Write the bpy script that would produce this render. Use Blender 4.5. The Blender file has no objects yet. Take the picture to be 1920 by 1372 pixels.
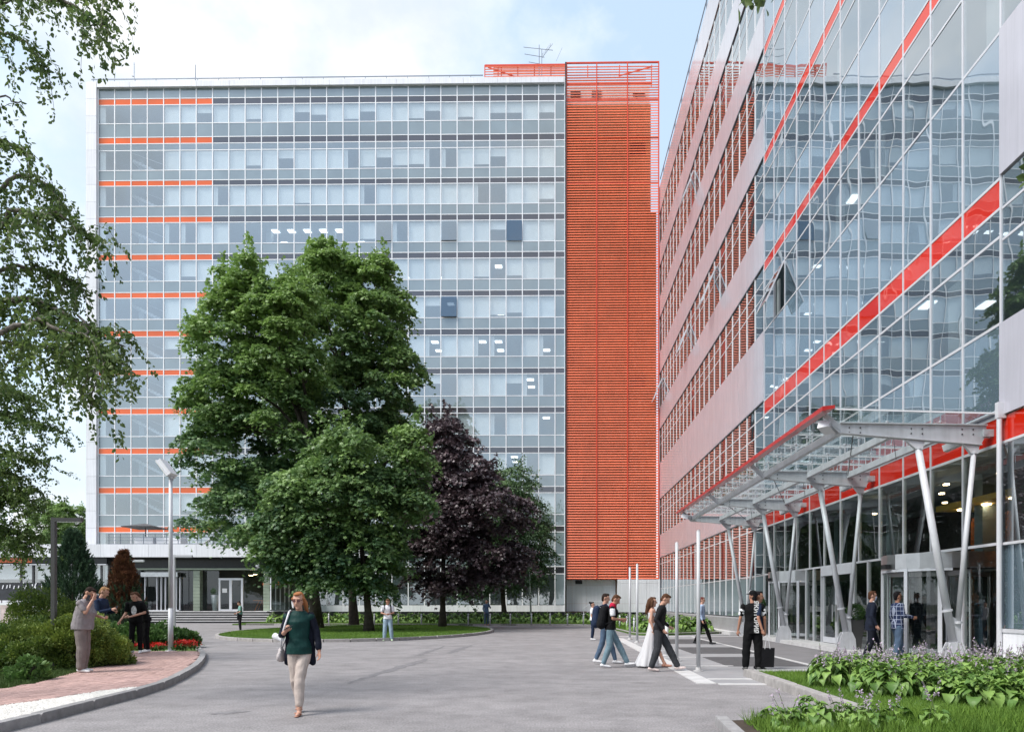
import bpy, math, random
import numpy as np
from mathutils import Vector, Matrix
R = math.radians
sc = bpy.context.scene
COL = sc.collection

# ------------------------------------------------------------------ camera
F = 1342.0; VX = 1032.0; VY = 1130.0; EYE = 1.55
cam_data = bpy.data.cameras.new('camera'); cam = bpy.data.objects.new('camera', cam_data); COL.objects.link(cam)
cam.location = (0, 0, EYE); cam.rotation_euler = (R(90), 0, 0)
cam_data.sensor_width = 36; cam_data.lens = F / 1920 * 36
cam_data.shift_x = (960 - VX) / 1920; cam_data.shift_y = (VY - 686) / 1920
cam_data.clip_end = 3000; cam_data.clip_start = 0.1
sc.camera = cam

# ------------------------------------------------------------------ light, sky, exposure
SUN_ELEV, SUN_AZ = R(52), R(238)          # azimuth measured clockwise from +Y (north); the sun stands behind and left of the camera
world = bpy.data.worlds.new('World'); sc.world = world; world.use_nodes = True
def build_world():
    nt = world.node_tree; N = nt.nodes; L = nt.links
    for n in list(N): N.remove(n)
    out = N.new('ShaderNodeOutputWorld')
    sky = N.new('ShaderNodeTexSky'); sky.sky_type = 'NISHITA'; sky.sun_disc = False
    sky.sun_elevation = SUN_ELEV; sky.sun_rotation = SUN_AZ; sky.dust_density = 1.5; sky.air_density = 1.0; sky.ozone_density = 1.0
    bg = N.new('ShaderNodeBackground'); bg.inputs[1].default_value = 0.15
    # haze lifts the blue towards white the way a thin high veil does
    veil = N.new('ShaderNodeMixRGB'); veil.inputs[0].default_value = 0.42; veil.inputs[2].default_value = (5.1, 6.3, 7.1, 1)
    L.new(sky.outputs[0], veil.inputs[1]); L.new(veil.outputs[0], bg.inputs[0])
    cl = N.new('ShaderNodeBackground'); cl.inputs[1].default_value = 0.86
    tc = N.new('ShaderNodeTexCoord')
    mp = N.new('ShaderNodeMapping'); mp.inputs['Scale'].default_value = (1.0, 1.0, 1.25); mp.inputs['Location'].default_value = (9.2, 5.5, 0.7)
    L.new(tc.outputs['Generated'], mp.inputs[0])
    n1 = N.new('ShaderNodeTexNoise'); n1.inputs['Scale'].default_value = 1.9; n1.inputs['Detail'].default_value = 9; n1.inputs['Roughness'].default_value = 0.57
    L.new(mp.outputs[0], n1.inputs['Vector'])
    ramp = N.new('ShaderNodeValToRGB'); ramp.color_ramp.elements[0].position = 0.44; ramp.color_ramp.elements[1].position = 0.58
    L.new(n1.outputs['Fac'], ramp.inputs[0])
    # more cloud towards the horizon
    sep = N.new('ShaderNodeSeparateXYZ'); L.new(tc.outputs['Generated'], sep.inputs[0])
    hz = N.new('ShaderNodeMapRange'); hz.inputs[1].default_value = 0.30; hz.inputs[2].default_value = 0.02; hz.inputs[3].default_value = 0.0; hz.inputs[4].default_value = 0.85
    L.new(sep.outputs[2], hz.inputs[0])
    mx = N.new('ShaderNodeMath'); mx.operation = 'MAXIMUM'; L.new(ramp.outputs[0], mx.inputs[0]); L.new(hz.outputs[0], mx.inputs[1])
    # cloud body: white with slightly grey-blue undersides
    n2 = N.new('ShaderNodeTexNoise'); n2.inputs['Scale'].default_value = 5.0; n2.inputs['Detail'].default_value = 8
    L.new(mp.outputs[0], n2.inputs['Vector'])
    cr = N.new('ShaderNodeValToRGB'); cr.color_ramp.elements[0].position = 0.38; cr.color_ramp.elements[0].color = (0.66, 0.72, 0.79, 1)
    cr.color_ramp.elements[1].position = 0.62; cr.color_ramp.elements[1].color = (1.0, 1.0, 1.02, 1)
    L.new(n2.outputs['Fac'], cr.inputs[0]); L.new(cr.outputs[0], cl.inputs[0])
    mix = N.new('ShaderNodeMixShader'); L.new(mx.outputs[0], mix.inputs[0]); L.new(bg.outputs[0], mix.inputs[1]); L.new(cl.outputs[0], mix.inputs[2])
    L.new(mix.outputs[0], out.inputs[0])
build_world()
sd = bpy.data.lights.new('sun', 'SUN'); sd.energy = 2.8; sd.angle = R(24); sd.color = (1.0, 0.96, 0.90)
sun = bpy.data.objects.new('sun', sd); COL.objects.link(sun)
_d = Vector((math.sin(SUN_AZ) * math.cos(SUN_ELEV), math.cos(SUN_AZ) * math.cos(SUN_ELEV), math.sin(SUN_ELEV)))
sun.rotation_euler = _d.to_track_quat('Z', 'Y').to_euler(); sun.location = (-40, -40, 90)
sc.view_settings.view_transform = 'Standard'; sc.view_settings.look = 'None'
sc.view_settings.exposure = 0.60; sc.view_settings.gamma = 1.0
sc.view_settings.use_curve_mapping = False
sc.render.engine = 'CYCLES'
sc.cycles.max_bounces = 8; sc.cycles.diffuse_bounces = 3; sc.cycles.glossy_bounces = 4
sc.cycles.transmission_bounces = 4; sc.cycles.transparent_max_bounces = 12
sc.cycles.caustics_reflective = False; sc.cycles.caustics_refractive = False
sc.cycles.sample_clamp_indirect = 6
sc.cycles.use_denoising = True

# ------------------------------------------------------------------ helpers
rng = random.Random(7)
def P(px, py, Y): return Vector(((px - VX) / F * Y, Y, EYE + (VY - py) / F * Y))
def G(px, py, z=0.0):
    Y = (EYE - z) * F / (py - VY); return Vector(((px - VX) / F * Y, Y, z))

MATS = {}
def mat(name, col, rough=0.6, metal=0.0, var=0.12, vscale=3.0, bump=0.0, bscale=60.0, spec=0.5, space='world', objvar=0.0, coat=0.0, trans=None, tint_attr=False, emit=None, streak=0.0):
    """a procedural paint / stone / leaf material: base colour broken up by noise, optional fine relief"""
    if name in MATS: return MATS[name]
    m = bpy.data.materials.new(name); m.use_nodes = True; nt = m.node_tree; N = nt.nodes; L = nt.links
    b = N['Principled BSDF']; b.inputs['Roughness'].default_value = rough; b.inputs['Metallic'].default_value = metal
    b.inputs['Specular IOR Level'].default_value = spec; b.inputs['Coat Weight'].default_value = coat; b.inputs['Coat Roughness'].default_value = 0.08
    if space == 'world':
        g = N.new('ShaderNodeNewGeometry'); vec = g.outputs['Position']
    else:
        g = N.new('ShaderNodeTexCoord'); vec = g.outputs['Object']
    no = N.new('ShaderNodeTexNoise'); no.inputs['Scale'].default_value = vscale; no.inputs['Detail'].default_value = 6; no.inputs['Roughness'].default_value = 0.6
    L.new(vec, no.inputs['Vector'])
    mr = N.new('ShaderNodeMapRange'); mr.inputs[1].default_value = 0.3; mr.inputs[2].default_value = 0.7; mr.inputs[3].default_value = 1 - var; mr.inputs[4].default_value = 1 + var
    L.new(no.outputs['Fac'], mr.inputs[0]); val = mr.outputs[0]
    if objvar:
        oi = N.new('ShaderNodeObjectInfo'); om = N.new('ShaderNodeMapRange'); om.inputs[3].default_value = 1 - objvar; om.inputs[4].default_value = 1 + objvar
        L.new(oi.outputs['Random'], om.inputs[0]); mu = N.new('ShaderNodeMath'); mu.operation = 'MULTIPLY'; L.new(val, mu.inputs[0]); L.new(om.outputs[0], mu.inputs[1]); val = mu.outputs[0]
    if streak:                                  # rain run-off: long vertical streaks
        sm = N.new('ShaderNodeMapping'); sm.inputs['Scale'].default_value = (5, 5, .22); L.new(vec, sm.inputs[0]); sn = N.new('ShaderNodeTexNoise'); sn.inputs['Scale'].default_value = 1.6; sn.inputs['Detail'].default_value = 7; sn.inputs['Roughness'].default_value = .7; L.new(sm.outputs[0], sn.inputs['Vector'])
        sq = N.new('ShaderNodeMapRange'); sq.inputs[1].default_value = .35; sq.inputs[2].default_value = .65; sq.inputs[3].default_value = 1 - streak; sq.inputs[4].default_value = 1 + streak * .3; L.new(sn.outputs['Fac'], sq.inputs[0])
        mu2 = N.new('ShaderNodeMath'); mu2.operation = 'MULTIPLY'; L.new(val, mu2.inputs[0]); L.new(sq.outputs[0], mu2.inputs[1]); val = mu2.outputs[0]
    src = None
    if tint_attr:
        at = N.new('ShaderNodeAttribute'); at.attribute_name = 'tint'
        cr = N.new('ShaderNodeValToRGB'); cr.color_ramp.elements[0].color = (*tint_attr[0], 1); cr.color_ramp.elements[1].color = (*tint_attr[1], 1)
        L.new(at.outputs['Fac'], cr.inputs[0]); src = cr.outputs[0]
    hv = N.new('ShaderNodeVectorMath'); hv.operation = 'SCALE'
    if src is None: hv.inputs[0].default_value = col[:3]
    else: L.new(src, hv.inputs[0])
    L.new(val, hv.inputs['Scale']); L.new(hv.outputs[0], b.inputs['Base Color'])
    if bump:
        n2 = N.new('ShaderNodeTexNoise'); n2.inputs['Scale'].default_value = bscale; n2.inputs['Detail'].default_value = 4; L.new(vec, n2.inputs['Vector'])
        bp = N.new('ShaderNodeBump'); bp.inputs['Strength'].default_value = bump; bp.inputs['Distance'].default_value = 0.02
        L.new(n2.outputs['Fac'], bp.inputs['Height']); L.new(bp.outputs[0], b.inputs['Normal'])
    if trans:                                   # light through thin leaves
        tr = N.new('ShaderNodeBsdfTranslucent'); L.new(hv.outputs[0], tr.inputs[0]); ms = N.new('ShaderNodeMixShader'); ms.inputs[0].default_value = trans
        L.new(b.outputs[0], ms.inputs[1]); L.new(tr.outputs[0], ms.inputs[2]); L.new(ms.outputs[0], N['Material Output'].inputs[0])
    if emit:
        b.inputs['Emission Color'].default_value = (*emit[:3], 1); b.inputs['Emission Strength'].default_value = emit[3]
    MATS[name] = m; return m

def glass(name, tint=(0.8, 0.88, 0.9), refl=0.35, wave=0.05, wscale=0.6, reflcol=(0.92, 0.96, 1.0), ripple=0.0, opaque=0.0, base=(0.3, 0.35, 0.4), see=True, tilt=0.0):
    """architectural glass: see-through body, mirror face whose pane-to-pane warp bends what it reflects"""
    if name in MATS: return MATS[name]
    m = bpy.data.materials.new(name); m.use_nodes = True; nt = m.node_tree; N = nt.nodes; L = nt.links
    for n in list(N):
        if n.type != 'OUTPUT_MATERIAL': N.remove(n)
    out = N['Material Output']
    geo = N.new('ShaderNodeNewGeometry'); oi = N.new('ShaderNodeObjectInfo')
    off = N.new('ShaderNodeVectorMath'); off.operation = 'SCALE'; off.inputs[0].default_value = (37, 53, 71); L.new(oi.outputs['Random'], off.inputs['Scale'])
    ad = N.new('ShaderNodeVectorMath'); ad.operation = 'ADD'; L.new(geo.outputs['Position'], ad.inputs[0]); L.new(off.outputs[0], ad.inputs[1])
    no = N.new('ShaderNodeTexNoise'); no.inputs['Scale'].default_value = wscale; no.inputs['Detail'].default_value = 1.0; L.new(ad.outputs[0], no.inputs['Vector'])
    bp = N.new('ShaderNodeBump'); bp.inputs['Distance'].default_value = wave; sr = N.new('ShaderNodeMapRange'); sr.inputs[3].default_value = .25; sr.inputs[4].default_value = 1.0; L.new(oi.outputs['Random'], sr.inputs[0]); L.new(sr.outputs[0], bp.inputs['Strength']); L.new(no.outputs['Fac'], bp.inputs['Height'])
    gl = N.new('ShaderNodeBsdfGlossy'); gl.inputs['Roughness'].default_value = 0.01; gl.inputs['Color'].default_value = (*reflcol, 1); L.new(bp.outputs[0], gl.inputs['Normal'])
    fr = N.new('ShaderNodeFresnel'); fr.inputs['IOR'].default_value = 1.5
    ma = N.new('ShaderNodeMapRange'); ma.inputs[1].default_value = 0.0; ma.inputs[2].default_value = 1.0; ma.inputs[3].default_value = refl; ma.inputs[4].default_value = 1.0
    L.new(fr.outputs[0], ma.inputs[0])
    if see:
        body = N.new('ShaderNodeBsdfTransparent'); body.inputs[0].default_value = (*tint, 1)
        if opaque:
            df = N.new('ShaderNodeBsdfDiffuse'); df.inputs[0].default_value = (*base, 1)
            mm = N.new('ShaderNodeMixShader'); mm.inputs[0].default_value = opaque; L.new(body.outputs[0], mm.inputs[1]); L.new(df.outputs[0], mm.inputs[2]); body = mm
    else:
        body = N.new('ShaderNodeBsdfDiffuse')
        n3 = N.new('ShaderNodeTexNoise'); n3.inputs['Scale'].default_value = 0.35; n3.inputs['Detail'].default_value = 4; L.new(geo.outputs['Position'], n3.inputs['Vector'])
        r3 = N.new('ShaderNodeMapRange'); r3.inputs[1].default_value = 0.3; r3.inputs[2].default_value = 0.7; r3.inputs[3].default_value = 0.85; r3.inputs[4].default_value = 1.12; L.new(n3.outputs['Fac'], r3.inputs[0])
        om = N.new('ShaderNodeMapRange'); om.inputs[3].default_value = 0.93; om.inputs[4].default_value = 1.07; L.new(oi.outputs['Random'], om.inputs[0])
        mu = N.new('ShaderNodeMath'); mu.operation = 'MULTIPLY'; L.new(r3.outputs[0], mu.inputs[0]); L.new(om.outputs[0], mu.inputs[1])
        vs = N.new('ShaderNodeVectorMath'); vs.operation = 'SCALE'; vs.inputs[0].default_value = base; L.new(mu.outputs[0], vs.inputs['Scale']); L.new(vs.outputs[0], body.inputs[0])
    mx = N.new('ShaderNodeMixShader'); L.new(ma.outputs[0], mx.inputs[0]); L.new(body.outputs[0], mx.inputs[1]); L.new(gl.outputs[0], mx.inputs[2])
    if see:                                     # the inner face of the pane stays clear, so a pane mirrors once
        clear = N.new('ShaderNodeBsdfTransparent'); m2 = N.new('ShaderNodeMixShader')
        L.new(geo.outputs['Backfacing'], m2.inputs[0]); L.new(mx.outputs[0], m2.inputs[1]); L.new(clear.outputs[0], m2.inputs[2]); L.new(m2.outputs[0], out.inputs[0])
    else: L.new(mx.outputs[0], out.inputs[0])
    MATS[name] = m; return m

def tag(o, label=None, cat=None, group=None, kind=None):
    if label: o['label'] = label
    if cat: o['category'] = cat
    if group: o['group'] = group
    if kind: o['kind'] = kind
    return o
def link(name, data, parent=None, loc=(0, 0, 0), rot=None, scale=None):
    o = bpy.data.objects.new(name, data); COL.objects.link(o)
    if parent: o.parent = parent
    o.location = loc
    if rot is not None: o.rotation_euler = rot
    if scale is not None: o.scale = scale
    return o
def empty(name, loc, rz=0.0):
    o = bpy.data.objects.new(name, None); COL.objects.link(o); o.location = loc; o.rotation_euler = (0, 0, rz); o.empty_display_size = 0.3
    return o

class MB:
    def __init__(s): s.v = []; s.f = []; s.mi = []; s.cur = 0
    def add(s, vs, fs):
        n = len(s.v); s.v += [tuple(v) for v in vs]; s.f += [tuple(i + n for i in f) for f in fs]; s.mi += [s.cur] * len(fs)
    def box(s, x0, x1, y0, y1, z0, z1):
        s.add([(x0, y0, z0), (x1, y0, z0), (x1, y1, z0), (x0, y1, z0), (x0, y0, z1), (x1, y0, z1), (x1, y1, z1), (x0, y1, z1)],
              [(0, 3, 2, 1), (4, 5, 6, 7), (0, 1, 5, 4), (1, 2, 6, 5), (2, 3, 7, 6), (3, 0, 4, 7)]); return s
    def hexa(s, pts):
        s.add(pts, [(0, 3, 2, 1), (4, 5, 6, 7), (0, 1, 5, 4), (1, 2, 6, 5), (2, 3, 7, 6), (3, 0, 4, 7)]); return s
    def bar(s, p0, p1, w, h, up=(0, 0, 1)):
        p0, p1 = Vector(p0), Vector(p1); d = (p1 - p0).normalized(); u = Vector(up); x = d.cross(u)
        if x.length < 1e-5: x = d.cross(Vector((1, 0, 0)))
        x.normalize(); u = x.cross(d).normalized(); a = x * w / 2; b = u * h / 2
        return s.hexa([p0 - a - b, p0 + a - b, p1 + a - b, p1 - a - b, p0 - a + b, p0 + a + b, p1 + a + b, p1 - a + b])
    def tube(s, p0, p1, r0, r1=None, n=10, caps=True):
        r1 = r0 if r1 is None else r1; p0, p1 = Vector(p0), Vector(p1); d = (p1 - p0).normalized()
        x = d.cross(Vector((0, 0, 1)))
        if x.length < 1e-4: x = Vector((1, 0, 0))
        x.normalize(); y = d.cross(x)
        vs = []
        for p, r in ((p0, r0), (p1, r1)):
            for i in range(n):
                a = 2 * math.pi * i / n; vs.append(p + x * (r * math.cos(a)) + y * (r * math.sin(a)))
        fs = [(i, (i + 1) % n, n + (i + 1) % n, n + i) for i in range(n)]
        if caps: fs += [tuple(range(n - 1, -1, -1)), tuple(range(n, 2 * n))]
        s.add(vs, fs); return s
    def path(s, pts, rs, n=7):
        """one continuous tapering tube through pts"""
        pts = [Vector(p) for p in pts]; base = len(s.v); px = None
        for i, p in enumerate(pts):
            d = (pts[min(i + 1, len(pts) - 1)] - pts[max(i - 1, 0)]).normalized()
            x = d.cross(Vector((0, 1, 0.01))) if px is None else px - d * px.dot(d)
            if x.length < 1e-4: x = Vector((1, 0, 0))
            x.normalize(); px = x; y = d.cross(x)
            for k in range(n):
                a = 2 * math.pi * k / n; s.v.append(tuple(p + x * rs[i] * math.cos(a) + y * rs[i] * math.sin(a)))
        for i in range(len(pts) - 1):
            for k in range(n):
                s.f.append((base + i * n + k, base + i * n + (k + 1) % n, base + (i + 1) * n + (k + 1) % n, base + (i + 1) * n + k)); s.mi.append(s.cur)
        s.f.append(tuple(base + k for k in range(n - 1, -1, -1))); s.f.append(tuple(base + (len(pts) - 1) * n + k for k in range(n))); s.mi += [s.cur, s.cur]
        return s
    def prism(s, poly, z0, z1):
        n = len(poly); vs = [(p[0], p[1], z0) for p in poly] + [(p[0], p[1], z1) for p in poly]
        fs = [tuple(range(n - 1, -1, -1)), tuple(range(n, 2 * n))] + [(i, (i + 1) % n, n + (i + 1) % n, n + i) for i in range(n)]
        s.add(vs, fs); return s
    def lathe(s, prof, c=(0, 0, 0), n=16):
        base = len(s.v)
        for r, z in prof:
            for i in range(n):
                a = 2 * math.pi * i / n; s.v.append((c[0] + r * math.cos(a), c[1] + r * math.sin(a), c[2] + z))
        for j in range(len(prof) - 1):
            for i in range(n):
                s.f.append((base + j * n + i, base + j * n + (i + 1) % n, base + (j + 1) * n + (i + 1) % n, base + (j + 1) * n + i)); s.mi.append(s.cur)
        s.f.append(tuple(base + i for i in range(n - 1, -1, -1))); s.f.append(tuple(base + (len(prof) - 1) * n + i for i in range(n))); s.mi += [s.cur, s.cur]
        return s
    def mesh(s, name, m, smooth=False):
        me = bpy.data.meshes.new(name); me.from_pydata(s.v, [], s.f); ms = m if isinstance(m, (list, tuple)) else [m]
        for q in ms: me.materials.append(q)
        if len(ms) > 1: me.polygons.foreach_set('material_index', s.mi)
        if smooth: me.polygons.foreach_set('use_smooth', [True] * len(me.polygons))
        me.update(); return me
    def build(s, name, m, parent=None, smooth=False, kind=None, loc=(0, 0, 0)):
        o = link(name, s.mesh(name, m, smooth), parent, loc)
        if kind: o['kind'] = kind
        return o
UNIT = {}
def unit(m):
    """a 1 m box mesh centred on its origin, shared by every piece of one material"""
    if m.name not in UNIT: UNIT[m.name] = MB().box(-.5, .5, -.5, .5, -.5, .5).mesh('piece_' + m.name, m)
    return UNIT[m.name]
def piece(name, m, parent, x0, x1, y0, y1, z0, z1, rot=None):
    return link(name, unit(m), parent, ((x0 + x1) / 2, (y0 + y1) / 2, (z0 + z1) / 2), rot, (x1 - x0, y1 - y0, z1 - z0))

def mesh_np(name, V, faces, m, tint=None, smooth=False):
    """faces: (n,k) int array; tint: per-vertex float"""
    me = bpy.data.meshes.new(name); V = np.asarray(V, dtype=np.float32); Fa = np.asarray(faces, dtype=np.int32); k = Fa.shape[1]
    me.vertices.add(len(V)); me.vertices.foreach_set('co', V.ravel())
    me.loops.add(Fa.size); me.loops.foreach_set('vertex_index', Fa.ravel())
    me.polygons.add(len(Fa)); me.polygons.foreach_set('loop_start', np.arange(0, Fa.size, k, dtype=np.int32)); me.polygons.foreach_set('loop_total', np.full(len(Fa), k, dtype=np.int32))
    if smooth: me.polygons.foreach_set('use_smooth', np.ones(len(Fa), dtype=bool))
    me.materials.append(m)
    if tint is not None:
        a = me.attributes.new('tint', 'FLOAT', 'POINT'); a.data.foreach_set('value', np.asarray(tint, dtype=np.float32))
    me.update(calc_edges=True); me.validate(); return me

LEAF = {  # outline in the leaf plane (x across, y along), unit length, with a keel fold in z
    'oval': (np.array([[0, 0, 0], [.28, .35, .07], [.2, .75, .04], [0, 1, -.06], [-.2, .75, .04], [-.28, .35, .07]]), [(0, 1, 2), (0, 2, 3), (0, 3, 4), (0, 4, 5)]),
    'maple': (np.array([[0, 0, 0], [.5, .15, -.06], [.32, .42, .05], [.62, .72, -.1], [.2, .72, .04], [0, 1.05, -.12], [-.2, .72, .04], [-.62, .72, -.1], [-.32, .42, .05], [-.5, .15, -.06]]),
              [(0, 1, 2), (0, 2, 4), (2, 3, 4), (0, 4, 6), (4, 5, 6), (0, 6, 8), (6, 7, 8), (0, 8, 9)]),
    'blade': (np.array([[-.05, 0, 0], [.05, 0, 0], [0, 1, .1]]), [(0, 1, 2)]),
    'needle': (np.array([[-.09, 0, 0], [.09, 0, 0], [.05, .6, .03], [0, 1, 0]]), [(0, 1, 2), (0, 2, 3)]),
}
def leaves_np(pos, direc, up, size, shape, g):
    """place one leaf per row: pos, growth direction, up vector, size -> V, F"""
    T, Fs = LEAF[shape]; n = len(pos)
    d = direc / np.linalg.norm(direc, axis=1, keepdims=True); x = np.cross(d, up); x /= (np.linalg.norm(x, axis=1, keepdims=True) + 1e-9); u = np.cross(x, d)
    V = pos[:, None, :] + size[:, None, None] * (T[None, :, 0:1] * x[:, None, :] + T[None, :, 1:2] * d[:, None, :] + T[None, :, 2:3] * u[:, None, :])
    Fa = (np.array(Fs)[None] + (np.arange(n) * len(T))[:, None, None]).reshape(-1, 3)
    return V.reshape(-1, 3), Fa, len(T)
# ------------------------------------------------------------------ materials
def asphalt():
    m = mat('asphalt', (0.258, 0.243, 0.248), 0.85, var=0.10, vscale=0.35, bump=0.35, bscale=180)
    nt = m.node_tree; N = nt.nodes; L = nt.links; b = N['Principled BSDF']
    src = b.inputs['Base Color'].links[0].from_socket
    g = N.new('ShaderNodeNewGeometry')
    # aggregate speckle
    sp = N.new('ShaderNodeTexNoise'); sp.inputs['Scale'].default_value = 38; sp.inputs['Detail'].default_value = 3; L.new(g.outputs['Position'], sp.inputs['Vector'])
    r1 = N.new('ShaderNodeMapRange'); r1.inputs[1].default_value = .3; r1.inputs[2].default_value = .7; r1.inputs[3].default_value = .66; r1.inputs[4].default_value = 1.34; L.new(sp.outputs['Fac'], r1.inputs[0])
    # long worn wheel tracks and old repairs
    mp = N.new('ShaderNodeMapping'); mp.inputs['Rotation'].default_value = (0, 0, R(35)); mp.inputs['Scale'].default_value = (0.45, 1.1, 1); L.new(g.outputs['Position'], mp.inputs[0])
    st = N.new('ShaderNodeTexNoise'); st.inputs['Scale'].default_value = 1.1; st.inputs['Detail'].default_value = 8; st.inputs['Roughness'].default_value = .65; L.new(mp.outputs[0], st.inputs['Vector'])
    r2 = N.new('ShaderNodeMapRange'); r2.inputs[1].default_value = .32; r2.inputs[2].default_value = .62; r2.inputs[3].default_value = .85; r2.inputs[4].default_value = 1.07; L.new(st.outputs['Fac'], r2.inputs[0])
    m1 = N.new('ShaderNodeMath'); m1.operation = 'MULTIPLY'; L.new(r1.outputs[0], m1.inputs[0]); L.new(r2.outputs[0], m1.inputs[1])
    # oil spots and darker scuffed areas
    ob = N.new('ShaderNodeTexNoise'); ob.inputs['Scale'].default_value = 1.7; ob.inputs['Detail'].default_value = 9; ob.inputs['Roughness'].default_value = .72; L.new(g.outputs['Position'], ob.inputs['Vector'])
    r4 = N.new('ShaderNodeMapRange'); r4.inputs[1].default_value = .36; r4.inputs[2].default_value = .56; r4.inputs[3].default_value = .80; r4.inputs[4].default_value = 1.04; L.new(ob.outputs['Fac'], r4.inputs[0])
    vo = N.new('ShaderNodeTexVoronoi'); vo.inputs['Scale'].default_value = .42; L.new(g.outputs['Position'], vo.inputs['Vector'])
    r5 = N.new('ShaderNodeMapRange'); r5.inputs[1].default_value = .03; r5.inputs[2].default_value = .13; r5.inputs[3].default_value = .78; r5.inputs[4].default_value = 1.0; L.new(vo.outputs['Distance'], r5.inputs[0])
    m4 = N.new('ShaderNodeMath'); m4.operation = 'MULTIPLY'; L.new(m1.outputs[0], m4.inputs[0]); L.new(r4.outputs[0], m4.inputs[1])
    m5 = N.new('ShaderNodeMath'); m5.operation = 'MULTIPLY'; L.new(m4.outputs[0], m5.inputs[0]); L.new(r5.outputs[0], m5.inputs[1]); m1 = m5
    vs = N.new('ShaderNodeVectorMath'); vs.operation = 'SCALE'; L.new(src, vs.inputs[0]); L.new(m1.outputs[0], vs.inputs['Scale']); L.new(vs.outputs[0], b.inputs['Base Color'])
    return m
M_asphalt = asphalt()
M_seam = mat('asphalt_patch', (0.185, 0.176, 0.184), 0.85, var=0.30, vscale=6, bump=0.3, bscale=150)
M_mat = mat('dark_paving', (0.085, 0.082, 0.086), 0.8, var=0.15, vscale=4, bump=0.2, bscale=120)
M_pave = mat('grey_paving', (0.29, 0.285, 0.295), 0.75, var=0.10, vscale=1.5, bump=0.15, bscale=90)
M_pave2 = mat('mid_paving', (0.185, 0.178, 0.186), 0.8, var=0.12, vscale=1.5, bump=0.2, bscale=120)
M_strip = mat('pale_stone', (0.56, 0.55, 0.55), 0.6, var=0.14, vscale=3, bump=0.15, bscale=50)
M_kerb = mat('kerb_granite', (0.27, 0.262, 0.265), 0.7, var=0.22, vscale=7, bump=0.3, bscale=60, objvar=0.10)
M_kerb2 = mat('kerb_pale', (0.36, 0.34, 0.33), 0.7, var=0.22, vscale=7, bump=0.3, bscale=60, objvar=0.08)
M_brick = mat('paving_brick', (0.42, 0.275, 0.25), 0.8, var=0.18, vscale=14, bump=0.3, bscale=120, objvar=0.16)
M_joint = mat('brick_bed', (0.15, 0.10, 0.09), 0.9, var=0.2, vscale=8)
M_gravel = mat('white_gravel', (0.62, 0.60, 0.57), 0.7, var=0.22, vscale=20)
M_soil = mat('soil', (0.05, 0.035, 0.025), 0.95, var=0.3, vscale=6, bump=0.5, bscale=40)
M_turf = mat('turf', (0.07, 0.13, 0.022), 0.9, var=0.3, vscale=2.5, bump=0.6, bscale=70)
M_far = mat('distant_ground', (0.10, 0.11, 0.08), 0.95, var=0.3, vscale=0.05)
M_white = mat('white_panel', (0.80, 0.80, 0.84), 0.38, var=0.04, vscale=0.5, objvar=0.04, streak=.12)
M_frame = mat('frame_white', (0.84, 0.84, 0.87), 0.4, var=0.04, vscale=1.0)
M_alu = mat('grey_aluminium', (0.68, 0.68, 0.72), 0.35, metal=0.25, var=0.06, vscale=2)
M_steel = mat('painted_steel', (0.58, 0.59, 0.625), 0.46, metal=0.1, var=0.10, vscale=3, streak=.12)
M_brushed = mat('brushed_steel', (0.60, 0.60, 0.62), 0.28, metal=0.9, var=0.12, vscale=2.5)
M_dark = mat('dark_granite', (0.022, 0.022, 0.026), 0.3, var=0.25, vscale=4)
M_black = mat('black_trim', (0.015, 0.015, 0.018), 0.5, var=0.1)
M_band = glass('band_grey', base=(0.058, 0.052, 0.062), refl=0.07, wave=0.01, see=False)
M_orange = glass('band_orange', base=(0.78, 0.125, 0.026), refl=0.04, reflcol=(1.0, 0.8, 0.7), wave=0.01, see=False)
M_spandrel = glass('spandrel_glass', base=(0.195, 0.242, 0.262), refl=0.13, wave=0.012, wscale=0.4, see=False)
M_win = glass('window_glass', tint=(0.86, 0.92, 0.95), refl=0.26, wave=0.010, wscale=0.4, opaque=0.10, base=(0.42, 0.5, 0.54), reflcol=(0.93, 0.98, 1.0))
M_open = glass('open_window_glass', tint=(0.35, 0.45, 0.55), refl=0.08, wave=0.012, opaque=0.85, base=(0.03, 0.08, 0.15))  # dark blue of the mirrored upper sky is painted into the base colour
M_wing = glass('wing_glass', tint=(0.50, 0.57, 0.60), refl=0.40, wave=0.012, wscale=0.55, opaque=0.10, base=(0.20, 0.26, 0.29), reflcol=(0.86, 0.93, 0.97))
M_wing_sp = glass('wing_spandrel_glass', base=(0.13, 0.185, 0.225), refl=0.38, wave=0.010, wscale=0.5, see=False, reflcol=(0.86, 0.93, 1.0))
M_wing_red = glass('wing_red_glass', base=(0.64, 0.020, 0.006), refl=0.10, reflcol=(1.0, 0.72, 0.66), wave=0.016, wscale=0.7, see=False)
M_lobby = glass('lobby_glass', tint=(0.62, 0.68, 0.65), refl=0.045, wave=0.02, wscale=0.5)
M_canglass = glass('canopy_glass', tint=(0.80, 0.88, 0.87), refl=0.08, wave=0.004, opaque=0.12, base=(0.5, 0.56, 0.56))
M_clad = mat('gloss_cladding', (0.51, 0.50, 0.565), 0.17, metal=0.0, var=0.05, vscale=0.6, streak=.09, spec=0.8, coat=0.35, objvar=0.025)
M_louver = mat('orange_louver', (0.82, 0.172, 0.078), 0.36, streak=.14, var=0.12, vscale=0.5, objvar=0.09, spec=.7)
M_louver_post = mat('orange_post', (0.66, 0.060, 0.022), 0.45, var=0.07)
M_core = mat('tower_render', (0.50, 0.24, 0.12), 0.8, var=0.1)
M_corew = mat('plant_room_white', (0.62, 0.58, 0.58), 0.7, var=0.05)
M_int = mat('interior_wall', (0.30, 0.37, 0.41), 0.8, var=0.1, vscale=0.4)
M_intdark = mat('interior_dark', (0.10, 0.105, 0.105), 0.8, var=0.3, vscale=0.5)
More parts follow.
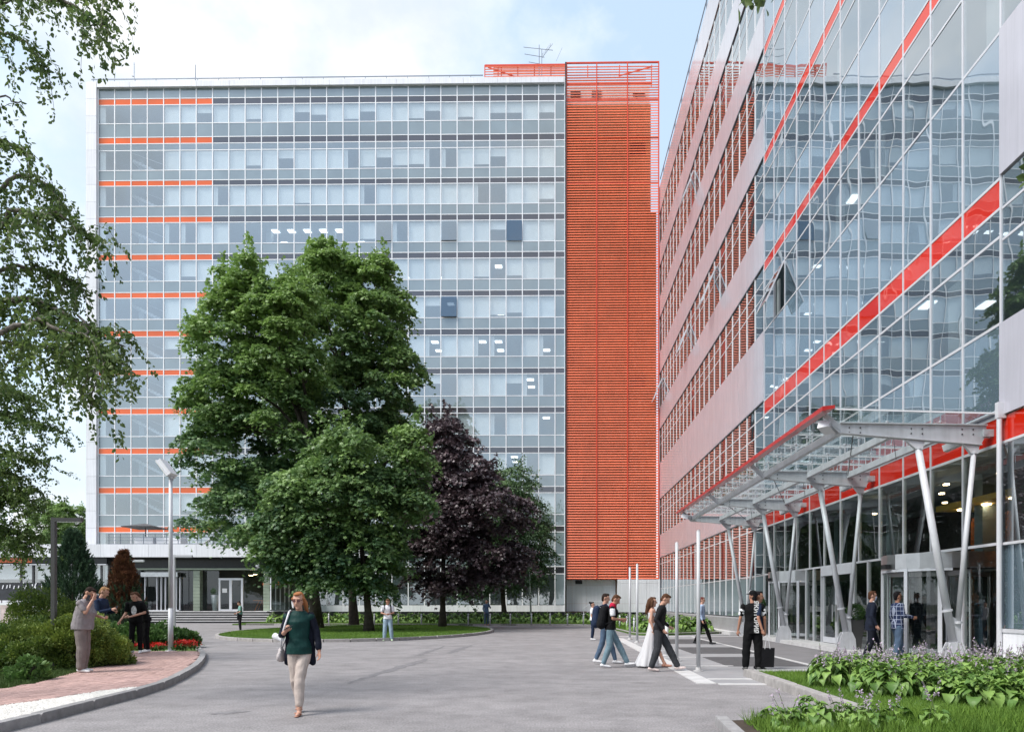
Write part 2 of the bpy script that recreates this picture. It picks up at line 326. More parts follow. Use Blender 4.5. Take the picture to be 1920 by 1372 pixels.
M_slab = mat('interior_ceiling', (0.36, 0.43, 0.47), 0.8, var=0.08)
M_blind = mat('roller_blind', (0.88, 0.87, 0.85), 0.8, var=0.04, vscale=2, objvar=0.06)
M_wood = mat('wood_veneer', (0.46, 0.14, 0.040), 0.35, var=0.35, vscale=1.6)
M_yellow = mat('yellow_soffit', (0.80, 0.56, 0.12), 0.6, var=0.06)
M_green_tile = mat('green_glass_tile', (0.30, 0.35, 0.27), 0.35, var=0.12, vscale=2)
M_redfascia = mat('red_fascia', (0.48, 0.018, 0.014), 0.32, var=0.05, coat=0.3)
M_lamp = mat('ceiling_lamp', (1, 1, 1), emit=(1, 0.98, 0.94, 2.2))
M_lampw = mat('warm_lamp', (1, 0.8, 0.5), emit=(1, 0.74, 0.45, 13.0))
M_railing = mat('rail_grey', (0.22, 0.25, 0.30), 0.4, metal=0.4, var=0.05)
M_post = mat('flagpole_white', (0.50, 0.51, 0.53), 0.35, var=0.05)
M_lampdark = mat('lamp_bronze', (0.10, 0.098, 0.10), 0.4, metal=0.5, var=0.08)
M_bark = mat('bark', (0.060, 0.048, 0.038), 0.95, var=0.4, vscale=5, bump=1.0, bscale=25)
M_birchbark = mat('birch_bark', (0.16, 0.14, 0.12), 0.9, var=0.6, vscale=6, bump=0.6, bscale=20)
M_paper = mat('paper', (0.8, 0.8, 0.8), 0.7, var=0.03)
# ------------------------------------------------------------------ main office block
TH = 0.0148; MX, MY = 1.37, 65.5
def fx(px, yl=0.0):
    """local x on the facade of the point seen at px (yl: local depth behind the facade)"""
    k = (px - VX) / F
    # world X = MX + x cos + yl sin ; world Y = MY - x sin + yl cos
    c, s = math.cos(TH), math.sin(TH)
    return (k * (MY + yl * c) - MX - yl * s) / (c + k * s)
def zf(y, d=0.0): return EYE + (VY - y) / F * (MY + d)
main_b = tag(empty('office_building', (MX, MY, 0), -TH), 'twelve-storey office block with pale glass front, grey bands and orange bands at its left end', 'building')
ROWS = [('S', 159, 177), ('B', 178, 189), ('W', 190, 224), ('S', 225, 250), ('B', 251, 262), ('T', 263.5, 275), ('W', 276, 312.5), ('S', 313.5, 331.5), ('B', 332.5, 342), ('W', 343, 380.5), ('S', 381.5, 400), ('B', 401, 411.5),
        ('W', 412.5, 451.5), ('S', 452.5, 471), ('B', 472, 482.5), ('W', 483.5, 522), ('S', 523, 543), ('B', 544, 553.5), ('W', 555, 594), ('S', 595, 615), ('B', 616, 626.5), ('W', 628, 667), ('S', 668, 689), ('B', 690, 699.5),
        ('W', 701, 741), ('S', 742, 762), ('B', 763, 773), ('W', 774.5, 815), ('S', 816, 837), ('B', 838, 848), ('W', 849.5, 889.5), ('S', 890.5, 911), ('B', 912, 922.5), ('W', 924, 963.5), ('S', 964.5, 985), ('B', 986, 996),
        ('W', 997.5, 1039), ('S', 1040, 1061), ('D', 1062, 1074.5), ('W', 1076, 1133)]
CX = [fx(185.0 + (1040.6 - 185.0) * i / 28) for i in range(29)] + [fx(1058.5)]
XL = fx(165); ZT = zf(148); ZG = zf(1146)
def hidden(ci, ri):                       # cells the maples hide entirely: kept, but joined
    px = 185 + 30.56 * (ci + .5); y = (ROWS[ri][1] + ROWS[ri][2]) / 2
    return 400 < px < 740 and y > 640 or 440 < px < 760 and y > 760
stuff_cells = {}
mr = random.Random(3)
open_cells = {(17, 12), (21, 12), (25, 12), (21, 18), (25, 30)}
nfloor = -1
for ri, (t, y0, y1) in enumerate(ROWS):
    z1, z0 = zf(y0 - .2), zf(y1 + .2)
    if t == 'W': nfloor += 1
    for ci in range(29):
        x0, x1 = CX[ci] + .02, CX[ci + 1] - .02
        if ri >= 37 and ci < 11: continue               # behind the entrance pavilion
        if t == 'S' or (t in 'WT' and ci == 28): nm, m = 'spandrel_panel', M_spandrel
        elif t == 'B': nm, m = ('orange_band_panel', M_orange) if ci < 7 else ('grey_band_panel', M_band)
        elif t == 'D': nm, m = 'grey_band_panel', M_dark
        elif t == 'T': nm, m = 'top_light_pane', M_win
        else: nm, m = 'window_pane', M_win
        if hidden(ci, ri):
            stuff_cells.setdefault((nm, m.name), MB()).box(x0, x1, -.015, .015, z0, z1); continue
        if t == 'W' and (ci, ri) in open_cells:
            h = z1 - z0; a = R(7 if ci != 25 else 3)
            o = link('open_window_pane', unit(M_open if (ci, ri) in ((25, 12), (21, 18)) else M_win), main_b, ((x0 + x1) / 2, -.03 - math.sin(a) * h / 2, z1 - math.cos(a) * h / 2), (-a, 0, 0), (x1 - x0, .03, h)); o['label'] = 'top-hung window pushed open'
            piece('open_window_pane_sill', M_black, main_b, x0, x1, .05, .10, z0, z0 + .12)
            continue
        o = piece(nm, m, main_b, x0, x1, -.015, .015, z0, z1)
for (nm, mn), mb in stuff_cells.items(): mb.build(nm, MATS[mn], main_b, kind='stuff')
# mullions and transoms
for i in range(29):
    piece('mullion', M_frame, main_b, CX[i] - .042, CX[i] + .042, -.05, .035, ZG if i > 10 else zf(1021), zf(158.7))
for ri in range(len(ROWS) - 1):
    z = zf((ROWS[ri][2] + ROWS[ri + 1][1]) / 2)
    piece('transom', M_frame, main_b, CX[0] if ri < 37 else CX[11], CX[29], -.035, .03, z - .034, z + .034)
# frame around the glazing: panels of the parapet, left pilaster, right edge, foot
for i in range(14):
    x0 = CX[0] + (CX[29] - CX[0]) * i / 14; x1 = CX[0] + (CX[29] - CX[0]) * (i + 1) / 14
    piece('parapet_panel', M_white, main_b, x0 + .008, x1 - .008, -.30, .25, zf(158.7), ZT)
nz = 27; zb = zf(1021)
for i in range(nz):
    za = zb + (ZT - zb) * i / nz; zc = zb + (ZT - zb) * (i + 1) / nz
    piece('pilaster_panel', M_white, main_b, XL, CX[0] - .035, -.30, 1.2, za + .008, zc - .008)
piece('edge_trim', M_frame, main_b, CX[29], fx(1061.5), -.30, .2, ZG, ZT)
for i in range(12):
    x0 = CX[11] + (fx(1059) - CX[11]) * i / 12; x1 = CX[11] + (fx(1059) - CX[11]) * (i + 1) / 12
    piece('foot_panel', M_white, main_b, x0 + .008, x1 - .008, -.12, .1, zf(1146), zf(1134))
piece('plinth', M_dark, main_b, CX[11] - .3, fx(1060), -.05, .4, 0, zf(1146))
# carcass: slabs, back wall, side and roof
b = MB(); wi = [i for i, r in enumerate(ROWS) if r[0] == 'W']
for k, ri in enumerate(wi):
    top = zf(ROWS[ri][1]); 
    if ROWS[ri - 1][0] == 'T': top = zf(ROWS[ri - 1][1])
    b.box(XL + .5, fx(1058), .22, 7.8, top + .02, top + 1.35 if ri > 2 else top + 1.6)
b.build('floor_slab', M_slab, main_b)
MB().box(XL + .3, fx(1058), 7.8, 14, 0.1, ZT - .5).build('core_wall', M_int, main_b)
MB().box(XL + .02, XL + .3, 1.2, 14, 0.1, ZT - .02).build('side_wall', M_white, main_b)
MB().box(XL + .31, fx(1058), .26, 13.9, ZT - .45, ZT - .15).build('roof', M_pave, main_b)
cols = MB()
for i in range(2, 29, 4): cols.box(CX[i] - .25, CX[i] + .25, 1.6, 2.1, .1, ZT - .6)
cols.build('interior_column', M_slab, main_b)
# blinds, curtains, lamps, stair flights
for ri, (t, y0, y1) in enumerate(ROWS):
    if t not in 'W' or ri > 36: continue
    z1, z0 = zf(y0), zf(y1)
    for ci in range(28):
        if hidden(ci, ri) or (ci, ri) in open_cells: continue
        if ci in (1, 2, 3): continue
        r = mr.random()
        full = .60 if ri != 12 or ci < 8 or ci > 15 else 0.05
        x0, x1 = CX[ci] + .05, CX[ci + 1] - .05
        if ci == 0:
            piece('curtain', M_blind, main_b, x0, x0 + .5, .16, .20, z0, z1); continue
        if r < full: piece('roller_blind', M_blind, main_b, x0, x1, .15, .17, z0 + .02, z1)
        elif r < full + .27:
            piece('roller_blind', M_blind, main_b, x0, x1, .15, .17, z0 + (z1 - z0) * mr.choice([.15, .2, .25, .45, .6]), z1)
        elif r < full + .37: piece('curtain', M_blind, main_b, x0, x0 + .35, .15, .20, z0, z1)
for ri, a, bb, dens in ((12, 9, 16, .62), (15, 17, 28, .5), (18, 4, 9, .3), (18, 20, 26, .5), (21, 20, 28, .6), (24, 24, 27, .6), (27, 23, 28, .3), (30, 24, 28, .5), (2, 8, 12, .0)):
    top = zf(ROWS[ri][1])
    for ci in range(a, bb):
        for yy in (1.3, 3.6):
            if mr.random() < dens and not hidden(ci, ri): piece('ceiling_lamp', M_lamp, main_b, CX[ci] + .35, CX[ci] + .98, yy, yy + .6, top - .03, top + .0)
for ri in wi:
    if ri < 3 or ri > 34: continue
    z1, z0 = zf(ROWS[ri][1]), zf(ROWS[ri][2]); xa, xb = CX[1] + .9, CX[3] + 1.0
    mb = MB(); n = 11
    for k in range(n):                       # stepped underside of the flight
        u, v = k / n, (k + 1) / n; zc = z1 - .05 - (z1 - z0 - .30) * u
        mb.box(xa + (xb - xa) * u, xa + (xb - xa) * v, 1.2, 2.4, zc - .22, zc)
    mb.box(xb, CX[4] - .1, 1.2, 2.4, z0 + .06, z0 + .24)
    mb.bar((xa, 1.15, z1 + .55), (xb, 1.15, z0 + 1.15), .05, .05)
    mb.build('stair_flight', M_white, main_b)
# roof rail and small masts
rail = MB(); x = XL + .3
while x < fx(905):
    rail.box(x - .025, x + .025, .3, .35, ZT - .1, zf(139.5, .3)); x += 1.95
rail.box(XL + .1, fx(905), .30, .36, zf(140.3, .3), zf(138.6, .3)); rail.box(XL + .1, fx(905), .31, .35, zf(144.6, .3), zf(143.6, .3))
rail.build('roof_rail', M_railing, main_b)
MB().tube((fx(356), 1.0, ZT - .5), (fx(356), 1.0, zf(114, 1)), .06, .03).build('roof_mast', M_railing, main_b)
MB().box(fx(235.5), fx(239.5), .9, 1.1, zf(135, 1), zf(108, 1)).tube((fx(237.5), 1.2, ZT - .5), (fx(237.5), 1.2, zf(112, 1)), .04).build('roof_antenna_panel', M_frame, main_b)
mb = MB()
mb.box(fx(1000), fx(1030), -.42, -.30, zf(1072), zf(1070)); mb.bar((fx(1010), -.1, zf(1074)), (fx(1010), -.5, zf(1074)), .05, .05)
mb.bar((fx(1006), -.55, zf(1073)), (fx(1017), -.75, zf(1070)), .16, .16)
mb.build('security_camera', M_frame, main_b)
# indoor plants and cabinets behind the ground-floor glass
mb = MB()
for px in (590, 650, 705, 745, 805, 860, 900, 955): mb.lathe([(.10, 0), (.16, .1), (.19, .42)], (fx(px), .6, zf(1133)))
mb.build('window_sill_pot', M_frame, main_b)

# ------------------------------------------------------------------ stair tower behind orange louvres
tower = tag(empty('louvre_tower', (MX, MY, 0), -TH), 'tall tower screened by horizontal orange louvres beside the glass office block', 'building')
TX0, TX1, TXC = fx(1061.5), fx(1235), fx(1222)
zt0, zt1 = zf(1085), zf(123)
pitch = 4.86 / (F / MY); z = zt0; k = 0
bays = [(fx(1061.8), fx(1118)), (fx(1119.5), fx(1175.5)), (fx(1177), fx(1234.5))]
sl = MB()                                   # one louvre blade, 1 m long, canted
def blade_mesh():
    mb = MB(); h = .132
    mb.hexa([(-.5, -.10, -h / 2), (.5, -.10, -h / 2), (.5, -.08, -h / 2 - .01), (-.5, -.08, -h / 2 - .01), (-.5, -.03, h / 2), (.5, -.03, h / 2), (.5, -.01, h / 2 - .01), (-.5, -.01, h / 2 - .01)])
    return mb.mesh('louvre_blade', M_louver)
blade = blade_mesh()
thin = MB().box(-.5, .5, -.03, .03, -.03, .03).mesh('cage_slat', M_louver)
nb = int((zt1 - zt0) / pitch); left = MB()
for k in range(nb):
    z = zt0 + .08 + k * pitch
    if z < zf(196):
        link('louvre_blade', blade, tower, ((TX0 + TX1) / 2, -.26, z), (0, 0, 0), (TX1 - TX0, 1, 1))
    else:
        link('cage_slat', thin, tower, ((TX0 + TX1) / 2, -.26, z), None, (TX1 - TX0, 1, 1 if z > zf(163) else 1.4))
for px in (1061.8, 1118.7, 1176, 1234.3): piece('louvre_post', M_louver_post, tower, fx(px) - .045, fx(px) + .045, -.38, -.20, zt0, zt1)
for y, x1 in ((122.5, TX1), (162, TXC), (192.5, TX1), (262, TX1), (348, TX1), (1084.5, TX1)): piece('louvre_beam', M_louver_post, tower, TX0, x1, -.30, -.16, zf(y) - .055, zf(y) + .055)
# cage that wraps the plant deck above the office block roof (behind the parapet)
cx0 = fx(909, 1.5)
for k in range(6):
    piece('cage_slat', M_louver, tower, cx0, TX0, 1.35, 1.41, zf(124.5 + k * 4.7, 1.4) - .03, zf(124.5 + k * 4.7, 1.4) + .03)
for px in (909, 934, 940, 971, 1002, 1033, 1063): piece('cage_post', M_louver_post, tower, fx(px, 1.5) - .04, fx(px, 1.5) + .04, 1.45, 1.55, ZT - .4, zf(121.5, 1.5))
piece('louvre_beam', M_louver_post, tower, cx0, TX0, 1.40, 1.56, zf(123, 1.5) - .04, zf(121.5, 1.5) + .02)
MB().bar((fx(915, 2), 2, zf(125, 2)), (fx(968, 2), 2, zf(144, 2)), .09, .09).bar((fx(1160, 2), 2, zf(144, 2)), (fx(1223, 2), 2, zf(127, 2)), .09, .09).bar((fx(1102, 2), 2, zf(145, 2)), (fx(1102, 2), 2, zf(124, 2)), .08, .08).bar((fx(1161, 2), 2, zf(145, 2)), (fx(1162, 2), 2, zf(124, 2)), .08, .08).bar((fx(1221, 2), 2, zf(165, 2)), (fx(1222, 2), 2, zf(124, 2)), .08, .08).build('cage_brace', M_louver_post, tower)
for k in range(6):                            # rear face of the cage seen through it
    piece('cage_slat', M_louver, tower, cx0, TX1, 9.9, 9.96, zf(126 + k * 5.2, 9.9) - .04, zf(126 + k * 5.2, 9.9) + .04)
# core behind the louvres
MB().box(TX0, TXC, .75, 10, 0.1, zf(197, .75)).box(TXC, TX1 - .12, .78, 9, .1, zf(392)).build('core_wall', M_core, tower)
MB().box(TX0 + .1, TXC - .05, 1.2, 9.5, zf(197, 1.2), zf(163, 1.2)).build('plant_room_wall', M_corew, tower)
for a, b2, y in ((1070, 1089, 174), (1070, 1089, 179), (1070, 1089, 183), (1110, 1129, 171), (1110, 1129, 176), (1110, 1129, 180), (1110, 1129, 185), (1189, 1212, 177), (1189, 1212, 181), (1194, 1198, 185)):
    piece('vent_slot', M_black, tower, fx(a), fx(b2), 1.13, 1.2, zf(y, 1.2) - .04, zf(y, 1.2) + .04)
mb = MB(); r2 = random.Random(5)
for y in (260, 700):
    mb.box(fx(1183) , fx(1212), .70, .75, zf(y + 24), zf(y))
mb.build('core_window', M_black, tower)
# aerials
an = MB(); ax = fx(1011, 3)
an.tube((ax, 3, zf(150, 3)), (ax, 3, zf(84, 3)), .04, .03, 6); an.tube((ax + .25, 3, zf(150, 3)), (ax + .25, 3, zf(92, 3)), .03, .03, 6)
for y, a0, a1 in ((88, -1.5, 1.3), (101, -1.4, .5), (116, -1.0, .8)):
    an.bar((ax + a0, 3, zf(y, 3)), (ax + a1, 3.1, zf(y + 5, 3)), .035, .035)
for k in range(7): an.bar((ax + .35 + .12 * k, 2.6, zf(106 - 3 * k, 3)), (ax + .35 + .12 * k, 3.4, zf(100 - 3 * k, 3)), .03, .03)
an.bar((ax + .3, 3, zf(108, 3)), (ax + 1.3, 3, zf(82, 3)), .03, .03); an.bar((ax + 1.6, 3, zf(116, 3)), (ax + 2.2, 3, zf(90, 3)), .02, .02)
an.build('roof_aerial', M_railing, tower)
# white base
for i in range(4):
    xs = [fx(p) for p in (1061.5, 1073, 1100, 1131, 1155)]
    for za, zc in ((zf(1146), zf(1131)), (zf(1131), zf(1096)), (zf(1096), zf(1086))):
        piece('base_panel', M_white, tower, xs[i] + .006, xs[i + 1] - .006, .55, .74, za + .006, zc - .006)
for i in range(3):
    xs = [fx(p) for p in (1157, 1181, 1211, 1234)]
    for za, zc in ((zf(1147), zf(1131)), (zf(1131), zf(1093)), (zf(1093), zf(1086))):
        piece('base_panel', M_white, tower, xs[i] + .006, xs[i + 1] - .006, -.55, .5, za + .006, zc - .006)
piece('base_vent', M_black, tower, fx(1079), fx(1092), .50, .56, zf(1094), zf(1087))
piece('plinth', M_dark, tower, TX0 - .2, TX1, -.45, .5, 0, zf(1147.5))
piece('edge_channel', M_black, tower, fx(1059.5), fx(1062), -.42, .3, ZG, zt1)
# handrail on the steps at its foot
hr = MB()
for a, bb in (((1091, 1141), (1111, 1127)), ((1111, 1127), (1152, 1127)), ((1093, 1151), (1112, 1138)), ((1112, 1138), (1152, 1138))):
    hr.tube((fx(a[0]), -2, zf(a[1])), (fx(bb[0]), -2, zf(bb[1])), .035, n=6)
for px, y in ((1093, 1140), (1112, 1127), (1131, 1127), (1152, 1127)): hr.tube((fx(px), -2, 0.1), (fx(px), -2, zf(y)), .03, n=6)
o = hr.build('handrail', M_frame); o.location = (MX, MY, 0); o.rotation_euler = (0, 0, -TH)
tag(o, 'white tubular handrail at the foot of the orange louvre tower', 'handrail')

# ------------------------------------------------------------------ entrance pavilion in front of the block
PY = 59.4; SP = F / PY
def pv(px): return (px - VX) / SP
def pz(y): return EYE + (VY - y) / SP
pav = tag(empty('entrance_pavilion', (pv(480), PY, 0)), 'low entrance pavilion with pale fascia, dark glazed front and revolving door under the office block', 'building')
def ppiece(nm, m, x0, x1, y0, y1, z0, z1): return piece(nm, m, pav, x0 - pv(480), x1 - pv(480), y0 - PY, y1 - PY, z0, z1)
XP0, XP1 = pv(-330), pv(480)
e = [pv(p) for p in (-330, -250, -170, -90, -30, 25, 80, 136, 190, 235, 280, 325, 370, 416, 462, 480)]
for i in range(len(e) - 1): ppiece('fascia_panel', M_white, e[i] + .01, e[i + 1] - .01, PY - .1, PY + .15, pz(1044), pz(1020))
for i in range(4): ppiece('fascia_panel', M_white, XP1 - .12, XP1 + .0, PY + .17 + i * 1.5, PY + 1.65 + i * 1.5, pz(1044), pz(1020))
MB().box(XP0 - pv(480), -.13, .16, 6.3, pz(1043) + .02, pz(1022)).build('roof', M_pave, pav)
MB().box(pv(183) - pv(480), -.2, .5, 6.3, pz(1046) , pz(1043)).build('soffit', M_black, pav)
# terrace rail, sunshade and furniture on its roof
tr = MB()
for px in range(190, 560, 22): tr.box(pv(px) - pv(480) - .02, pv(px) - pv(480) + .02, 1.0, 1.05, pz(1022), pz(998))
for y in (999, 1005, 1011, 1017): tr.box(pv(188) - pv(480), pv(520) - pv(480), 1.0, 1.04, pz(y) - .025, pz(y) + .025)
tr.build('terrace_rail', M_railing, pav)
o = MB().box(0, 1.6, 0, 1.4, 0, .95).box(1.9, 4.0, 0, 1.2, 0, .9).build('terrace_counter', M_frame); o.location = (pv(219), PY + 2.5, pz(1022)); tag(o, 'white serving counter on the pavilion roof terrace', 'counter')
o = MB().lathe([(1.9, 1.75), (1.95, 1.8), (.08, 2.15)], n=4).tube((0, 0, 0), (0, 0, 2.1), .04).build('sunshade', M_lampdark); o.location = (pv(232), PY + 3.2, pz(1022)); o.rotation_euler = (0, 0, R(45)); tag(o, 'grey square sunshade open above the roof terrace', 'sunshade')
o = MB().box(-.05, .5, -.3, .3, .25, .33).bar((.5, 0, .3), (1.15, 0, .75), .6, .07).box(0, .06, -.3, .3, 0, .25).box(.44, .5, -.3, .3, 0, .25).build('terrace_lounger', M_frame); o.location = (pv(350), PY + 2.0, pz(1022)); tag(o, 'white lounge chair behind the roof terrace rail', 'lounge chair')
# dark lintel, green glass rim, glazing
DZ = pz(1145)                                 # landing height
ppiece('lintel', M_dark, pv(196), pv(478), PY + 1.3, PY + 1.7, pz(1064), pz(1046))
ppiece('glass_rim', M_green_tile, pv(245), pv(520), PY + .8, PY + 1.25, pz(1067), pz(1064))
gx = [pv(p) for p in (250, 276, 291, 313, 336, 353, 364)]
for i in range(len(gx) - 1): ppiece('lobby_pane', M_lobby, gx[i] + .03, gx[i + 1] - .03, PY + 1.6, PY + 1.63, DZ, pz(1068))
for a, bb in ((366, 394), (441, 484)): ppiece('lobby_pane', M_lobby, pv(a), pv(bb), PY + 1.6, PY + 1.63, DZ, pz(1068))
for a, bb in ((351.5, 364), (485, 497)):
    n = 12
    for i in range(n):
        za = DZ + (pz(1068) - DZ) * i / n; zc = DZ + (pz(1068) - DZ) * (i + 1) / n
        ppiece('pillar_tile', M_green_tile, pv(a), pv(bb), PY + .95, PY + 1.5, za + .01, zc - .01)
# white double door
for a, bb in ((394, 397.5), (414.5, 419.5), (437, 441)): ppiece('door_frame', M_frame, pv(a), pv(bb), PY + 1.5, PY + 1.62, DZ, pz(1082))
ppiece('door_frame', M_frame, pv(394), pv(441), PY + 1.49, PY + 1.63, pz(1086), pz(1082))
ppiece('door_frame', M_frame, pv(397.5), pv(437), PY + 1.51, PY + 1.61, DZ, DZ + .14)
for a, bb in ((397.5, 414.5), (419.5, 437)):
    d = ppiece('door_leaf', M_lobby, pv(a), pv(bb), PY + 1.54, PY + 1.57, DZ + .14, pz(1086))
ppiece('notice', M_paper, pv(401.5), pv(411), PY + 1.46, PY + 1.48, pz(1110), pz(1102))
# revolving door with steel head
ppiece('door_head', M_brushed, pv(252), pv(322), PY + .9, PY + 1.45, pz(1080), pz(1071.5))
for px in (253, 276, 284, 292, 313, 320): ppiece('door_post', M_alu, pv(px), pv(px + 1.8), PY + 1.38, PY + 1.45, DZ, pz(1080))
ppiece('door_sill', M_frame, pv(250), pv(322), PY + 1.1, PY + 1.5, DZ, DZ + .08)
# interior of the lobby
mb = MB(); q = pv(480)
mb.box(pv(190) - q, pv(530) - q, 5.8, 6.0, DZ, pz(1046)); mb.build('lobby_back_wall', M_intdark, pav)
MB().box(pv(190) - q, .1, 1.0, 6.0, DZ - .1, DZ).build('lobby_floor', M_pave2, pav)
MB().box(pv(190) - q, 2.2, 1.4, 6.0, pz(1062), pz(1056)).build('lobby_ceiling', M_intdark, pav)
for px, y in ((447, 1074), (468, 1073), (438, 1076), (478, 1072)): ppiece('warm_lamp', M_lampw, pv(px), pv(px) + .28, PY + 3, PY + 3.25, pz(y), pz(y) + .04)
ppiece('amber_panel', mat('amber_glow', (.5, .12, .03), emit=(1, .22, .05, .5)), pv(449), pv(466), PY + 4.8, PY + 4.9, pz(1094), pz(1089))
ppiece('amber_panel', MATS['amber_glow'], pv(472), pv(481), PY + 4.8, PY + 4.9, pz(1093), pz(1087))
# receding side glazing towards the office block
for i in range(5):
    ya, yb = PY + .8 + i * 1.05, PY + .8 + (i + 1) * 1.05
    ppiece('side_pane', M_lobby, XP1 + .9, XP1 + .93, ya + .03, yb - .03, DZ + .3, pz(1068))
    ppiece('side_mullion', M_frame, XP1 + .87, XP1 + .95, ya - .03, ya + .03, DZ + .1, pz(1068))
ppiece('side_rail_glass', M_canglass, XP1 + 1.2, XP1 + 1.22, PY + .5, PY + 6, DZ, DZ + .75)
ppiece('side_plinth', M_dark, XP1 - .1, XP1 + 1.3, PY + .2, PY + 6.0, 0, DZ - .08)
ppiece('side_slab', M_frame, XP1 - .15, XP1 + 1.35, PY + .15, PY + 6.0, DZ - .08, DZ)
# low left annex under the same fascia: orange band, windows with blinds
for i in range(9):
    a = -30 + i * 9.5
    if a < 52: ppiece('orange_band_panel', M_orange, pv(a), pv(a + 9), PY + .3, PY + .4, pz(1054), pz(1045))
ppiece('annex_band', M_dark, pv(55), pv(196), PY + .3, PY + .42, pz(1056), pz(1044.5))
ppiece('annex_rail', M_frame, pv(-330), pv(196), PY + .2, PY + .42, pz(1058.5), pz(1056.5))
for a, bb in ((-140, -86), (-84, -30), (-28, 30), (33, 53), (57, 96), (98, 130), (132, 160), (162, 182), (185, 196)):
    ppiece('annex_pane', M_win, pv(a) + .03, pv(bb) - .03, PY + .5, PY + .53, pz(1110), pz(1058.5))
    ppiece('roller_blind', M_blind, pv(a) + .1, pv(bb) - .1, PY + .7, PY + .72, pz(1085), pz(1058.5))
    ppiece('annex_mullion', M_lampdark, pv(bb) - .02, pv(bb) + .12, PY + .45, PY + .56, pz(1112), pz(1058.5))
ppiece('annex_wall', M_intdark, pv(-330), pv(190), PY + 2.0, PY + 2.2, 0, pz(1044))
ppiece('annex_foot', M_white, pv(-330), pv(196), PY + .2, PY + .6, 0, pz(1112))

# steps
steps = tag(empty('entrance_steps', ((pv(280) + pv(500)) / 2, PY - 3, 0)), 'broad grey stone steps rising to the dark pavilion entrance', 'steps')
ns = 5
for i in range(ns):
    z1 = DZ * (i + 1) / ns; y0 = PY - 3.9 + i * .62; xr = pv(508) + 2.0 - i * .45
    o = piece('step', M_black, steps, pv(200) - steps.location.x, xr - steps.location.x, y0 + .03 - steps.location.y, PY + 1.7 - steps.location.y - i * .002, z1 - DZ / ns + (.0 if i else 0.003), z1 - .05)
    piece('tread', M_strip, steps, pv(200) - steps.location.x, xr + .02 - steps.location.x, y0 - steps.location.y, y0 + .62 - steps.location.y, z1 - .05, z1)
# planter ball tree beside the door
o = empty('potted_ball_tree', (pv(383), PY + 1.9, DZ)); tag(o, 'clipped green ball plant in a tall pale pot inside the pavilion glass', 'potted plant')
MB().lathe([(.20, 0), (.24, .5), (.33, 1.35), (.28, 1.33)], n=14).build('pot', M_frame, o)
MB().lathe([(.05, 1.25), (.30, 1.38), (.41, 1.65), (.32, 1.92), (.06, 2.06)], n=12).build('foliage', mat('ball_leaf', (.07, .11, .06), .9, var=.4, vscale=18, bump=.8, bscale=30), o)
# folding wooden table in the lobby window
o = MB().box(-.6, .6, -.4, .4, .85, .92).bar((-.5, -.3, 0), (-.1, -.3, .88), .05, .05).bar((.5, -.3, 0), (.1, -.3, .88), .05, .05).bar((-.5, .3, 0), (-.1, .3, .88), .05, .05).bar((.5, .3, 0), (.1, .3, .88), .05, .05).build('wooden_table', M_wood)
o.location = (pv(472), PY + 2.1, DZ); tag(o, 'brown wooden table behind the pavilion glass right of the white door', 'table')
o = MB().lathe([(.10, 0), (.10, .1), (.07, .16), (.05, .5)], n=10).bar((0, -.05, 0), (.0, -.45, .12), .16, .16).build('security_camera', M_frame); o.location = (pv(478), PY + .8, pz(1062)); tag(o, 'white security camera under the pavilion soffit', 'security camera')
# ------------------------------------------------------------------ right wing: wall plane X = 10, running away from the camera
WX = 10.0; WY0 = 33.4; MOD = (33.4 - 15.85) / 12
def kz(k): return EYE + WX * k
wing = tag(empty('glass_wing', (WX, WY0, 0)), 'long reflective glass wing with white cladding bands and red glass stripes', 'building')
def wp(nm, m, x0, x1, y0, y1, z0, z1, rot=None): return piece(nm, m, wing, x0 - WX, x1 - WX, y0 - WY0, y1 - WY0, z0, z1, rot)
wr = random.Random(11)
ROOF = kz(3.66)
# --- glazed bay Y 15.85..33.4
red = [(.3527, .4144), (.875, .9416), (1.543, 1.590), (2.04, 2.088), (2.547, 2.594), (3.05, 3.10)]
rows = [(.132, .3527, 'L')]
for i, (a, b_) in enumerate(red):
    rows.append((a, b_, 'R'))
    if i + 1 < len(red):
        nxt = red[i + 1][0]; l1, l2 = nxt - .063, nxt - .063 - .193
        if i in (1,): l1, l2 = 1.46, 1.265
        rows += [(b_, l2, 'S'), (l2, l1, 'W'), (l1, nxt, 'T')]
rows += [(3.10, 3.40, 'S'), (3.40, 3.66, 'S')]
def bay(ya, yb, i):
    for (k0, k1, t) in rows:
        z0, z1 = kz(k0) + .03, kz(k1) - .03
        if t == 'L': nm, m = 'lobby_pane', M_lobby
        elif t == 'R': nm, m = 'red_glass_panel', M_wing_red
        elif t == 'S': nm, m = 'spandrel_glass', M_wing_sp
        elif t == 'W': nm, m = 'window_pane', M_wing
        else: nm, m = 'top_light_pane', M_wing
        if t == 'W' and (i, round(k0, 3)) == (10, 1.265):
            h = z1 - z0; a = R(24)                # the open top-hung sash
            o = link('open_window_pane', unit(M_wing), wing, (-.05 - math.sin(a) * h / 2, (ya + yb) / 2 - WY0, z1 - math.cos(a) * h / 2), (0, a, 0), (.03, yb - ya - .08, h)); o['label'] = 'top-hung window pushed open'
            for yy in (ya + .06, yb - .06): MB().bar((-.05, yy - WY0, z1), (-.05 - math.sin(a) * h, yy - WY0, z1 - math.cos(a) * h), .06, .06).build('open_window_frame', M_alu, wing)
            continue
        tl = R(wr.uniform(-.22, .22)); t2 = R(wr.uniform(-.16, .16))
        link(nm, unit(m), wing, (.0, (ya + yb) / 2 - WY0, (z0 + z1) / 2), (0, tl, t2), (.03, yb - ya - .05, z1 - z0))
for i in range(12): bay(15.85 + i * MOD, 15.85 + (i + 1) * MOD, i)
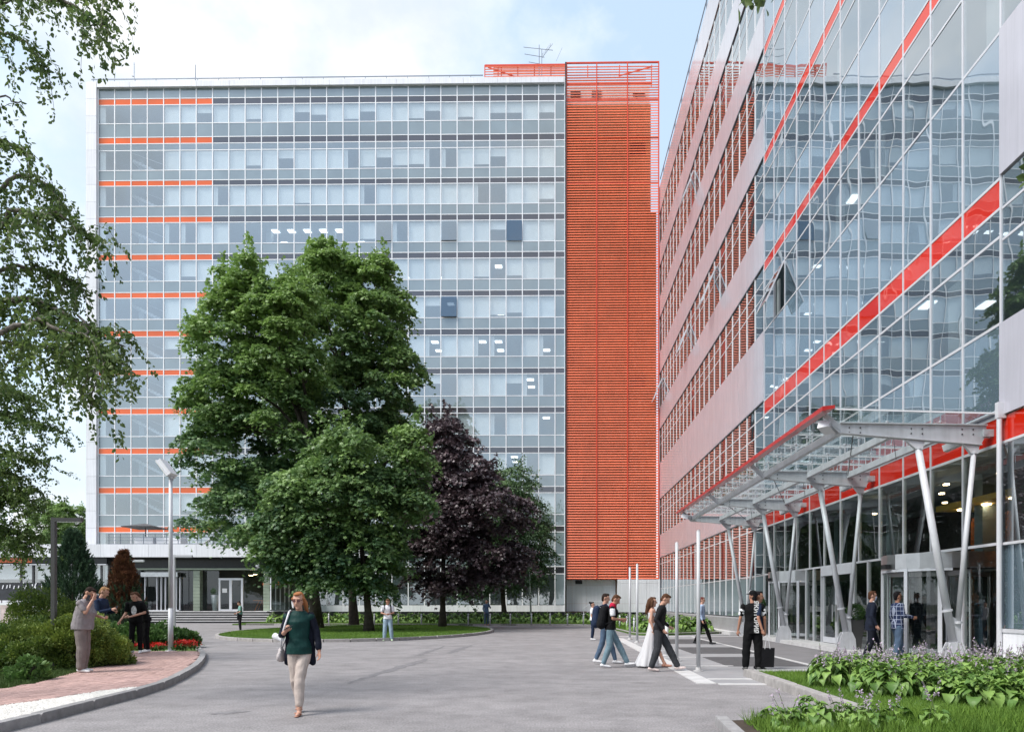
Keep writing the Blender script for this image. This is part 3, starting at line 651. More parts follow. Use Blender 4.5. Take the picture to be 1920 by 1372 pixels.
for i in range(13):
    y = 15.85 + i * MOD; wp('mullion', M_alu, WX - .035, WX + .05, y - .034, y + .034, 0.12 if i in (0, 12) else kz(.132), ROOF)
for (k0, k1, t) in rows: wp('transom', M_alu, WX - .028, WX + .04, 15.85, 33.4, kz(k0) - .032, kz(k0) + .032)
# --- banded part, far (Y 33.4..66) and near (Y 7..15.85)
bands = [(.414, .617), (.946, 1.268), (1.58, 1.774), (2.085, 2.275), (2.59, 2.775), (3.06, 3.25), (3.54, 3.78)]
def banded(ya, yb, i, far):
    ym = (ya + yb) / 2 - WY0
    for j, (a, b_) in enumerate(bands):
        wp('cladding_panel', M_clad, WX - .07, WX + .04, ya + .009, yb - .009, kz(a), kz(b_))
    edges = [(.132, .414)] + [(bands[j][1], bands[j + 1][0]) for j in range(len(bands) - 1)]
    for j, (a, b_) in enumerate(edges):
        cuts = [a, b_ - .145, b_ - .075, b_] if j else [a, b_ - .06, b_]
        for c in range(len(cuts) - 1):
            nm = ('window_pane' if c == 0 else 'top_light_pane') if far else 'near_window_pane'
            m = M_wing
            if not far and j == 0 and c == 1: nm, m = 'red_glass_panel', M_wing_red
            if not far and j == 0 and c == 0: m = M_wing
            tl = R(wr.uniform(-.12, .12))
            link(nm, unit(m), wing, (.0, ym, (kz(cuts[c]) + kz(cuts[c + 1])) / 2), (0, tl, R(wr.uniform(-.08, .08))), (.03, yb - ya - .05, (kz(cuts[c + 1]) - kz(cuts[c])) - .05))
NF = 22
for i in range(NF): banded(WY0 + .03 + i * (65.3 - WY0) / NF, WY0 + .03 + (i + 1) * (65.3 - WY0) / NF, i, True)
for i in range(NF + 1):
    y = WY0 + .03 + i * (65.3 - WY0) / NF; wp('mullion', M_frame, WX - .035, WX + .05, y - .05, y + .05, kz(-.07), kz(3.54))
for i in range(5): banded(15.85 - (i + 1) * MOD, 15.85 - i * MOD, i, False)
for i in range(1, 6): wp('mullion', M_alu, WX - .035, WX + .05, 15.85 - i * MOD - .034, 15.85 - i * MOD + .034, 0.1, kz(3.54))
edges = [bands[j + 1][0] for j in range(len(bands) - 1)]
for b_ in [.414] + edges:
    offs = (.075, .145) if b_ != .414 else (.06,)
    for o_ in offs:
        wp('transom', M_alu, WX - .028, WX + .04, WY0 + .05, 65.3, kz(b_ - o_) - .028, kz(b_ - o_) + .028)
        wp('transom', M_alu, WX - .028, WX + .04, 15.85 - 5 * MOD, 15.8, kz(b_ - o_) - .028, kz(b_ - o_) + .028)
wp('transom', M_alu, WX - .028, WX + .04, WY0 + .05, 65.3, kz(.13) - .028, kz(.13) + .028)
for j, k in enumerate((.414, .946, 1.58, 2.085, 2.59, 3.06)): wp('drip_edge', M_railing, WX - .075, WX - .02, WY0 + .04, 65.3, kz(k) - .05, kz(k) - .005)
# ground-floor glazing of the far part, parapet of its ramp
for i in range(NF):
    ya = WY0 + .03 + i * (65.3 - WY0) / NF; yb = ya + (65.3 - WY0) / NF
    wp('lower_pane', M_spandrel, WX - .015, WX + .015, ya + .05, yb - .05, kz(-.07), kz(.13) - .03)
ramp = MB().box(-.9, .0, 1.2, 31.5, 0, kz(-.075)).build('ramp_wall', M_pave, wing)
MB().box(-1.35, -.9, 1.0, 31.5, 0, .16).build('ramp_ledge', M_strip, wing)
# near part below: glass, sill, grey panels
for i in range(5):
    ya, yb = 15.85 - (i + 1) * MOD, 15.85 - i * MOD
    link('near_lower_pane', unit(M_wing_sp), wing, (.0, (ya + yb) / 2 - WY0, (kz(-.055) + kz(.128)) / 2), (0, 0, 0), (.03, yb - ya - .06, kz(.128) - kz(-.055)))
    wp('base_panel', M_white, WX - .08, WX + .02, ya + .01, yb - .01, .22, kz(-.062))
wp('transom', M_alu, WX - .10, WX + .04, 15.85 - 5 * MOD, 15.8, kz(-.06) - .04, kz(-.06) + .04)
wp('transom', M_alu, WX - .08, WX + .04, 15.85 - 5 * MOD, 15.8, kz(.13) - .03, kz(.13) + .03)
wp('base_kerb', M_strip, WX - .25, WX + .05, 7.5, 15.9, 0, .22)
# opened sashes on the far part
for y, k0, k1 in ((60.5, .80 + .95, 1.99 - .06), (52.0, 1.80, 2.0), (43.6, 1.80, 2.02), (50.3, 2.80, 3.0), (64.2, 1.80, 2.0)):
    if k0 < 1.774: continue
    z0, z1 = kz(k0), kz(k1); h = z1 - z0; a = R(22)
    mb = MB()
    for yy in (y - .6, y + .6): mb.bar((-.06, yy - WY0, z1), (-.06 - math.sin(a) * h, yy - WY0, z1 - math.cos(a) * h), .07, .07)
    mb.bar((-.06 - math.sin(a) * h, y - .6 - WY0, z1 - math.cos(a) * h), (-.06 - math.sin(a) * h, y + .6 - WY0, z1 - math.cos(a) * h), .07, .07)
    o = mb.build('open_sash_frame', M_alu, wing)
    link('open_window_pane', unit(M_win), wing, (-.06 - math.sin(a) * h / 2, y - WY0, z1 - math.cos(a) * h / 2), (0, a, 0), (.03, 1.16, h - .05))
# roof edge rail
rl = MB(); y = 14.0
while y < 65.5: rl.box(-.02, .06, y - WY0 - .03, y - WY0 + .03, kz(3.78), kz(3.86)); y += 2.9
rl.box(-.0, .05, 8 - WY0, 65.3 - WY0, kz(3.86), kz(3.87)); rl.build('roof_rail', M_railing, wing)
# carcass
mb = MB(); levels = [.365] + [a for a, _ in bands[1:]]
for j, a in enumerate([.40, .93, 1.57, 2.07, 2.57, 3.05]): mb.box(.25, 6.0, -26, 31.9, kz(a), kz(a) + (.9 if j else .5))
mb.build('floor_slab', M_slab, wing)
MB().box(6.0, 12, -26, 31.9, 0, ROOF).build('core_wall', M_int, wing)
MB().box(.1, 12, 31.9, 32.3, 0, ROOF).box(.1, 12, -26.4, -26, 0, ROOF).build('end_wall', M_white, wing)
MB().box(.1, 12, -26, 32.2, ROOF, ROOF + .3).build('roof', M_pave, wing)
MB().box(-.02, 6, -26, 31.9, .02, .10).build('lobby_floor', M_pave2, wing)
# curtains and lamps inside
for (k0, k1, t) in rows:
    if t != 'W': continue
    for i in range(12):
        if wr.random() < .32:
            ya = 15.85 + i * MOD + wr.uniform(.05, .7); wp('curtain', M_blind, WX + .3, WX + .36, ya, ya + wr.uniform(.3, .7), kz(k0), kz(k1))
for j, (k, yy) in enumerate(((.93, 22), (1.57, 27.5))):
    for dx in (1.6, 3.4): wp('ceiling_lamp', M_lamp, WX + dx, WX + dx + .3, yy, yy + .6, kz(k) - .05, kz(k) - .01)
# lobby interior behind the entrance glass
wp('wood_wall', M_wood, WX + 2.72, WX + 2.8, 15.75, 21.6, .1, 4.1)
for i in range(7): wp('wood_panel', M_wood, WX + 2.64, WX + 2.70, 15.8 + i * .82, 15.8 + i * .82 + .80, .12, 4.0)
wp('lobby_wall', M_intdark, WX + 5.6, WX + 5.9, 15.5, 33.3, .1, 5.2)
wp('yellow_soffit', M_yellow, WX + 1.85, WX + 5.5, 15.75, 22.0, 4.34, 4.5)
wp('lobby_end_wall', mat('dark_wood', (.12, .03, .012), .5, var=.3), WX + .12, WX + 5.5, 15.55, 15.7, .1, 4.9)
wp('lobby_wall', M_intdark, WX + .12, WX + 5.6, 33.1, 33.25, .1, 5.3)
for yy in (20.2, 25.6, 30.4): wp('lobby_column', M_int, WX + 2.2, WX + 2.6, yy, yy + .4, .1, 5.2)
for yy, xx in ((16.8, 1), (18.5, 1.6), (20.3, 1.2), (22, 2), (24, 3.2), (27, 2.2)): wp('warm_lamp', M_lampw, WX + xx, WX + xx + .12, yy, yy + .12, 4.9, 4.94)
for yy in (16.4, 17.6, 18.8, 20.0, 21.2): wp('warm_lamp', M_lampw, WX + 2.15, WX + 2.33, yy, yy + .18, 4.30, 4.335)  # lamp row added below the soffit to light the wood wall

# ground-floor entrance line under the transom k=.132: side lights, hinged doors
H0 = kz(.132)
solid = [(15.85, 17.3), (21.4, 23.5), (26.3, 27.9), (32.2, 33.35)]
for ya, yb in solid:
    n = max(1, round((yb - ya) / 1.0))
    for i in range(n):
        a, c = ya + (yb - ya) * i / n, ya + (yb - ya) * (i + 1) / n
        wp('side_light_pane', M_lobby, WX - .015, WX + .015, a + .04, c - .04, .16, H0 - .03)
        wp('side_light_post', M_alu, WX - .06, WX + .05, a - .035, a + .035, .12, H0)
    wp('side_light_post', M_alu, WX - .06, WX + .05, yb - .035, yb + .035, .12, H0)
# pair of hinged doors (Y 21.6..24.2)
wp('door_frame', M_alu, WX - .09, WX + .05, 23.55, 26.25, H0 - .34, H0 - .03)
for a, c in ((23.7, 24.9), (24.95, 26.15)):
    d = wp('door_leaf', M_lobby, WX - .02, WX + .02, a, c, .2, H0 - .36)
    for y0 in (a, c - .07): wp('door_stile', M_alu, WX - .05, WX + .03, y0, y0 + .07, .14, H0 - .35)
    wp('door_rail', M_alu, WX - .05, WX + .03, a + .07, c - .07, .14, .34)
    wp('door_handle', M_brushed, WX - .14, WX - .10, (a + .12) if a > 24 else (c - .16), (a + .15) if a > 24 else (c - .13), .9, 1.5)
wp('threshold', M_strip, WX - 1.05, WX, 15.9, 33.3, .004, .12)
# revolving doors
def revolving(yc, label):
    t = tag(empty('revolving_door', (WX + .85, yc, .12)), label, 'revolving door', 'revolving doors of the glass wing')
    r = 1.62; hd = H0 - .12 - .42; n = 28
    def arc(mb, a0, a1, ra, rb, z0, z1, seg=10):
        for i in range(seg):
            u, v = a0 + (a1 - a0) * i / seg, a0 + (a1 - a0) * (i + 1) / seg
            q = [(ra * math.cos(u), ra * math.sin(u)), (rb * math.cos(u), rb * math.sin(u)), (rb * math.cos(v), rb * math.sin(v)), (ra * math.cos(v), ra * math.sin(v))]
            mb.hexa([(x, y, z0) for x, y in q] + [(x, y, z1) for x, y in q])
        return mb
    arc(MB(), 0, 2 * math.pi, r - .1, r + .03, hd, hd + .40, n).build('drum_head', M_brushed, t)
    MB().lathe([(r - .12, hd + .05), (r - .12, hd + .09)], n=n).build('drum_ceiling', M_intdark, t)
    for a0, a1 in ((R(125), R(155)), (R(205), R(235)), (R(-50), R(50))): arc(MB(), a0, a1, r - .03, r, .05, hd, 8).build('curved_pane', M_lobby, t)
    for a in (125, 155, 205, 235): MB().box(-.035, .035, -.05, .05, 0, hd).build('door_post', M_alu, t, loc=(r * math.cos(R(a)), r * math.sin(R(a)), 0)).rotation_euler = (0, 0, R(a))
    arc(MB(), R(115), R(245), r - .06, r + .02, hd - .07, hd, 14).build('head_trim', M_alu, t)
    for a in (20, 140, 260):
        ca, sa = math.cos(R(a)), math.sin(R(a))
        lf = MB().bar((.1 * ca, .1 * sa, hd / 2), ((r - .1) * ca, (r - .1) * sa, hd / 2), .03, hd - .3).build('door_leaf', M_lobby, t)
        fr = MB(); fr.bar((.08 * ca, .08 * sa, .1), ((r - .08) * ca, (r - .08) * sa, .1), .05, .12); fr.bar((.08 * ca, .08 * sa, hd - .1), ((r - .08) * ca, (r - .08) * sa, hd - .1), .05, .12)
        fr.tube(((r - .1) * ca, (r - .1) * sa, .05), ((r - .1) * ca, (r - .1) * sa, hd - .05), .03, n=6); fr.tube((0, 0, .05), (0, 0, hd - .05), .05, n=8)
        fr.build('leaf_frame', M_alu, lf)
    MB().box(-r - .18, -r - .04, -.22, .05, hd + .02, hd + .14).build('door_sensor', M_black, t)
    return t
revolving(19.55, 'revolving glass door with brushed steel drum nearest the flower bed, plaid-shirted man entering')
revolving(30.0, 'revolving glass door with brushed steel drum beyond the pair of hinged doors')

# ------------------------------------------------------------------ glass entrance canopy on V-shaped struts
can = tag(empty('entrance_canopy', (9.15, 24.8, 0)), 'sloping glass entrance canopy with red front edge on steel V-struts', 'canopy')
CO = Vector((9.15, 24.8, 0))
def cbuild(mb, nm, m, smooth=False, parent=None):
    mb.v = [tuple(Vector(v) - CO) for v in mb.v]; return mb.build(nm, m, parent or can, smooth)
BY = [16.2, 22.1, 28.0, 33.5]
def ztop(x): return 5.60 - (x - 6.55) / 3.3 * .05
for bi, y in enumerate(BY):
    # tapered plate girder
    x0, x1 = 6.55, 9.85
    mb = MB(); w = .03
    zb = lambda x: 5.40 - (x - 6.55) / 3.3 * .27
    pts = [(x0, 5.40), (x1 - .12, zb(x1)), (x1, zb(x1) + .22), (x1, ztop(x1)), (x0, ztop(x0))]
    n = len(pts); vs = [(p[0], y - w, p[1]) for p in pts] + [(p[0], y + w, p[1]) for p in pts]
    mb.add(vs, [tuple(range(n)), tuple(range(2 * n - 1, n - 1, -1))] + [((i + 1) % n, i, n + i, n + (i + 1) % n) for i in range(n)])
    g = cbuild(mb, 'girder', M_steel)
    mb = MB(); mb.bar((x0, y, ztop(x0) + .012), (x1, y, ztop(x1) + .012), .16, .024); mb.bar((x0, y, 5.40 - .012), (x1 - .12, y, zb(x1) - .012), .16, .024); cbuild(mb, 'girder_flange', M_steel, parent=None)
    mb = MB()
    for xb in (6.75, 7.0, 8.15, 8.4, 9.3, 9.55):
        for zz in (.09, .2): mb.tube((xb, y - .045, ztop(xb) - zz), (xb, y + .045, ztop(xb) - zz), .016, n=6)
    cbuild(mb, 'girder_bolt', M_black)
    # arm to the fascia, bracket to the wall
    mb = MB(); mb.bar((6.6, y, 5.48), (6.2, y, 5.78), .05, .12); mb.bar((6.55, y, 5.42), (6.35, y, 5.60), .03, .05); cbuild(mb, 'fascia_arm', M_steel)
    mb = MB(); mb.box(9.75, 10.0, y - .09, y - .05, 5.30, 5.46); mb.box(9.75, 10.0, y + .05, y + .09, 5.30, 5.46); mb.tube((9.8, y - .1, 5.38), (9.8, y + .1, 5.38), .05); cbuild(mb, 'wall_bracket', M_steel)
    # spot lamp
    mb = MB(); mb.bar((9.35, y + .12, 5.22), (9.15, y + .42, 5.12), .16, .15); cbuild(mb, 'spot_lamp', M_alu)
    # V strut
    foot = (9.12, y, .62); ta = (8.33, y, 5.02); tb = (9.58, y, 4.92)
    mb = MB(); mb.tube(foot, ta, .088, .075, 14); c1 = cbuild(mb, 'strut', M_steel, True)
    mb = MB(); mb.tube((9.22, y, 1.10), tb, .06, .055, 12); c2 = cbuild(mb, 'strut', M_steel, True)
    d = (Vector(ta) - Vector(foot)).normalized(); f = Vector(foot)
    mb = MB(); mb.tube(f, f + d * .05, .11, .11, 14); mb.tube(f + d * .75, f + d * .79, .115, .115, 14); mb.tube((9.22, y, 1.08), (9.222, y, 1.14), .09, .09, 12); cbuild(mb, 'strut_collar', M_steel)
    mb = MB(); mb.hexa([(9.08, y - .02, .62), (9.30, y - .02, .62), (9.30, y + .02, .62), (9.08, y + .02, .62), (9.00, y - .02, 1.3), (9.26, y - .02, 1.15), (9.26, y + .02, 1.15), (9.00, y + .02, 1.3)]); cbuild(mb, 'gusset', M_steel)
    for s in (-1, 1):
        yy = y + s * .09
        mb = MB(); pr = [(8.82, 0), (9.42, 0), (9.38, .45), (9.28, .66), (9.0, .66), (8.92, .5)]; n = 6
        vs = [(p[0], yy - .015, p[1]) for p in pr] + [(p[0], yy + .015, p[1]) for p in pr]
        mb.add(vs, [tuple(range(n)), tuple(range(2 * n - 1, n - 1, -1))] + [((i + 1) % n, i, n + i, n + (i + 1) % n) for i in range(n)]); cbuild(mb, 'foot_plate', M_steel)
    for tp in (ta, tb):                          # head brackets
        mb = MB(); mb.hexa([(tp[0] - .07, y - .05, tp[2]), (tp[0] + .07, y - .05, tp[2]), (tp[0] + .07, y + .05, tp[2]), (tp[0] - .07, y + .05, tp[2]), (tp[0] - .42, y - .02, 5.33), (tp[0] + .16, y - .02, 5.28), (tp[0] + .16, y + .02, 5.28), (tp[0] - .42, y + .02, 5.33)]); mb.tube((tp[0], y - .09, tp[2] + .02), (tp[0], y + .09, tp[2] + .02), .03, n=8); cbuild(mb, 'head_bracket', M_steel)
for xp in (6.62, 7.95, 9.2):                       # purlins along the canopy
    for k in range(3): mb = MB(); mb.box(xp - .06, xp + .06, BY[k] + .04, BY[k + 1] - .04, 5.40, 5.57); cbuild(mb, 'purlin', M_steel)
for k in range(3):                                # thin tie rods
    mb = MB(); mb.tube((6.9, BY[k] + .1, 5.42), (9.1, BY[k + 1] - .2, 5.44), .012, n=5); mb.tube((7.9, BY[k] + .3, 5.4), (7.98, BY[k] + .32, 4.86), .008, n=4); cbuild(mb, 'tie_rod', M_black)
npan = 15; y0c, y1c = 15.87, 34.0
for i in range(npan):
    ya, yb = y0c + (y1c - y0c) * i / npan, y0c + (y1c - y0c) * (i + 1) / npan
    for j in range(2):
        xa, xb = 6.25 + j * 1.84, 6.25 + (j + 1) * 1.84
        za, zb2 = 5.88 - (xa - 6.25) * .027, 5.88 - (xb - 6.25) * .027
        mb = MB(); mb.hexa([(xa + .01, ya + .01, za - .012), (xb - .01, ya + .01, zb2 - .012), (xb - .01, yb - .01, zb2 - .012), (xa + .01, yb - .01, za - .012), (xa + .01, ya + .01, za + .012), (xb - .01, ya + .01, zb2 + .012), (xb - .01, yb - .01, zb2 + .012), (xa + .01, yb - .01, za + .012)]); cbuild(mb, 'glass_sheet', M_canglass)
for i in range(npan + 1):
    y = y0c + (y1c - y0c) * i / npan
    cbuild(MB().bar((6.3, y, 5.845), (9.9, y, 5.75), .022, .03), 'glass_rib', M_frame)
stud = MB().tube((0, 0, 5.57), (0, 0, 5.83), .013, n=5).tube((0, 0, 5.81), (0, 0, 5.85), .035, n=6).bar((-.14, 0, 5.80), (.14, 0, 5.80), .02, .02).mesh('glass_stud', M_alu)
for i in range(npan + 1):
    for xp in (6.62, 7.95, 9.2):
        for dy in (-.18, .18):
            y = y0c + (y1c - y0c) * i / npan + dy
            if BY[0] < y < BY[3]: link('glass_stud', stud, can, (xp - CO.x, y - CO.y, 0))
mb = MB()
mb.hexa([(6.02, y0c - .03, 5.80), (6.30, y0c - .03, 5.86), (6.30, y1c + .2, 5.86), (6.02, y1c + .2, 5.80), (6.02, y0c - .03, 5.90), (6.30, y0c - .03, 5.93), (6.30, y1c + .2, 5.93), (6.02, y1c + .2, 5.90)])
cbuild(mb, 'red_fascia', M_redfascia)
cbuild(MB().tube((9.93, y0c, 5.80), (9.93, y1c, 5.80), .035), 'wall_rail', M_alu)
mb = MB(); mb.bar((6.2, 16.25, 5.62), (6.45, 16.45, 5.50), .28, .18); mb.bar((6.2, 33.4, 5.62), (6.45, 33.1, 5.50), .28, .18); cbuild(mb, 'end_lamp', M_alu)
mb = MB(); mb.tube((9.86, 15.72, .2), (9.86, 15.72, 5.7), .055, n=12); mb.box(9.80, 9.98, 15.66, 15.78, 5.6, 5.95); cbuild(mb, 'drain_pipe', M_alu)
# ------------------------------------------------------------------ ground
def sheet(name, poly, z, m, kind='structure', thick=None):
    mb = MB()
    if thick: mb.prism(poly, z - thick, z)
    else: mb.add([(p[0], p[1], z) for p in poly], [tuple(range(len(poly)))])
    o = mb.build(name, m); o['kind'] = kind; return o
sheet('terrain', [(-900, -700), (900, -700), (900, 1500), (-900, 1500)], -.02, M_far)
road = sheet('road', [(-70, -40), (60, -40), (60, 64), (-70, 64)], 0.0, M_asphalt)
def inside(p, poly):
    x, y = p; c = False; j = len(poly) - 1
    for i in range(len(poly)):
        if (poly[i][1] > y) != (poly[j][1] > y) and x < (poly[j][0] - poly[i][0]) * (y - poly[i][1]) / (poly[j][1] - poly[i][1]) + poly[i][0]: c = not c
        j = i
    return c
def offset(line, d):
    out = []
    for i, p in enumerate(line):
        a = Vector(line[max(i - 1, 0)]); b = Vector(line[min(i + 1, len(line) - 1)]); t = (b - a).normalized(); out.append((p[0] - t.y * d, p[1] + t.x * d))
    return out
def resample(line, step):
    out = [Vector(line[0])]; acc = 0
    for i in range(len(line) - 1):
        a, b = Vector(line[i]), Vector(line[i + 1]); L = (b - a).length; t = step - acc
        while t <= L: out.append(a + (b - a) * t / L); t += step
        acc = (acc + L) % step
    if (out[-1] - Vector(line[-1])).length > step * .3: out.append(Vector(line[-1]))
    return out
def kerb(line, parent, m, h=.13, w=.16, step=1.0, name='kerb_stone', side=1):
    """kerb stones laid end to end along the line; side: +1 puts the stone to the left of the line"""
    pts = resample(line, step)
    for i in range(len(pts) - 1):
        a, b = pts[i], pts[i + 1]; t = (b - a).normalized(); n = Vector((-t.y, t.x)) * side; g = .006
        a2, b2 = a + t * g, b - t * g; dz = random.Random(i).uniform(-.004, .004)
        q = [a2, b2, b2 + n * w, a2 + n * w]
        if side < 0: q = [a2 + n * w, b2 + n * w, b2, a2]
        mb = MB(); ch = .018
        c = sum(q, Vector((0, 0))) / 4
        mb.hexa([(p.x - c.x, p.y - c.y, -.05) for p in q] + [(p.x - c.x, p.y - c.y, h - ch + dz) for p in q])
        mb.hexa([(p.x - c.x, p.y - c.y, h - ch + dz) for p in q] + [((p.x - c.x) * 1.0 - (0), (p.y - c.y), h + dz) for p in [c2 + (c - c2) * .06 for c2 in q]])
        mb.build(name, m, parent, loc=(c.x, c.y, 0))
# --- left walkway and planting
kl = [(-6.45, 3.0), (-6.5, 6.5), (-6.53, 8.6), (-6.59, 9.54), (-6.68, 10.25), (-6.69, 10.83), (-6.76, 11.6), (-6.86, 12.3), (-7.01, 13.1), (-7.34, 14.2), (-8.1, 16.5), (-9.2, 19.1), (-10.2, 21.2), (-12.4, 25.0), (-16.5, 31.0), (-21, 37), (-27, 42), (-40, 46)]
def smooth(line, n=3):
    for _ in range(n):
        out = [line[0]]
        for i in range(len(line) - 1):
            a, b = line[i], line[i + 1]; out += [(a[0] * .75 + b[0] * .25, a[1] * .75 + b[1] * .25), (a[0] * .25 + b[0] * .75, a[1] * .25 + b[1] * .75)]
        out.append(line[-1]); line = out
    return line
kls = smooth(kl, 2)
inner = offset(kls, .155)
bed = sheet('left_lawn', inner + [(-60, 46), (-60, 3)], .085, M_turf, thick=.1)
kerb(kls, bed, M_kerb, h=.13, w=.155, step=1.25)
# path: between kerb and planting
pa = [p for p in inner if p[1] < 21.2]
path_poly = pa + [(-10.6, 21.25), (-13.2, 21.25), (-10.7, 18.2), (-10.35, 16.9), (-10.05, 15.7), (-9.55, 14.2), (-9.2, 12.7), (-9.15, 11.9), (-9.5, 8.0), (-10.0, 3.0)]
pathbed = sheet('brick_path', path_poly, .098, M_joint, thick=.05)
gravel_poly = [(p[0] - .002, p[1]) for p in pa if p[1] < 12.3] + [(-7.15, 12.2), (-7.36, 11.7), (-7.46, 10.84), (-7.69, 10.0), (-7.8, 8.0), (-7.9, 3.0)]
gb = sheet('gravel_strip', gravel_poly, .112, M_gravel)
g = np.random.default_rng(4)
def scatter(poly, n, gg):
    xs = [p[0] for p in poly]; ys = [p[1] for p in poly]; out = []
    while len(out) < n:
        q = gg.uniform((min(xs), min(ys)), (max(xs), max(ys)), (n, 2))
        out += [tuple(p) for p in q if inside(p, poly)]
    return np.array(out[:n])
pts = scatter([p for p in gravel_poly if p[1] >= 7.0] + [], 9000, g)
oct_v = np.array([[1, 0, 0], [0, 1, 0], [-1, 0, 0], [0, -1, 0], [0, 0, 1], [0, 0, -1]], float); oct_f = np.array([(0, 1, 4), (1, 2, 4), (2, 3, 4), (3, 0, 4)])
n = len(pts); sz = g.uniform(.008, .02, n); rot = g.uniform(0, 6.28, n)
V = oct_v[None] * g.uniform(.6, 1.3, (n, 6, 3)) * sz[:, None, None]
c, s = np.cos(rot), np.sin(rot); V = np.stack([V[..., 0] * c[:, None] - V[..., 1] * s[:, None], V[..., 0] * s[:, None] + V[..., 1] * c[:, None], V[..., 2] * .7], -1)
V[..., 0] += pts[:, 0:1]; V[..., 1] += pts[:, 1:2]; V[..., 2] += .118
o = link('white_gravel', mesh_np('white_gravel', V.reshape(-1, 3), (oct_f[None] + (np.arange(n) * 6)[:, None, None]).reshape(-1, 3), M_gravel)); tag(o, 'white pebbles filling the strip beside the kerb', 'gravel', kind='stuff')
# bricks: running bond, the nearest as single pieces
brick_mesh = MB().hexa([(-.098, -.048, -.03), (.098, -.048, -.03), (.098, .048, -.03), (-.098, .048, -.03), (-.098, -.048, .022), (.098, -.048, .022), (.098, .048, .022), (-.098, .048, .022)]).hexa([(-.098, -.048, .022), (.098, -.048, .022), (.098, .048, .022), (-.098, .048, .022), (-.092, -.042, .027), (.092, -.042, .027), (.092, .042, .027), (-.092, .042, .027)]).mesh('brick', M_brick)
ang = R(62); ca, sa = math.cos(ang), math.sin(ang); bricks = []
for i in range(-60, 160):
    for j in range(-180, 260):
        u = i * .204 + (j % 2) * .102; v = j * .104
        x = -9 + u * ca - v * sa; y = 12 + u * sa + v * ca
        if y < 6.5 or y > 21.4 or x > -5 or x < -14: continue
        if inside((x, y), path_poly) and not inside((x, y), gravel_poly): bricks.append((x, y))
vis = lambda b: abs((b[0]) / b[1] * F + VX) < 5000 and (b[0] / b[1] * F + VX) > -10
seen = sorted([b for b in bricks if vis(b)], key=lambda b: b[1]); near = set(seen[:300])
br = random.Random(9)
Vb = np.array([v.co[:] for v in brick_mesh.vertices]); Fb = [tuple(p.vertices) for p in brick_mesh.polygons]
Va, Fa2, Ta = [], [], []
for b_ in bricks:
    if b_ in near:
        link('brick', brick_mesh, pathbed, (b_[0], b_[1], .098 + br.uniform(-.003, .003)), (br.uniform(-.01, .01), br.uniform(-.01, .01), ang + br.uniform(-.01, .01)))
    else:
        a = ang + br.uniform(-.012, .012); rc, rs = math.cos(a), math.sin(a); base = len(Va) * 16; w = Vb.copy()
        w2 = np.stack([w[:, 0] * rc - w[:, 1] * rs + b_[0], w[:, 0] * rs + w[:, 1] * rc + b_[1], w[:, 2] + .098 + br.uniform(-.003, .003)], -1)
        Va.append(w2); Fa2 += [tuple(base + k for k in f) for f in Fb]; Ta += [br.random()] * 16
M_brick2 = mat('paving_brick_far', (0, 0, 0), 0.8, var=0.15, vscale=14, tint_attr=((.35, .225, .20), (.48, .32, .29)))
o = link('brick_rows', mesh_np('brick_rows', np.concatenate(Va), np.array(Fa2), M_brick2, Ta), pathbed); o['kind'] = 'stuff'
# --- island
IC = (-9.7, 37.9); IA, IB = 6.5, 9.6
isl = [(IC[0] + IA * math.cos(a), IC[1] + IB * math.sin(a)) for a in np.linspace(0, 2 * math.pi, 73)[:-1]]
island = sheet('round_lawn', isl, .10, M_turf, thick=.1)
kerb(isl + [isl[0]], island, M_kerb2, h=.13, w=.15, step=1.0, side=-1)
# --- far planting bed along the block
fb_line = smooth([(-30, 50.3), (-20, 50.2), (-12, 49.9), (-4, 49.7), (1.5, 49.2), (3.0, 47.5), (3.55, 43.0), (3.8, 38.5), (4.0, 35.2), (4.35, 34.1), (5.5, 34.1), (9.3, 36.6)], 2)
fb_poly = fb_line + [(9.1, 64.3), (-23, 65.4), (-23, 58), (-22.6, 50.3)]
fb_line2 = [p for p in fb_line if p[0] > -22.5]
fb_poly = fb_line2 + [(9.0, 36.8), (9.0, 64.5), (-22.4, 65.3), (-22.4, 50.4)]
fbed = sheet('far_lawn', fb_poly, .09, M_turf, thick=.09)
kerb([p for p in fb_line2], fbed, M_kerb2, h=.12, w=.12, step=1.0)
# --- entrance apron
apron = sheet('entrance_apron', [(2.95, 13.8), (4.1, 13.8), (4.1, 15.2), (9.0, 15.2), (9.0, 36.4), (5.5, 33.9), (4.2, 33.9), (2.95, 31.6)], .004, M_pave)
sheet('apron_roadway', [(6.6, 15.4), (8.9, 15.4), (8.9, 35.0), (6.6, 33.9)], .008, M_pave2, 'structure')
def strip(name, pts, w, m, z=.012, n=None):
    (x0, y0), (x1, y1) = pts; d = Vector((x1 - x0, y1 - y0)); L = d.length; d /= L; nn = Vector((-d.y, d.x)) * w / 2; k = n or max(1, round(L / 1.0)); par = None
    for i in range(k):
        a = Vector((x0, y0)) + d * (L * i / k + .006); b = Vector((x0, y0)) + d * (L * (i + 1) / k - .006)
        mb = MB(); q = [a - nn, b - nn, b + nn, a + nn]; c = (a + b) / 2
        mb.hexa([(p.x - c.x, p.y - c.y, -.02) for p in q] + [(p.x - c.x, p.y - c.y, z) for p in q]); mb.build(name, m, apron, loc=(c.x, c.y, 0))
strip('edge_slab', ((3.0, 13.7), (3.0, 31.4)), .36, M_strip, .016, 24)
strip('edge_slab', ((3.2, 13.62), (4.1, 13.62)), .20, M_strip, .015)
strip('edge_slab', ((3.2, 14.55), (4.1, 14.55)), .16, M_strip, .014)
strip('edge_slab', ((3.2, 33.2), (9.0, 33.2)), .34, M_strip, .014)
strip('edge_slab', ((6.5, 15.3), (6.5, 33.0)), .10, M_strip, .013, 10)
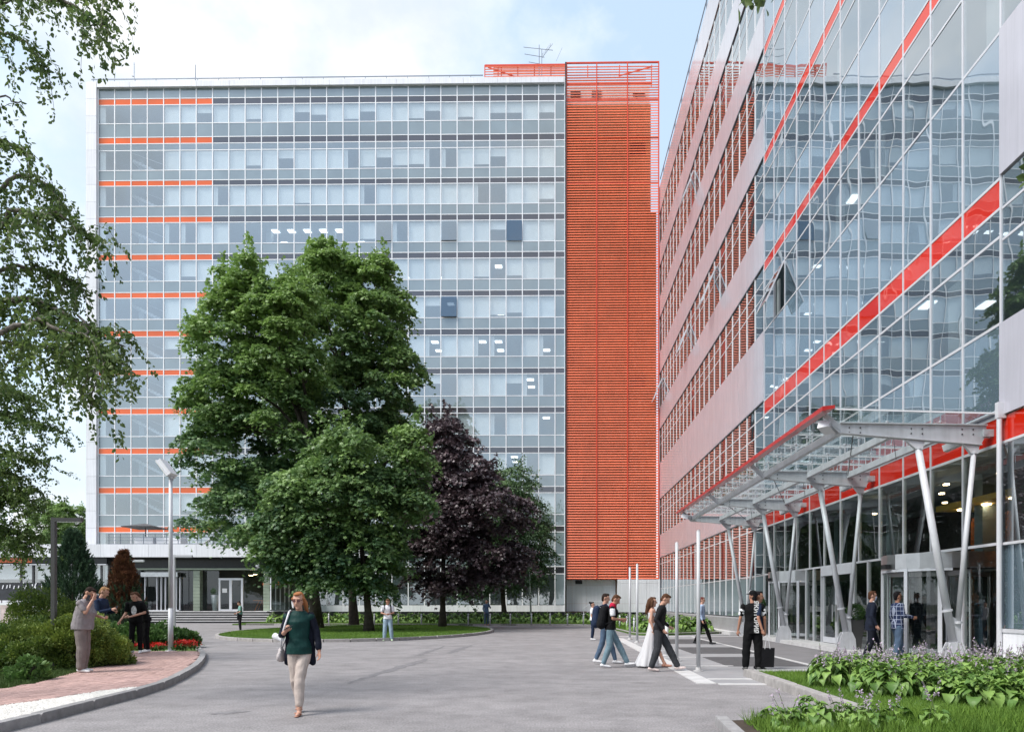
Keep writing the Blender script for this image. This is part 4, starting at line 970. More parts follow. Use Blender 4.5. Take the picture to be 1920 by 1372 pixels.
strip('edge_slab', ((3.3, 17.6), (4.5, 17.6)), .14, M_strip, .013, 2)
for y in (20.4, 23.2, 27.0, 30.4): strip('edge_slab', ((3.2, y), (4.2, y)), .12, M_strip, .013, 2)
for y0, y1 in ((17.5, 20.5), (21.9, 25.0), (27.2, 30.6)):
    piece('dark_paving_slab', M_mat, apron, 4.35, 6.35, y0, y1, -.02, .011)
# drain cover and asphalt repairs
def patch(name, pts, m=M_seam): sheet(name, pts, .004, m)
def blob(p0, p1, w0, w1, n=18, seed=0):
    r = random.Random(seed); a, b = Vector(p0), Vector(p1); d = (b - a).normalized(); nn = Vector((-d.y, d.x)); up, lo = [], []
    for i in range(n + 1):
        t = i / n; c = a + (b - a) * t + nn * r.uniform(-.05, .05); w = (w0 + (w1 - w0) * t) * math.sin(math.pi * min(max(t, .03), .97)) ** .4 * r.uniform(.75, 1.2) / 2
        up.append(tuple(c + nn * w)); lo.append(tuple(c - nn * w))
    return up + lo[::-1]
patch('asphalt_repair', blob(G(650, 1281)[:2], G(800, 1235)[:2], .16, .42, seed=1))
patch('asphalt_repair', blob(G(785, 1228)[:2], G(835, 1210)[:2], .3, .12, seed=2))
patch('asphalt_repair', blob(G(840, 1224)[:2], G(885, 1209)[:2], .35, .2, seed=3))
patch('asphalt_repair', blob(G(395, 1338)[:2], G(470, 1333)[:2], .22, .12, seed=4))
# --- right beds
rb = [(4.1, 4.0), (4.1, 15.1), (9.6, 15.1), (9.9, 7.0), (9.9, 4.0)]
rl_ = [(4.1, 9.35), (4.1, 15.1), (9.6, 15.1), (9.75, 4.0), (4.1, 4.0)]
rbed = sheet('right_lawn', [(4.12, 9.2), (4.12, 15.05), (9.75, 15.05), (9.75, 4.0), (4.12, 4.0)], .11, M_turf, thick=.11)
kerb([(4.1, 9.5), (4.1, 15.2)], rbed, M_kerb2, h=.16, w=.17, step=1.43, side=-1)
kerb([(4.28, 15.2), (9.7, 15.2)], rbed, M_strip, h=.14, w=.10, step=1.2, side=-1)
nbed = sheet('near_bed_soil', [(2.25, 9.05), (4.1, 9.3), (4.1, 4.0), (1.9, 4.0)], .07, M_soil, thick=.07)
kerb([(1.75, 4.0), (2.1, 9.15)], nbed, M_kerb, h=.12, w=.15, step=1.3, side=-1)
# --- grass
M_grass = mat('grass_blade', (0, 0, 0), 0.75, var=.15, vscale=3, trans=.3, tint_attr=((.075, .165, .016), (.20, .33, .045)))
def grass(name, label, poly, n, h0, h1, z, seed, mask=None, wide=1.0, m=None):
    gg = np.random.default_rng(seed); p = scatter(poly, n, gg)
    if mask is not None: p = np.array([q for q in p if mask(q)])
    n = len(p); pos = np.column_stack([p, np.full(n, z)]); d = np.column_stack([gg.normal(0, .38, n), gg.normal(0, .38, n), np.ones(n)])
    up = np.column_stack([gg.normal(0, 1, n), gg.normal(0, 1, n), gg.normal(0, .2, n)]); sz = gg.uniform(h0, h1, n)
    V, Fa, k = leaves_np(pos, d, up, sz, 'blade', gg)
    if wide != 1.0:
        V = V.reshape(-1, 3, 3); mid = (V[:, 0] + V[:, 1]) / 2; V[:, 0] = mid + (V[:, 0] - mid) * wide; V[:, 1] = mid + (V[:, 1] - mid) * wide; V = V.reshape(-1, 3)
    pv_ = np.sin(p[:, 0] * 1.7) * np.cos(p[:, 1] * 1.3) * .2 + .45 + gg.normal(0, .18, n)
    o = link(name, mesh_np(name, V, Fa, m or M_grass, np.repeat(np.clip(pv_, 0, 1), k))); tag(o, label, 'grass', kind='stuff')
grass('grass', 'mown grass around the hostas on the right lawn', [(4.3, 6.0), (4.3, 15.0), (9.6, 15.0), (9.6, 6.0)], 60000, .04, .09, .11, 1, wide=1.3)
grass('grass', 'longer unmown grass along the near side of the hostas', [(4.3, 7.6), (4.5, 9.3), (9.5, 9.3), (9.5, 7.6)], 9000, .08, .20, .11, 2)
grass('grass', 'mown grass on the round lawn under the maples', isl, 60000, .04, .09, .10, 3, wide=2.2)
grass('grass', 'strip of grass in front of the far flower bed', [(-22, 50.6), (-12, 50.2), (-4, 50.0), (1.8, 49.4), (3.3, 47.6), (4.2, 38), (4.4, 34.6), (6, 34.8), (5.5, 38), (5.0, 47), (3.5, 52), (-22, 53)], 26000, .05, .11, .09, 4, wide=2.4)
grass('grass', 'dark grass between the brick path and the shrubs', [(-9.3, 10.5), (-9.2, 12.7), (-9.6, 14.3), (-10.1, 15.8), (-10.6, 17.5), (-12.5, 17), (-14, 13), (-13, 10.5)], 26000, .06, .13, .09, 5, wide=1.3, m=mat('grass_dark', (0, 0, 0), .8, var=.15, trans=.25, tint_attr=((.035, .075, .016), (.09, .14, .035))))
ORD = ['first', 'second', 'third', 'fourth', 'fifth', 'sixth', 'seventh', 'eighth', 'ninth', 'tenth', 'eleventh', 'twelfth', 'thirteenth', 'fourteenth', 'fifteenth', 'sixteenth', 'seventeenth', 'eighteenth', 'nineteenth', 'twentieth', 'twenty-first', 'twenty-second', 'twenty-third', 'twenty-fourth', 'twenty-fifth', 'twenty-sixth', 'twenty-seventh', 'twenty-eighth', 'twenty-ninth', 'thirtieth', 'thirty-first', 'thirty-second', 'thirty-third']
# ------------------------------------------------------------------ trees
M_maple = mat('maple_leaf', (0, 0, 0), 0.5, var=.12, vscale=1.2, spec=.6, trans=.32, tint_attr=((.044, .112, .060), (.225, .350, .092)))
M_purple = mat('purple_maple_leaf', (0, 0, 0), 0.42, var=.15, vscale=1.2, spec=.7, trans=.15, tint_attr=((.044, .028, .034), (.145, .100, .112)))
M_birch = mat('birch_leaf', (0, 0, 0), 0.5, var=.12, vscale=2, trans=.40, tint_attr=((.060, .120, .034), (.230, .310, .085)))
M_olive = mat('olive_leaf', (0, 0, 0), 0.5, var=.12, vscale=1.2, trans=.2, tint_attr=((.050, .110, .050), (.16, .25, .095)))
def unitv(v): return v / (np.linalg.norm(v, axis=-1, keepdims=True) + 1e-9)
def crown(name, ell, nclump, leaves, m, seed, lsize, parent, trunk_top, flat=.55, csize=(.38, 1.05), shape='maple', warm=None, limbs=14, barkm=None, inner=.45):
    """leaf clumps spread through ellipsoids (cx,cy,cz,rx,ry,rz); each clump is a drooping cap of leaves"""
    gg = np.random.default_rng(seed); ell = np.array(ell, float); vol = np.prod(ell[:, 3:], axis=1) ** (2 / 3); pr = vol / vol.sum()
    C = []; W = []
    nclump = int(nclump * 2.2)
    while len(C) < nclump:
        e = ell[gg.choice(len(ell), p=pr)]; d = unitv(gg.normal(0, 1, 3)); r = gg.uniform(inner, 1.0) ** .5 * (gg.uniform(1.0, 1.22) if gg.random() < .22 else 1.0)
        c = e[:3] + d * e[3:] * r
        # keep clumps near the outside of the union, mostly
        q = np.sqrt((((c - ell[:, :3]) / ell[:, 3:]) ** 2).sum(1)).min()
        if q < .55 and gg.random() < .75: continue
        C.append(c); W.append(q)
    C = np.array(C); W = np.array(W); V_, F_, T_ = [], [], []; base = 0; mid = (ell[:, :3] * vol[:, None]).sum(0) / vol.sum(); zmin, zmax = C[:, 2].min(), C[:, 2].max()
    for c in C:
        R0 = gg.uniform(*csize); n = int(30 + leaves * (R0 / csize[1]) ** 2 * gg.uniform(.75, 1.15))
        th = gg.uniform(0, 2 * np.pi, n); rr = R0 * np.sqrt(gg.uniform(0, 1, n)) * gg.uniform(.75, 1.15, n)
        lobes = 1 + .28 * np.sin(th * gg.integers(2, 5) + gg.uniform(0, 6)); rr *= lobes
        out = unitv(c - mid); out[2] *= .3; out = unitv(out)
        dome = R0 * flat * (1 - (rr / R0) ** 2) - gg.exponential(.13 * R0, n)
        p = np.column_stack([np.cos(th) * rr, np.sin(th) * rr, dome]); p += gg.normal(0, .07 * R0, (n, 3))
        p[:, 2] -= (p @ out) * .25                         # the cap tips down towards the outside
        p += c
        d = unitv(np.column_stack([np.cos(th), np.sin(th), -.55 + gg.normal(0, .35, n)]) + gg.normal(0, .45, (n, 3)))
        up = unitv(np.column_stack([np.cos(th) * .3, np.sin(th) * .3, np.ones(n)]) + gg.normal(0, .45, (n, 3)))
        Vv, Ff, k = leaves_np(p, d, up, lsize * gg.uniform(.65, 1.25, n), shape, gg)
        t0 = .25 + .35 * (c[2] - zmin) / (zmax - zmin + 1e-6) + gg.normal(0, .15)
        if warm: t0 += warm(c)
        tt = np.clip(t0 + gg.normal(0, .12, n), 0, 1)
        V_.append(Vv); F_.append(Ff + base); base += len(Vv); T_.append(np.repeat(tt, k))
    # leading shoots that break the outline
    top = C[np.argsort(-(C[:, 2] + gg.normal(0, .8, len(C))))][:max(10, len(C) // 6)]; side = C[gg.choice(len(C), len(C) // 5, replace=False)]
    for q_, (arr, vert) in enumerate(((top, 1.0), (side, .25))):
        for c in arr:
            d0 = unitv(unitv(c - mid) * (1 - vert * .75) + np.array([0, 0, vert]) + gg.normal(0, .18, 3)); L_ = gg.uniform(.7, 1.5) * csize[1]; n = int(L_ * 26)
            u = gg.uniform(0.1, 1, n); p = c + d0 * (u * L_)[:, None] + gg.normal(0, 1, (n, 3)) * (.26 * (1.12 - u))[:, None] * csize[1]; d = unitv(gg.normal(0, .7, (n, 3)) + d0 * .6 - np.array([0, 0, .25])); up = unitv(gg.normal(0, .6, (n, 3)) + [0, 0, 1])
            Vv, Ff, k = leaves_np(p, d, up, lsize * gg.uniform(.6, 1.1, n), shape, gg); V_.append(Vv); F_.append(Ff + base); base += len(Vv)
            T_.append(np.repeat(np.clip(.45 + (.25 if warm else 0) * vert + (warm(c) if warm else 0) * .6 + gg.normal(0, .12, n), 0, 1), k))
    o = link(name, mesh_np(name, np.concatenate(V_), np.concatenate(F_), m, np.concatenate(T_)), parent)
    # limbs from the trunk out to the clumps
    tt = np.array(trunk_top, float); idx = gg.choice(len(C), min(limbs, len(C)), replace=False)
    for i in idx:
        c = C[i]; s = tt.copy(); s[2] = min(tt[2] + max(0, (c[2] - tt[2])) * gg.uniform(.0, .5), c[2]); m1 = s + (c - s) * .4 + np.array([0, 0, .25]) + gg.normal(0, .15, 3); m2 = s + (c - s) * .75 + gg.normal(0, .2, 3)
        L = np.linalg.norm(c - s); r0 = .035 + .014 * L
        MB().path([s, m1, m2, c], [r0, r0 * .7, r0 * .4, .012], 6).build('limb', barkm or M_bark, parent, True)
    return C
def trunk(parent, base, top, r0, r1, seed, m=None, n=9, extra=None):
    r = random.Random(seed); b, t = Vector(base), Vector(top); pts, rs = [], []
    for i in range(n):
        u = i / (n - 1); w = .12 * math.sin(u * math.pi) ; pts.append(b + (t - b) * u + Vector((r.uniform(-w, w), r.uniform(-w, w), 0))); rs.append(r0 * (1 + .7 * math.exp(-u * 14)) * (1 - u) + r1 * u)
    mb = MB(); mb.path(pts, rs, 12)
    if extra: extra(mb)
    o = mb.build('trunk', m or M_bark, parent, True); return o
def tree(name, label, base, group, cat='tree'):
    t = empty(name, base); tag(t, label, cat, group); return t
def E(px, py, rpx, rpy, Y, dep=None):
    s = F / Y; p = P(px, py, Y); return (p.x, p.y, p.z, rpx / s, dep or rpx / s * .9, rpy / s)
def rel(ell, b): return [(e[0] - b[0], e[1] - b[1], e[2] - b[2], e[3], e[4], e[5]) for e in ell]
def maple(label, base, ell, tt, rt, ncl, lv, m, seed, ls, **kw):
    t = tree('maple_tree', label, base, 'maples on the round lawn'); b = Vector(base); tv = Vector(tt) - b
    trunk(t, (0, 0, -.05), tv, rt, rt * .35, seed)
    crown('crown', rel(ell, base), ncl, lv, m, seed, ls, t, (tv.x * .85, tv.y * .85, tv.z * .75), **kw)
    return t
Z0 = .10
# back-left maple: tall light-green double top
bA = (-13.4, 41.0, Z0)
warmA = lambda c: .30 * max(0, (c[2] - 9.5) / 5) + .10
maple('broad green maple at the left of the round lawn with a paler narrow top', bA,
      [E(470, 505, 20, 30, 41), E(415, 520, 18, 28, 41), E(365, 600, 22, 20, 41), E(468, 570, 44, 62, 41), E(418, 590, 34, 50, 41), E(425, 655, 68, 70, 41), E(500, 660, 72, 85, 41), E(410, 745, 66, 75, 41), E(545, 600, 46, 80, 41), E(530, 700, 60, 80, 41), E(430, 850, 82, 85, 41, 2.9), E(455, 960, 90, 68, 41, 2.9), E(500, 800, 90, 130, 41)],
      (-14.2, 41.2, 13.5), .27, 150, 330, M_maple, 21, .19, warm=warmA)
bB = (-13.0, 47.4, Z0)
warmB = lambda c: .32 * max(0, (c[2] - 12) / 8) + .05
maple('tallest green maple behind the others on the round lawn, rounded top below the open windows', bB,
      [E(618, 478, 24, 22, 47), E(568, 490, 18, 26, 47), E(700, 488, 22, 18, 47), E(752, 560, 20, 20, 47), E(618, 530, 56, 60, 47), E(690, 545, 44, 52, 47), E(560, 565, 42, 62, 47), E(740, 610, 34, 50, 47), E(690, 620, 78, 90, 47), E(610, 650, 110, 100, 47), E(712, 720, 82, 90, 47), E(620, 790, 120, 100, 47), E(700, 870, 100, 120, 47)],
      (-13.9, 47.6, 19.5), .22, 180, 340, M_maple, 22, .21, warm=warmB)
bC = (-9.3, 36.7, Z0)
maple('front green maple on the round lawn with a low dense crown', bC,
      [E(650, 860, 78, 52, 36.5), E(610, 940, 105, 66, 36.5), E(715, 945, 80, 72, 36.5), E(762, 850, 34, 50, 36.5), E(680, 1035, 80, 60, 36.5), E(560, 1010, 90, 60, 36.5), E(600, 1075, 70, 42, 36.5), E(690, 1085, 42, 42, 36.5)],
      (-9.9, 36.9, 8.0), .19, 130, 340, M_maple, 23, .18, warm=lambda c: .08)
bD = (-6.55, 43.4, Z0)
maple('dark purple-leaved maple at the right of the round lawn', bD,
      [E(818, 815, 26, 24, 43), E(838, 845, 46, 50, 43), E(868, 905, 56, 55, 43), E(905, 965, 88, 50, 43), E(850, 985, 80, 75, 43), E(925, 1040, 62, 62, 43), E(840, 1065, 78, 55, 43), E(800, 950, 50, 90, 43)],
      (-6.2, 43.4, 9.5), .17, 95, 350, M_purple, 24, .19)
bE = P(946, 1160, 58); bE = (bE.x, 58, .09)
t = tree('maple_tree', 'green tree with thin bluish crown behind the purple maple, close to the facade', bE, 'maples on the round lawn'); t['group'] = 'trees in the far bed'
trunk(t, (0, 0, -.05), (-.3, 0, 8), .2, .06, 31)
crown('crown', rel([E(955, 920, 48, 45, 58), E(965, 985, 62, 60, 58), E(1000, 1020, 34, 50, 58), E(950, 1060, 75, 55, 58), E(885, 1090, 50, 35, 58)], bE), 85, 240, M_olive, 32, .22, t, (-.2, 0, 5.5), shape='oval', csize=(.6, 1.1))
# the crown trunk seen at the left is the back-left maple's; a second stem of it forks low
o = MB().path([(-13.4, 41.0, .05), (-13.5, 40.9, 1.2), (-13.9, 40.8, 2.6), (-14.6, 40.6, 4.6), (-15.6, 40.5, 7)], [.26, .22, .18, .13, .05], 10)
o.v = [(x + 13.4, y - 41.0, z - Z0) for x, y, z in o.v]; o.build('stem', M_bark, [q for q in COL.objects if q.get('label', '').startswith('broad green maple')][0], True)

# trees across the road behind the camera and beyond the left annex: seen in the glass and over the roof
def copytree(src, name, label, loc, rz, sc_, group):
    c = src.copy(); COL.objects.link(c); c.location = loc; c.rotation_euler = (0, 0, rz); c.scale = (sc_,) * 3; c['label'] = label; c['group'] = group
    for ch in list(src.children):
        q = ch.copy(); COL.objects.link(q); q.parent = c
    return c
srcB = [q for q in COL.objects if q.get('label', '').startswith('tallest green')][0]
srcC = [q for q in COL.objects if q.get('label', '').startswith('front green')][0]
for i, (x, y, s_) in enumerate(((-38, -34, .72), (-27, -40, .8), (-15, -36, .75), (-3, -42, .85), (9, -37, .7), (22, -40, .8), (34, -34, .75), (-48, -20, .8), (-50, -4, .7))):
    copytree(srcC, 'street_tree', f'leafy street tree behind the viewpoint, {ORD[i]} from the left in the mirrored row', (x, y, 0), i * 1.3, s_ * 2.7, 'trees mirrored in the glass')
for i, (px, Y, s_) in enumerate(((135, 100, .62), (95, 112, .7), (160, 120, .62))):
    p = P(px, 1130, Y); copytree(srcB, 'distant_tree', ['pale tree over the annex roof beside the conifer top', 'distant tree over the annex roof left of the park lamp', 'distant tree close to the left edge of the office block'][i], (p.x, Y, 0), i + .4, s_, 'distant trees above the annex roof')

# ---------------------------------------------------------- birch boughs hanging in from the left
def hanging(name, label, base, trunk_pts, trunk_r, boughs, seed, lsize, m, cat='tree', shape='oval', barkm=None, group=None, droop=1.0, per=16, tlen=(.5, 1.1), leafgap=.04, spread=.5, crownpart='crown'):
    t = tree(name, label, base, group) ; b = np.array(base, float); gg = np.random.default_rng(seed)
    mb = MB(); mb.path([np.array(p) - b for p in trunk_pts], trunk_r, 12); mb.build('trunk', barkm or M_birchbark, t, True)
    br = MB(); V_, F_, T_ = [], [], []; bs = 0
    for pts, r0, dens in boughs:
        pts = [np.array(p, float) - b for p in pts]
        # smooth polyline
        Q = []
        for i in range(len(pts) - 1):
            for u in np.linspace(0, 1, 7)[:-1]: Q.append(pts[i] * (1 - u) + pts[i + 1] * u + gg.normal(0, .025, 3))
        Q.append(pts[-1]); n = len(Q); br.path(Q, [r0 * (1 - i / n) + .006 for i in range(n)], 6)
        L = sum(np.linalg.norm(Q[i + 1] - Q[i]) for i in range(n - 1)); nt = int(L * per * dens)
        for k in range(nt):
            u = gg.uniform(.12, 1.0) ** .8 * (n - 1); i = min(int(u), n - 2); p = Q[i] + (Q[i + 1] - Q[i]) * (u - i); ln = gg.uniform(*tlen)
            d = unitv(np.array([gg.normal(0, 1), gg.normal(0, 1), gg.normal(.1, .6)])) * spread; pos = [p.copy()]; v = d.copy(); stp = .09
            for s_ in range(int(ln / stp)):
                v = v * .86 + np.array([0, 0, -.16 * droop]) + gg.normal(0, .05, 3); p = p + unitv(v) * stp; pos.append(p.copy())
            if k % 2 == 0: br.path(pos[::2] if len(pos) > 3 else pos, list(np.linspace(.006, .002, len(pos[::2] if len(pos) > 3 else pos))), 3)
            nl = int(len(pos) * stp / leafgap); j = gg.integers(0, len(pos), nl); lp = np.array(pos)[j] + gg.normal(0, .028, (nl, 3))
            dd = unitv(gg.normal(0, .7, (nl, 3)) + np.array([0, 0, -.75])); up = unitv(gg.normal(0, 1, (nl, 3)))
            Vv, Ff, kk = leaves_np(lp, dd, up, lsize * gg.uniform(.6, 1.2, nl), shape, gg); V_.append(Vv); F_.append(Ff + bs); bs += len(Vv)
            T_.append(np.repeat(np.clip(gg.normal(.38, .1) + gg.normal(0, .15, nl), 0, 1), kk))
    br.build('branch', barkm or M_birchbark, t, True)
    link(crownpart, mesh_np(crownpart, np.concatenate(V_), np.concatenate(F_), m, np.concatenate(T_)), t)
    return t
def PP(px, py, Y): p = P(px, py, Y); return (p.x, p.y, p.z)
bb = []
Yb = 10.5
bb.append(([(-9.6, 10.4, 7.2), PP(-40, 560, Yb), PP(60, 560, Yb + .2), PP(150, 600, Yb + .3), PP(235, 650, Yb + .3)], .06, 1.5))
bb.append(([(-9.6, 10.4, 6.6), PP(-40, 640, Yb - .6), PP(70, 600, Yb - .5), PP(170, 640, Yb - .5), PP(215, 690, Yb - .5)], .05, 1.2))
bb.append(([(-9.6, 10.4, 8.2), PP(-60, 470, Yb), PP(20, 400, Yb), PP(110, 400, Yb + .1), PP(165, 440, Yb + .2)], .05, 1.0))
bb.append(([(-9.6, 10.4, 8.8), PP(-60, 400, Yb + .6), PP(30, 330, Yb + .6), PP(95, 350, Yb + .6), PP(125, 400, Yb + .6)], .045, .9))
bb.append(([(-9.6, 10.4, 7.6), PP(-50, 520, Yb + .5), PP(30, 500, Yb + .5), PP(110, 510, Yb + .6), PP(160, 545, Yb + .6)], .045, 1.2))
bb.append(([(-9.6, 10.4, 6.2), PP(-50, 660, Yb + .2), PP(20, 640, Yb + .2), PP(90, 650, Yb + .2), PP(130, 690, Yb + .2)], .04, .9))
bb.append(([(-9.6, 10.4, 9.5), PP(-60, 330, Yb), PP(0, 260, Yb), PP(60, 290, Yb)], .04, .7))
bb.append(([(-9.5, 10.5, 10.5), PP(-60, 60, Yb), PP(30, -10, Yb), PP(120, 0, Yb), PP(195, 55, Yb)], .05, 1.0))
bb.append(([(-9.5, 10.5, 10.2), PP(-60, 120, Yb + .8), PP(0, 60, Yb + .8), PP(50, 80, Yb + .8), PP(90, 130, Yb + .8)], .035, .6))
bb.append(([(-9.5, 10.5, 9.8), PP(-60, 240, Yb + .4), PP(-10, 180, Yb + .4), PP(40, 190, Yb + .4)], .03, .45))
bb.append(([(-9.5, 10.5, 11.2), PP(-40, -60, Yb + .4), PP(90, -60, Yb + .4), PP(180, -30, Yb + .4), PP(215, 0, Yb + .4)], .04, .9))
bb.append(([PP(150, 600, Yb + .3), PP(178, 640, Yb), PP(176, 710, Yb), PP(172, 760, Yb)], .012, .8))
hanging('birch_tree', 'birch whose hanging leafy boughs fill the upper left of the view', (-9.8, 10.3, .09),
        [(-9.8, 10.3, .05), (-9.75, 10.35, 3), (-9.65, 10.4, 6.5), (-9.5, 10.5, 10), (-9.3, 10.6, 13)], [.22, .17, .14, .09, .03], bb, 41, .080, M_birch, per=11, leafgap=.022, droop=.7)
b2 = []
Y2 = 18.0
for (a, c, d2) in (((-60, 760), (20, 780), (85, 800)), ((-60, 850), (20, 850), (90, 870)), ((-60, 900), (15, 920), (80, 960)), ((-60, 960), (10, 990), (80, 1010)), ((-60, 720), (0, 730), (50, 745)), ((-50, 1000), (0, 1020), (60, 1025)), ((-60, 930), (0, 940), (60, 915)), ((-60, 880), (-10, 880), (40, 900))):
    b2.append(([(-16.6, 18.6, 4.5), PP(a[0], a[1], Y2), PP(c[0], c[1], Y2), PP(d2[0], d2[1], Y2)], .05, 1.0))
hanging('willow_tree', 'small-leaved tree reaching in at the left edge below the birch boughs', (-16.8, 18.8, .09),
        [(-16.8, 18.8, .05), (-16.7, 18.7, 3), (-16.5, 18.5, 6.5), (-16.3, 18.4, 9)], [.2, .15, .1, .03], b2, 42, .085, M_birch, per=20, leafgap=.022, droop=.25, tlen=(.5, 1.2), spread=.9, barkm=M_bark)
# twig tips from a lime standing right of the camera
b3 = [([(10.5, 3.2, 9.6), (8.4, 5.2, 7.4), PP(1500, -60, 8.0), PP(1420, -25, 8.2), PP(1385, -6, 8.3)], .035, .30), ([(10.5, 3.2, 7.0), (8.6, 5.0, 6.2), PP(1985, 260, 8.0), PP(1925, 330, 8.2)], .03, .35)]
hanging('lime_tree', 'lime twigs just entering at the top and right edge of the view', (10.9, 2.6, .11), [(10.9, 2.6, .05), (10.8, 2.7, 4), (10.5, 3.2, 9.6)], [.2, .16, .08], b3, 43, .13, M_birch, per=7, tlen=(.12, .3), leafgap=.05, barkm=M_bark, droop=.6)

# ------------------------------------------------------------------ conifers and shrubs
M_conifer = mat('conifer_needles', (0, 0, 0), .8, var=.15, vscale=3, tint_attr=((.020, .050, .030), (.085, .155, .080)))
M_conbrown = mat('conifer_brown', (0, 0, 0), .85, var=.15, vscale=3, tint_attr=((.05, .020, .010), (.20, .075, .030)))
def conifer(label, base, H, Rm, seed, brown=0.0, n=15000):
    t = empty('juniper', base); tag(t, label, 'conifer'); gg = np.random.default_rng(seed)
    MB().tube((0, 0, -.03), (0, 0, H * .7), .07, .02, 8).build('trunk', M_bark, t)
    ns = 900; u = gg.uniform(0, 1, ns) ** .8; th = gg.uniform(0, 2 * np.pi, ns); prof = lambda v: Rm * (np.clip(v / .18, 0, 1) ** .5) * (1 - v) ** .75 * 1.25
    rr = prof(u) * gg.uniform(.55, 1.08, ns); P0 = np.column_stack([np.cos(th) * rr, np.sin(th) * rr, .08 + u * H * .9]); D = unitv(np.column_stack([np.cos(th) * .45, np.sin(th) * .45, np.full(ns, 1.0)]) + gg.normal(0, .12, (ns, 3)))
    k = n // ns; j = np.repeat(np.arange(ns), k); s_ = gg.uniform(0, 1, len(j)); Ls = (.22 + .20 * (1 - u)) * H / 3.5
    pos = P0[j] + D[j] * (s_ * Ls[j])[:, None] + gg.normal(0, .035, (len(j), 3)) * (1.1 - s_)[:, None]
    dd = unitv(D[j] + gg.normal(0, .35, (len(j), 3))); up = unitv(gg.normal(0, 1, (len(j), 3)))
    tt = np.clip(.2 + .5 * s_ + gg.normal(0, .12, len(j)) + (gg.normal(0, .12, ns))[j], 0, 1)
    isb = (gg.uniform(0, 1, ns) < brown * np.clip(2.4 * u - .45, 0, 1.3))[j] if brown else np.zeros(len(j), bool)
    for nm, msk, m in (('foliage', ~isb, M_conifer), ('dry_foliage', isb, M_conbrown)):
        if msk.sum() == 0: continue
        Vv, Ff, kk = leaves_np(pos[msk], dd[msk], up[msk], gg.uniform(.06, .12, msk.sum()), 'needle', gg); link(nm, mesh_np(nm, Vv, Ff, m, np.repeat(tt[msk], kk)), t)
    return t
p = P(137, 1130, 26.5); conifer('tall blue-green columnar juniper behind the man on the phone', (p.x, 26.5, .09), 4.3, .95, 51, n=80000)
p = P(232, 1130, 26.0); conifer('juniper with a rusty brown top behind the two men in black', (p.x, 26, .09), 3.45, .62, 52, brown=.75, n=60000)
p = P(222, 1130, 27.5); conifer('small dark green juniper tucked behind the brown-topped one', (p.x - .4, 28, .09), 2.4, .6, 53, n=30000)
M_spirea = mat('spirea_leaf', (0, 0, 0), .6, var=.15, vscale=3, trans=.25, tint_attr=((.050, .110, .022), (.29, .36, .065)))
M_green = mat('herb_leaf', (0, 0, 0), .6, var=.15, vscale=3, trans=.25, tint_attr=((.030, .080, .020), (.13, .24, .06)))
def shrub(label, base, rx, ry, h, seed, m=None, n=9000, ls=.055, name='shrub', cat='shrub', group=None, tb=.42, shape='oval', crownp='foliage'):
    t = empty(name, base); tag(t, label, cat, group); gg = np.random.default_rng(seed)
    nc = 46; th = gg.uniform(0, 2 * np.pi, nc); ph = np.arccos(gg.uniform(-.05, 1, nc)); C = np.column_stack([rx * np.cos(th) * np.sin(ph), ry * np.sin(th) * np.sin(ph), h * (.12 + .82 * np.cos(ph))]) * gg.uniform(.72, 1.02, (nc, 1))
    j = gg.integers(0, nc, n); out = unitv(gg.normal(0, 1, (n, 3)) + unitv(C)[j] * .9); cr = gg.uniform(.14, .30, nc) * (rx + h) / 1.6
    pos = C[j] + out * (cr[j] * gg.uniform(.35, 1, n) ** .5)[:, None]; pos[:, 2] = np.maximum(pos[:, 2], .02)
    dd = unitv(out + gg.normal(0, .5, (n, 3)) + np.array([0, 0, .4])); up = unitv(gg.normal(0, 1, (n, 3)))
    tt = np.clip(tb + (gg.normal(0, .13, nc))[j] + gg.normal(0, .12, n) + .18 * (pos[:, 2] / h - .5), 0, 1)
    Vv, Ff, k = leaves_np(pos, dd, up, ls * gg.uniform(.6, 1.3, n), shape, gg); link(crownp, mesh_np(crownp, Vv, Ff, m or M_spirea, np.repeat(tt, k)), t)
    mb = MB(); r = random.Random(seed)
    for i in range(9):
        a = r.uniform(0, 6.28); mb.path([(0, 0, -.03), (rx * .3 * math.cos(a), ry * .3 * math.sin(a), h * .35), (rx * .65 * math.cos(a), ry * .65 * math.sin(a), h * .7)], [.02, .014, .006], 5)
    mb.build('stem', M_bark, t); return t
SG = 'yellow-green shrubs left of the brick path'
def at(px, Y, z=.09): p = P(px, 1130, Y); return (p.x, Y, z)
shrub('round bronze-green shrub with reddish top at the back of the shrub bed', at(85, 18.8), 1.10, .8, 1.60, 61, group=SG, n=22000, tb=.34)
shrub('dark olive shrub at the left edge of the view', at(15, 16.2), 1.05, .8, 1.05, 62, group=SG, n=18000, tb=.32)
shrub('low olive mound in front of the round bronze shrub', at(62, 15.6), .75, .6, .95, 63, group=SG, n=14000, tb=.34)
shrub('yellow-green shrub directly behind the man in grey', at(130, 16.0), .60, .6, 1.20, 64, group=SG, n=15000, tb=.58)
shrub('yellow-green shrub right of the man in grey, reaching over the path edge', at(192, 16.6), .50, .5, .90, 65, group=SG, n=15000, tb=.60)
shrub('golden shrub hiding the legs of the man in the navy hoodie', at(170, 16.9), .60, .45, 1.05, 66, group=SG, n=13000, tb=.58)
shrub('small bright green seedling bush in the dark grass', at(52, 13.3), .26, .22, .42, 67, m=M_green, n=700, ls=.10, group=SG, tb=.75)
shrub('dark shrub behind the park lamp post', at(110, 18.6), .6, .6, 1.15, 68, group=SG, n=8000, tb=.36)
HG = 'green herbs behind the red flowers'
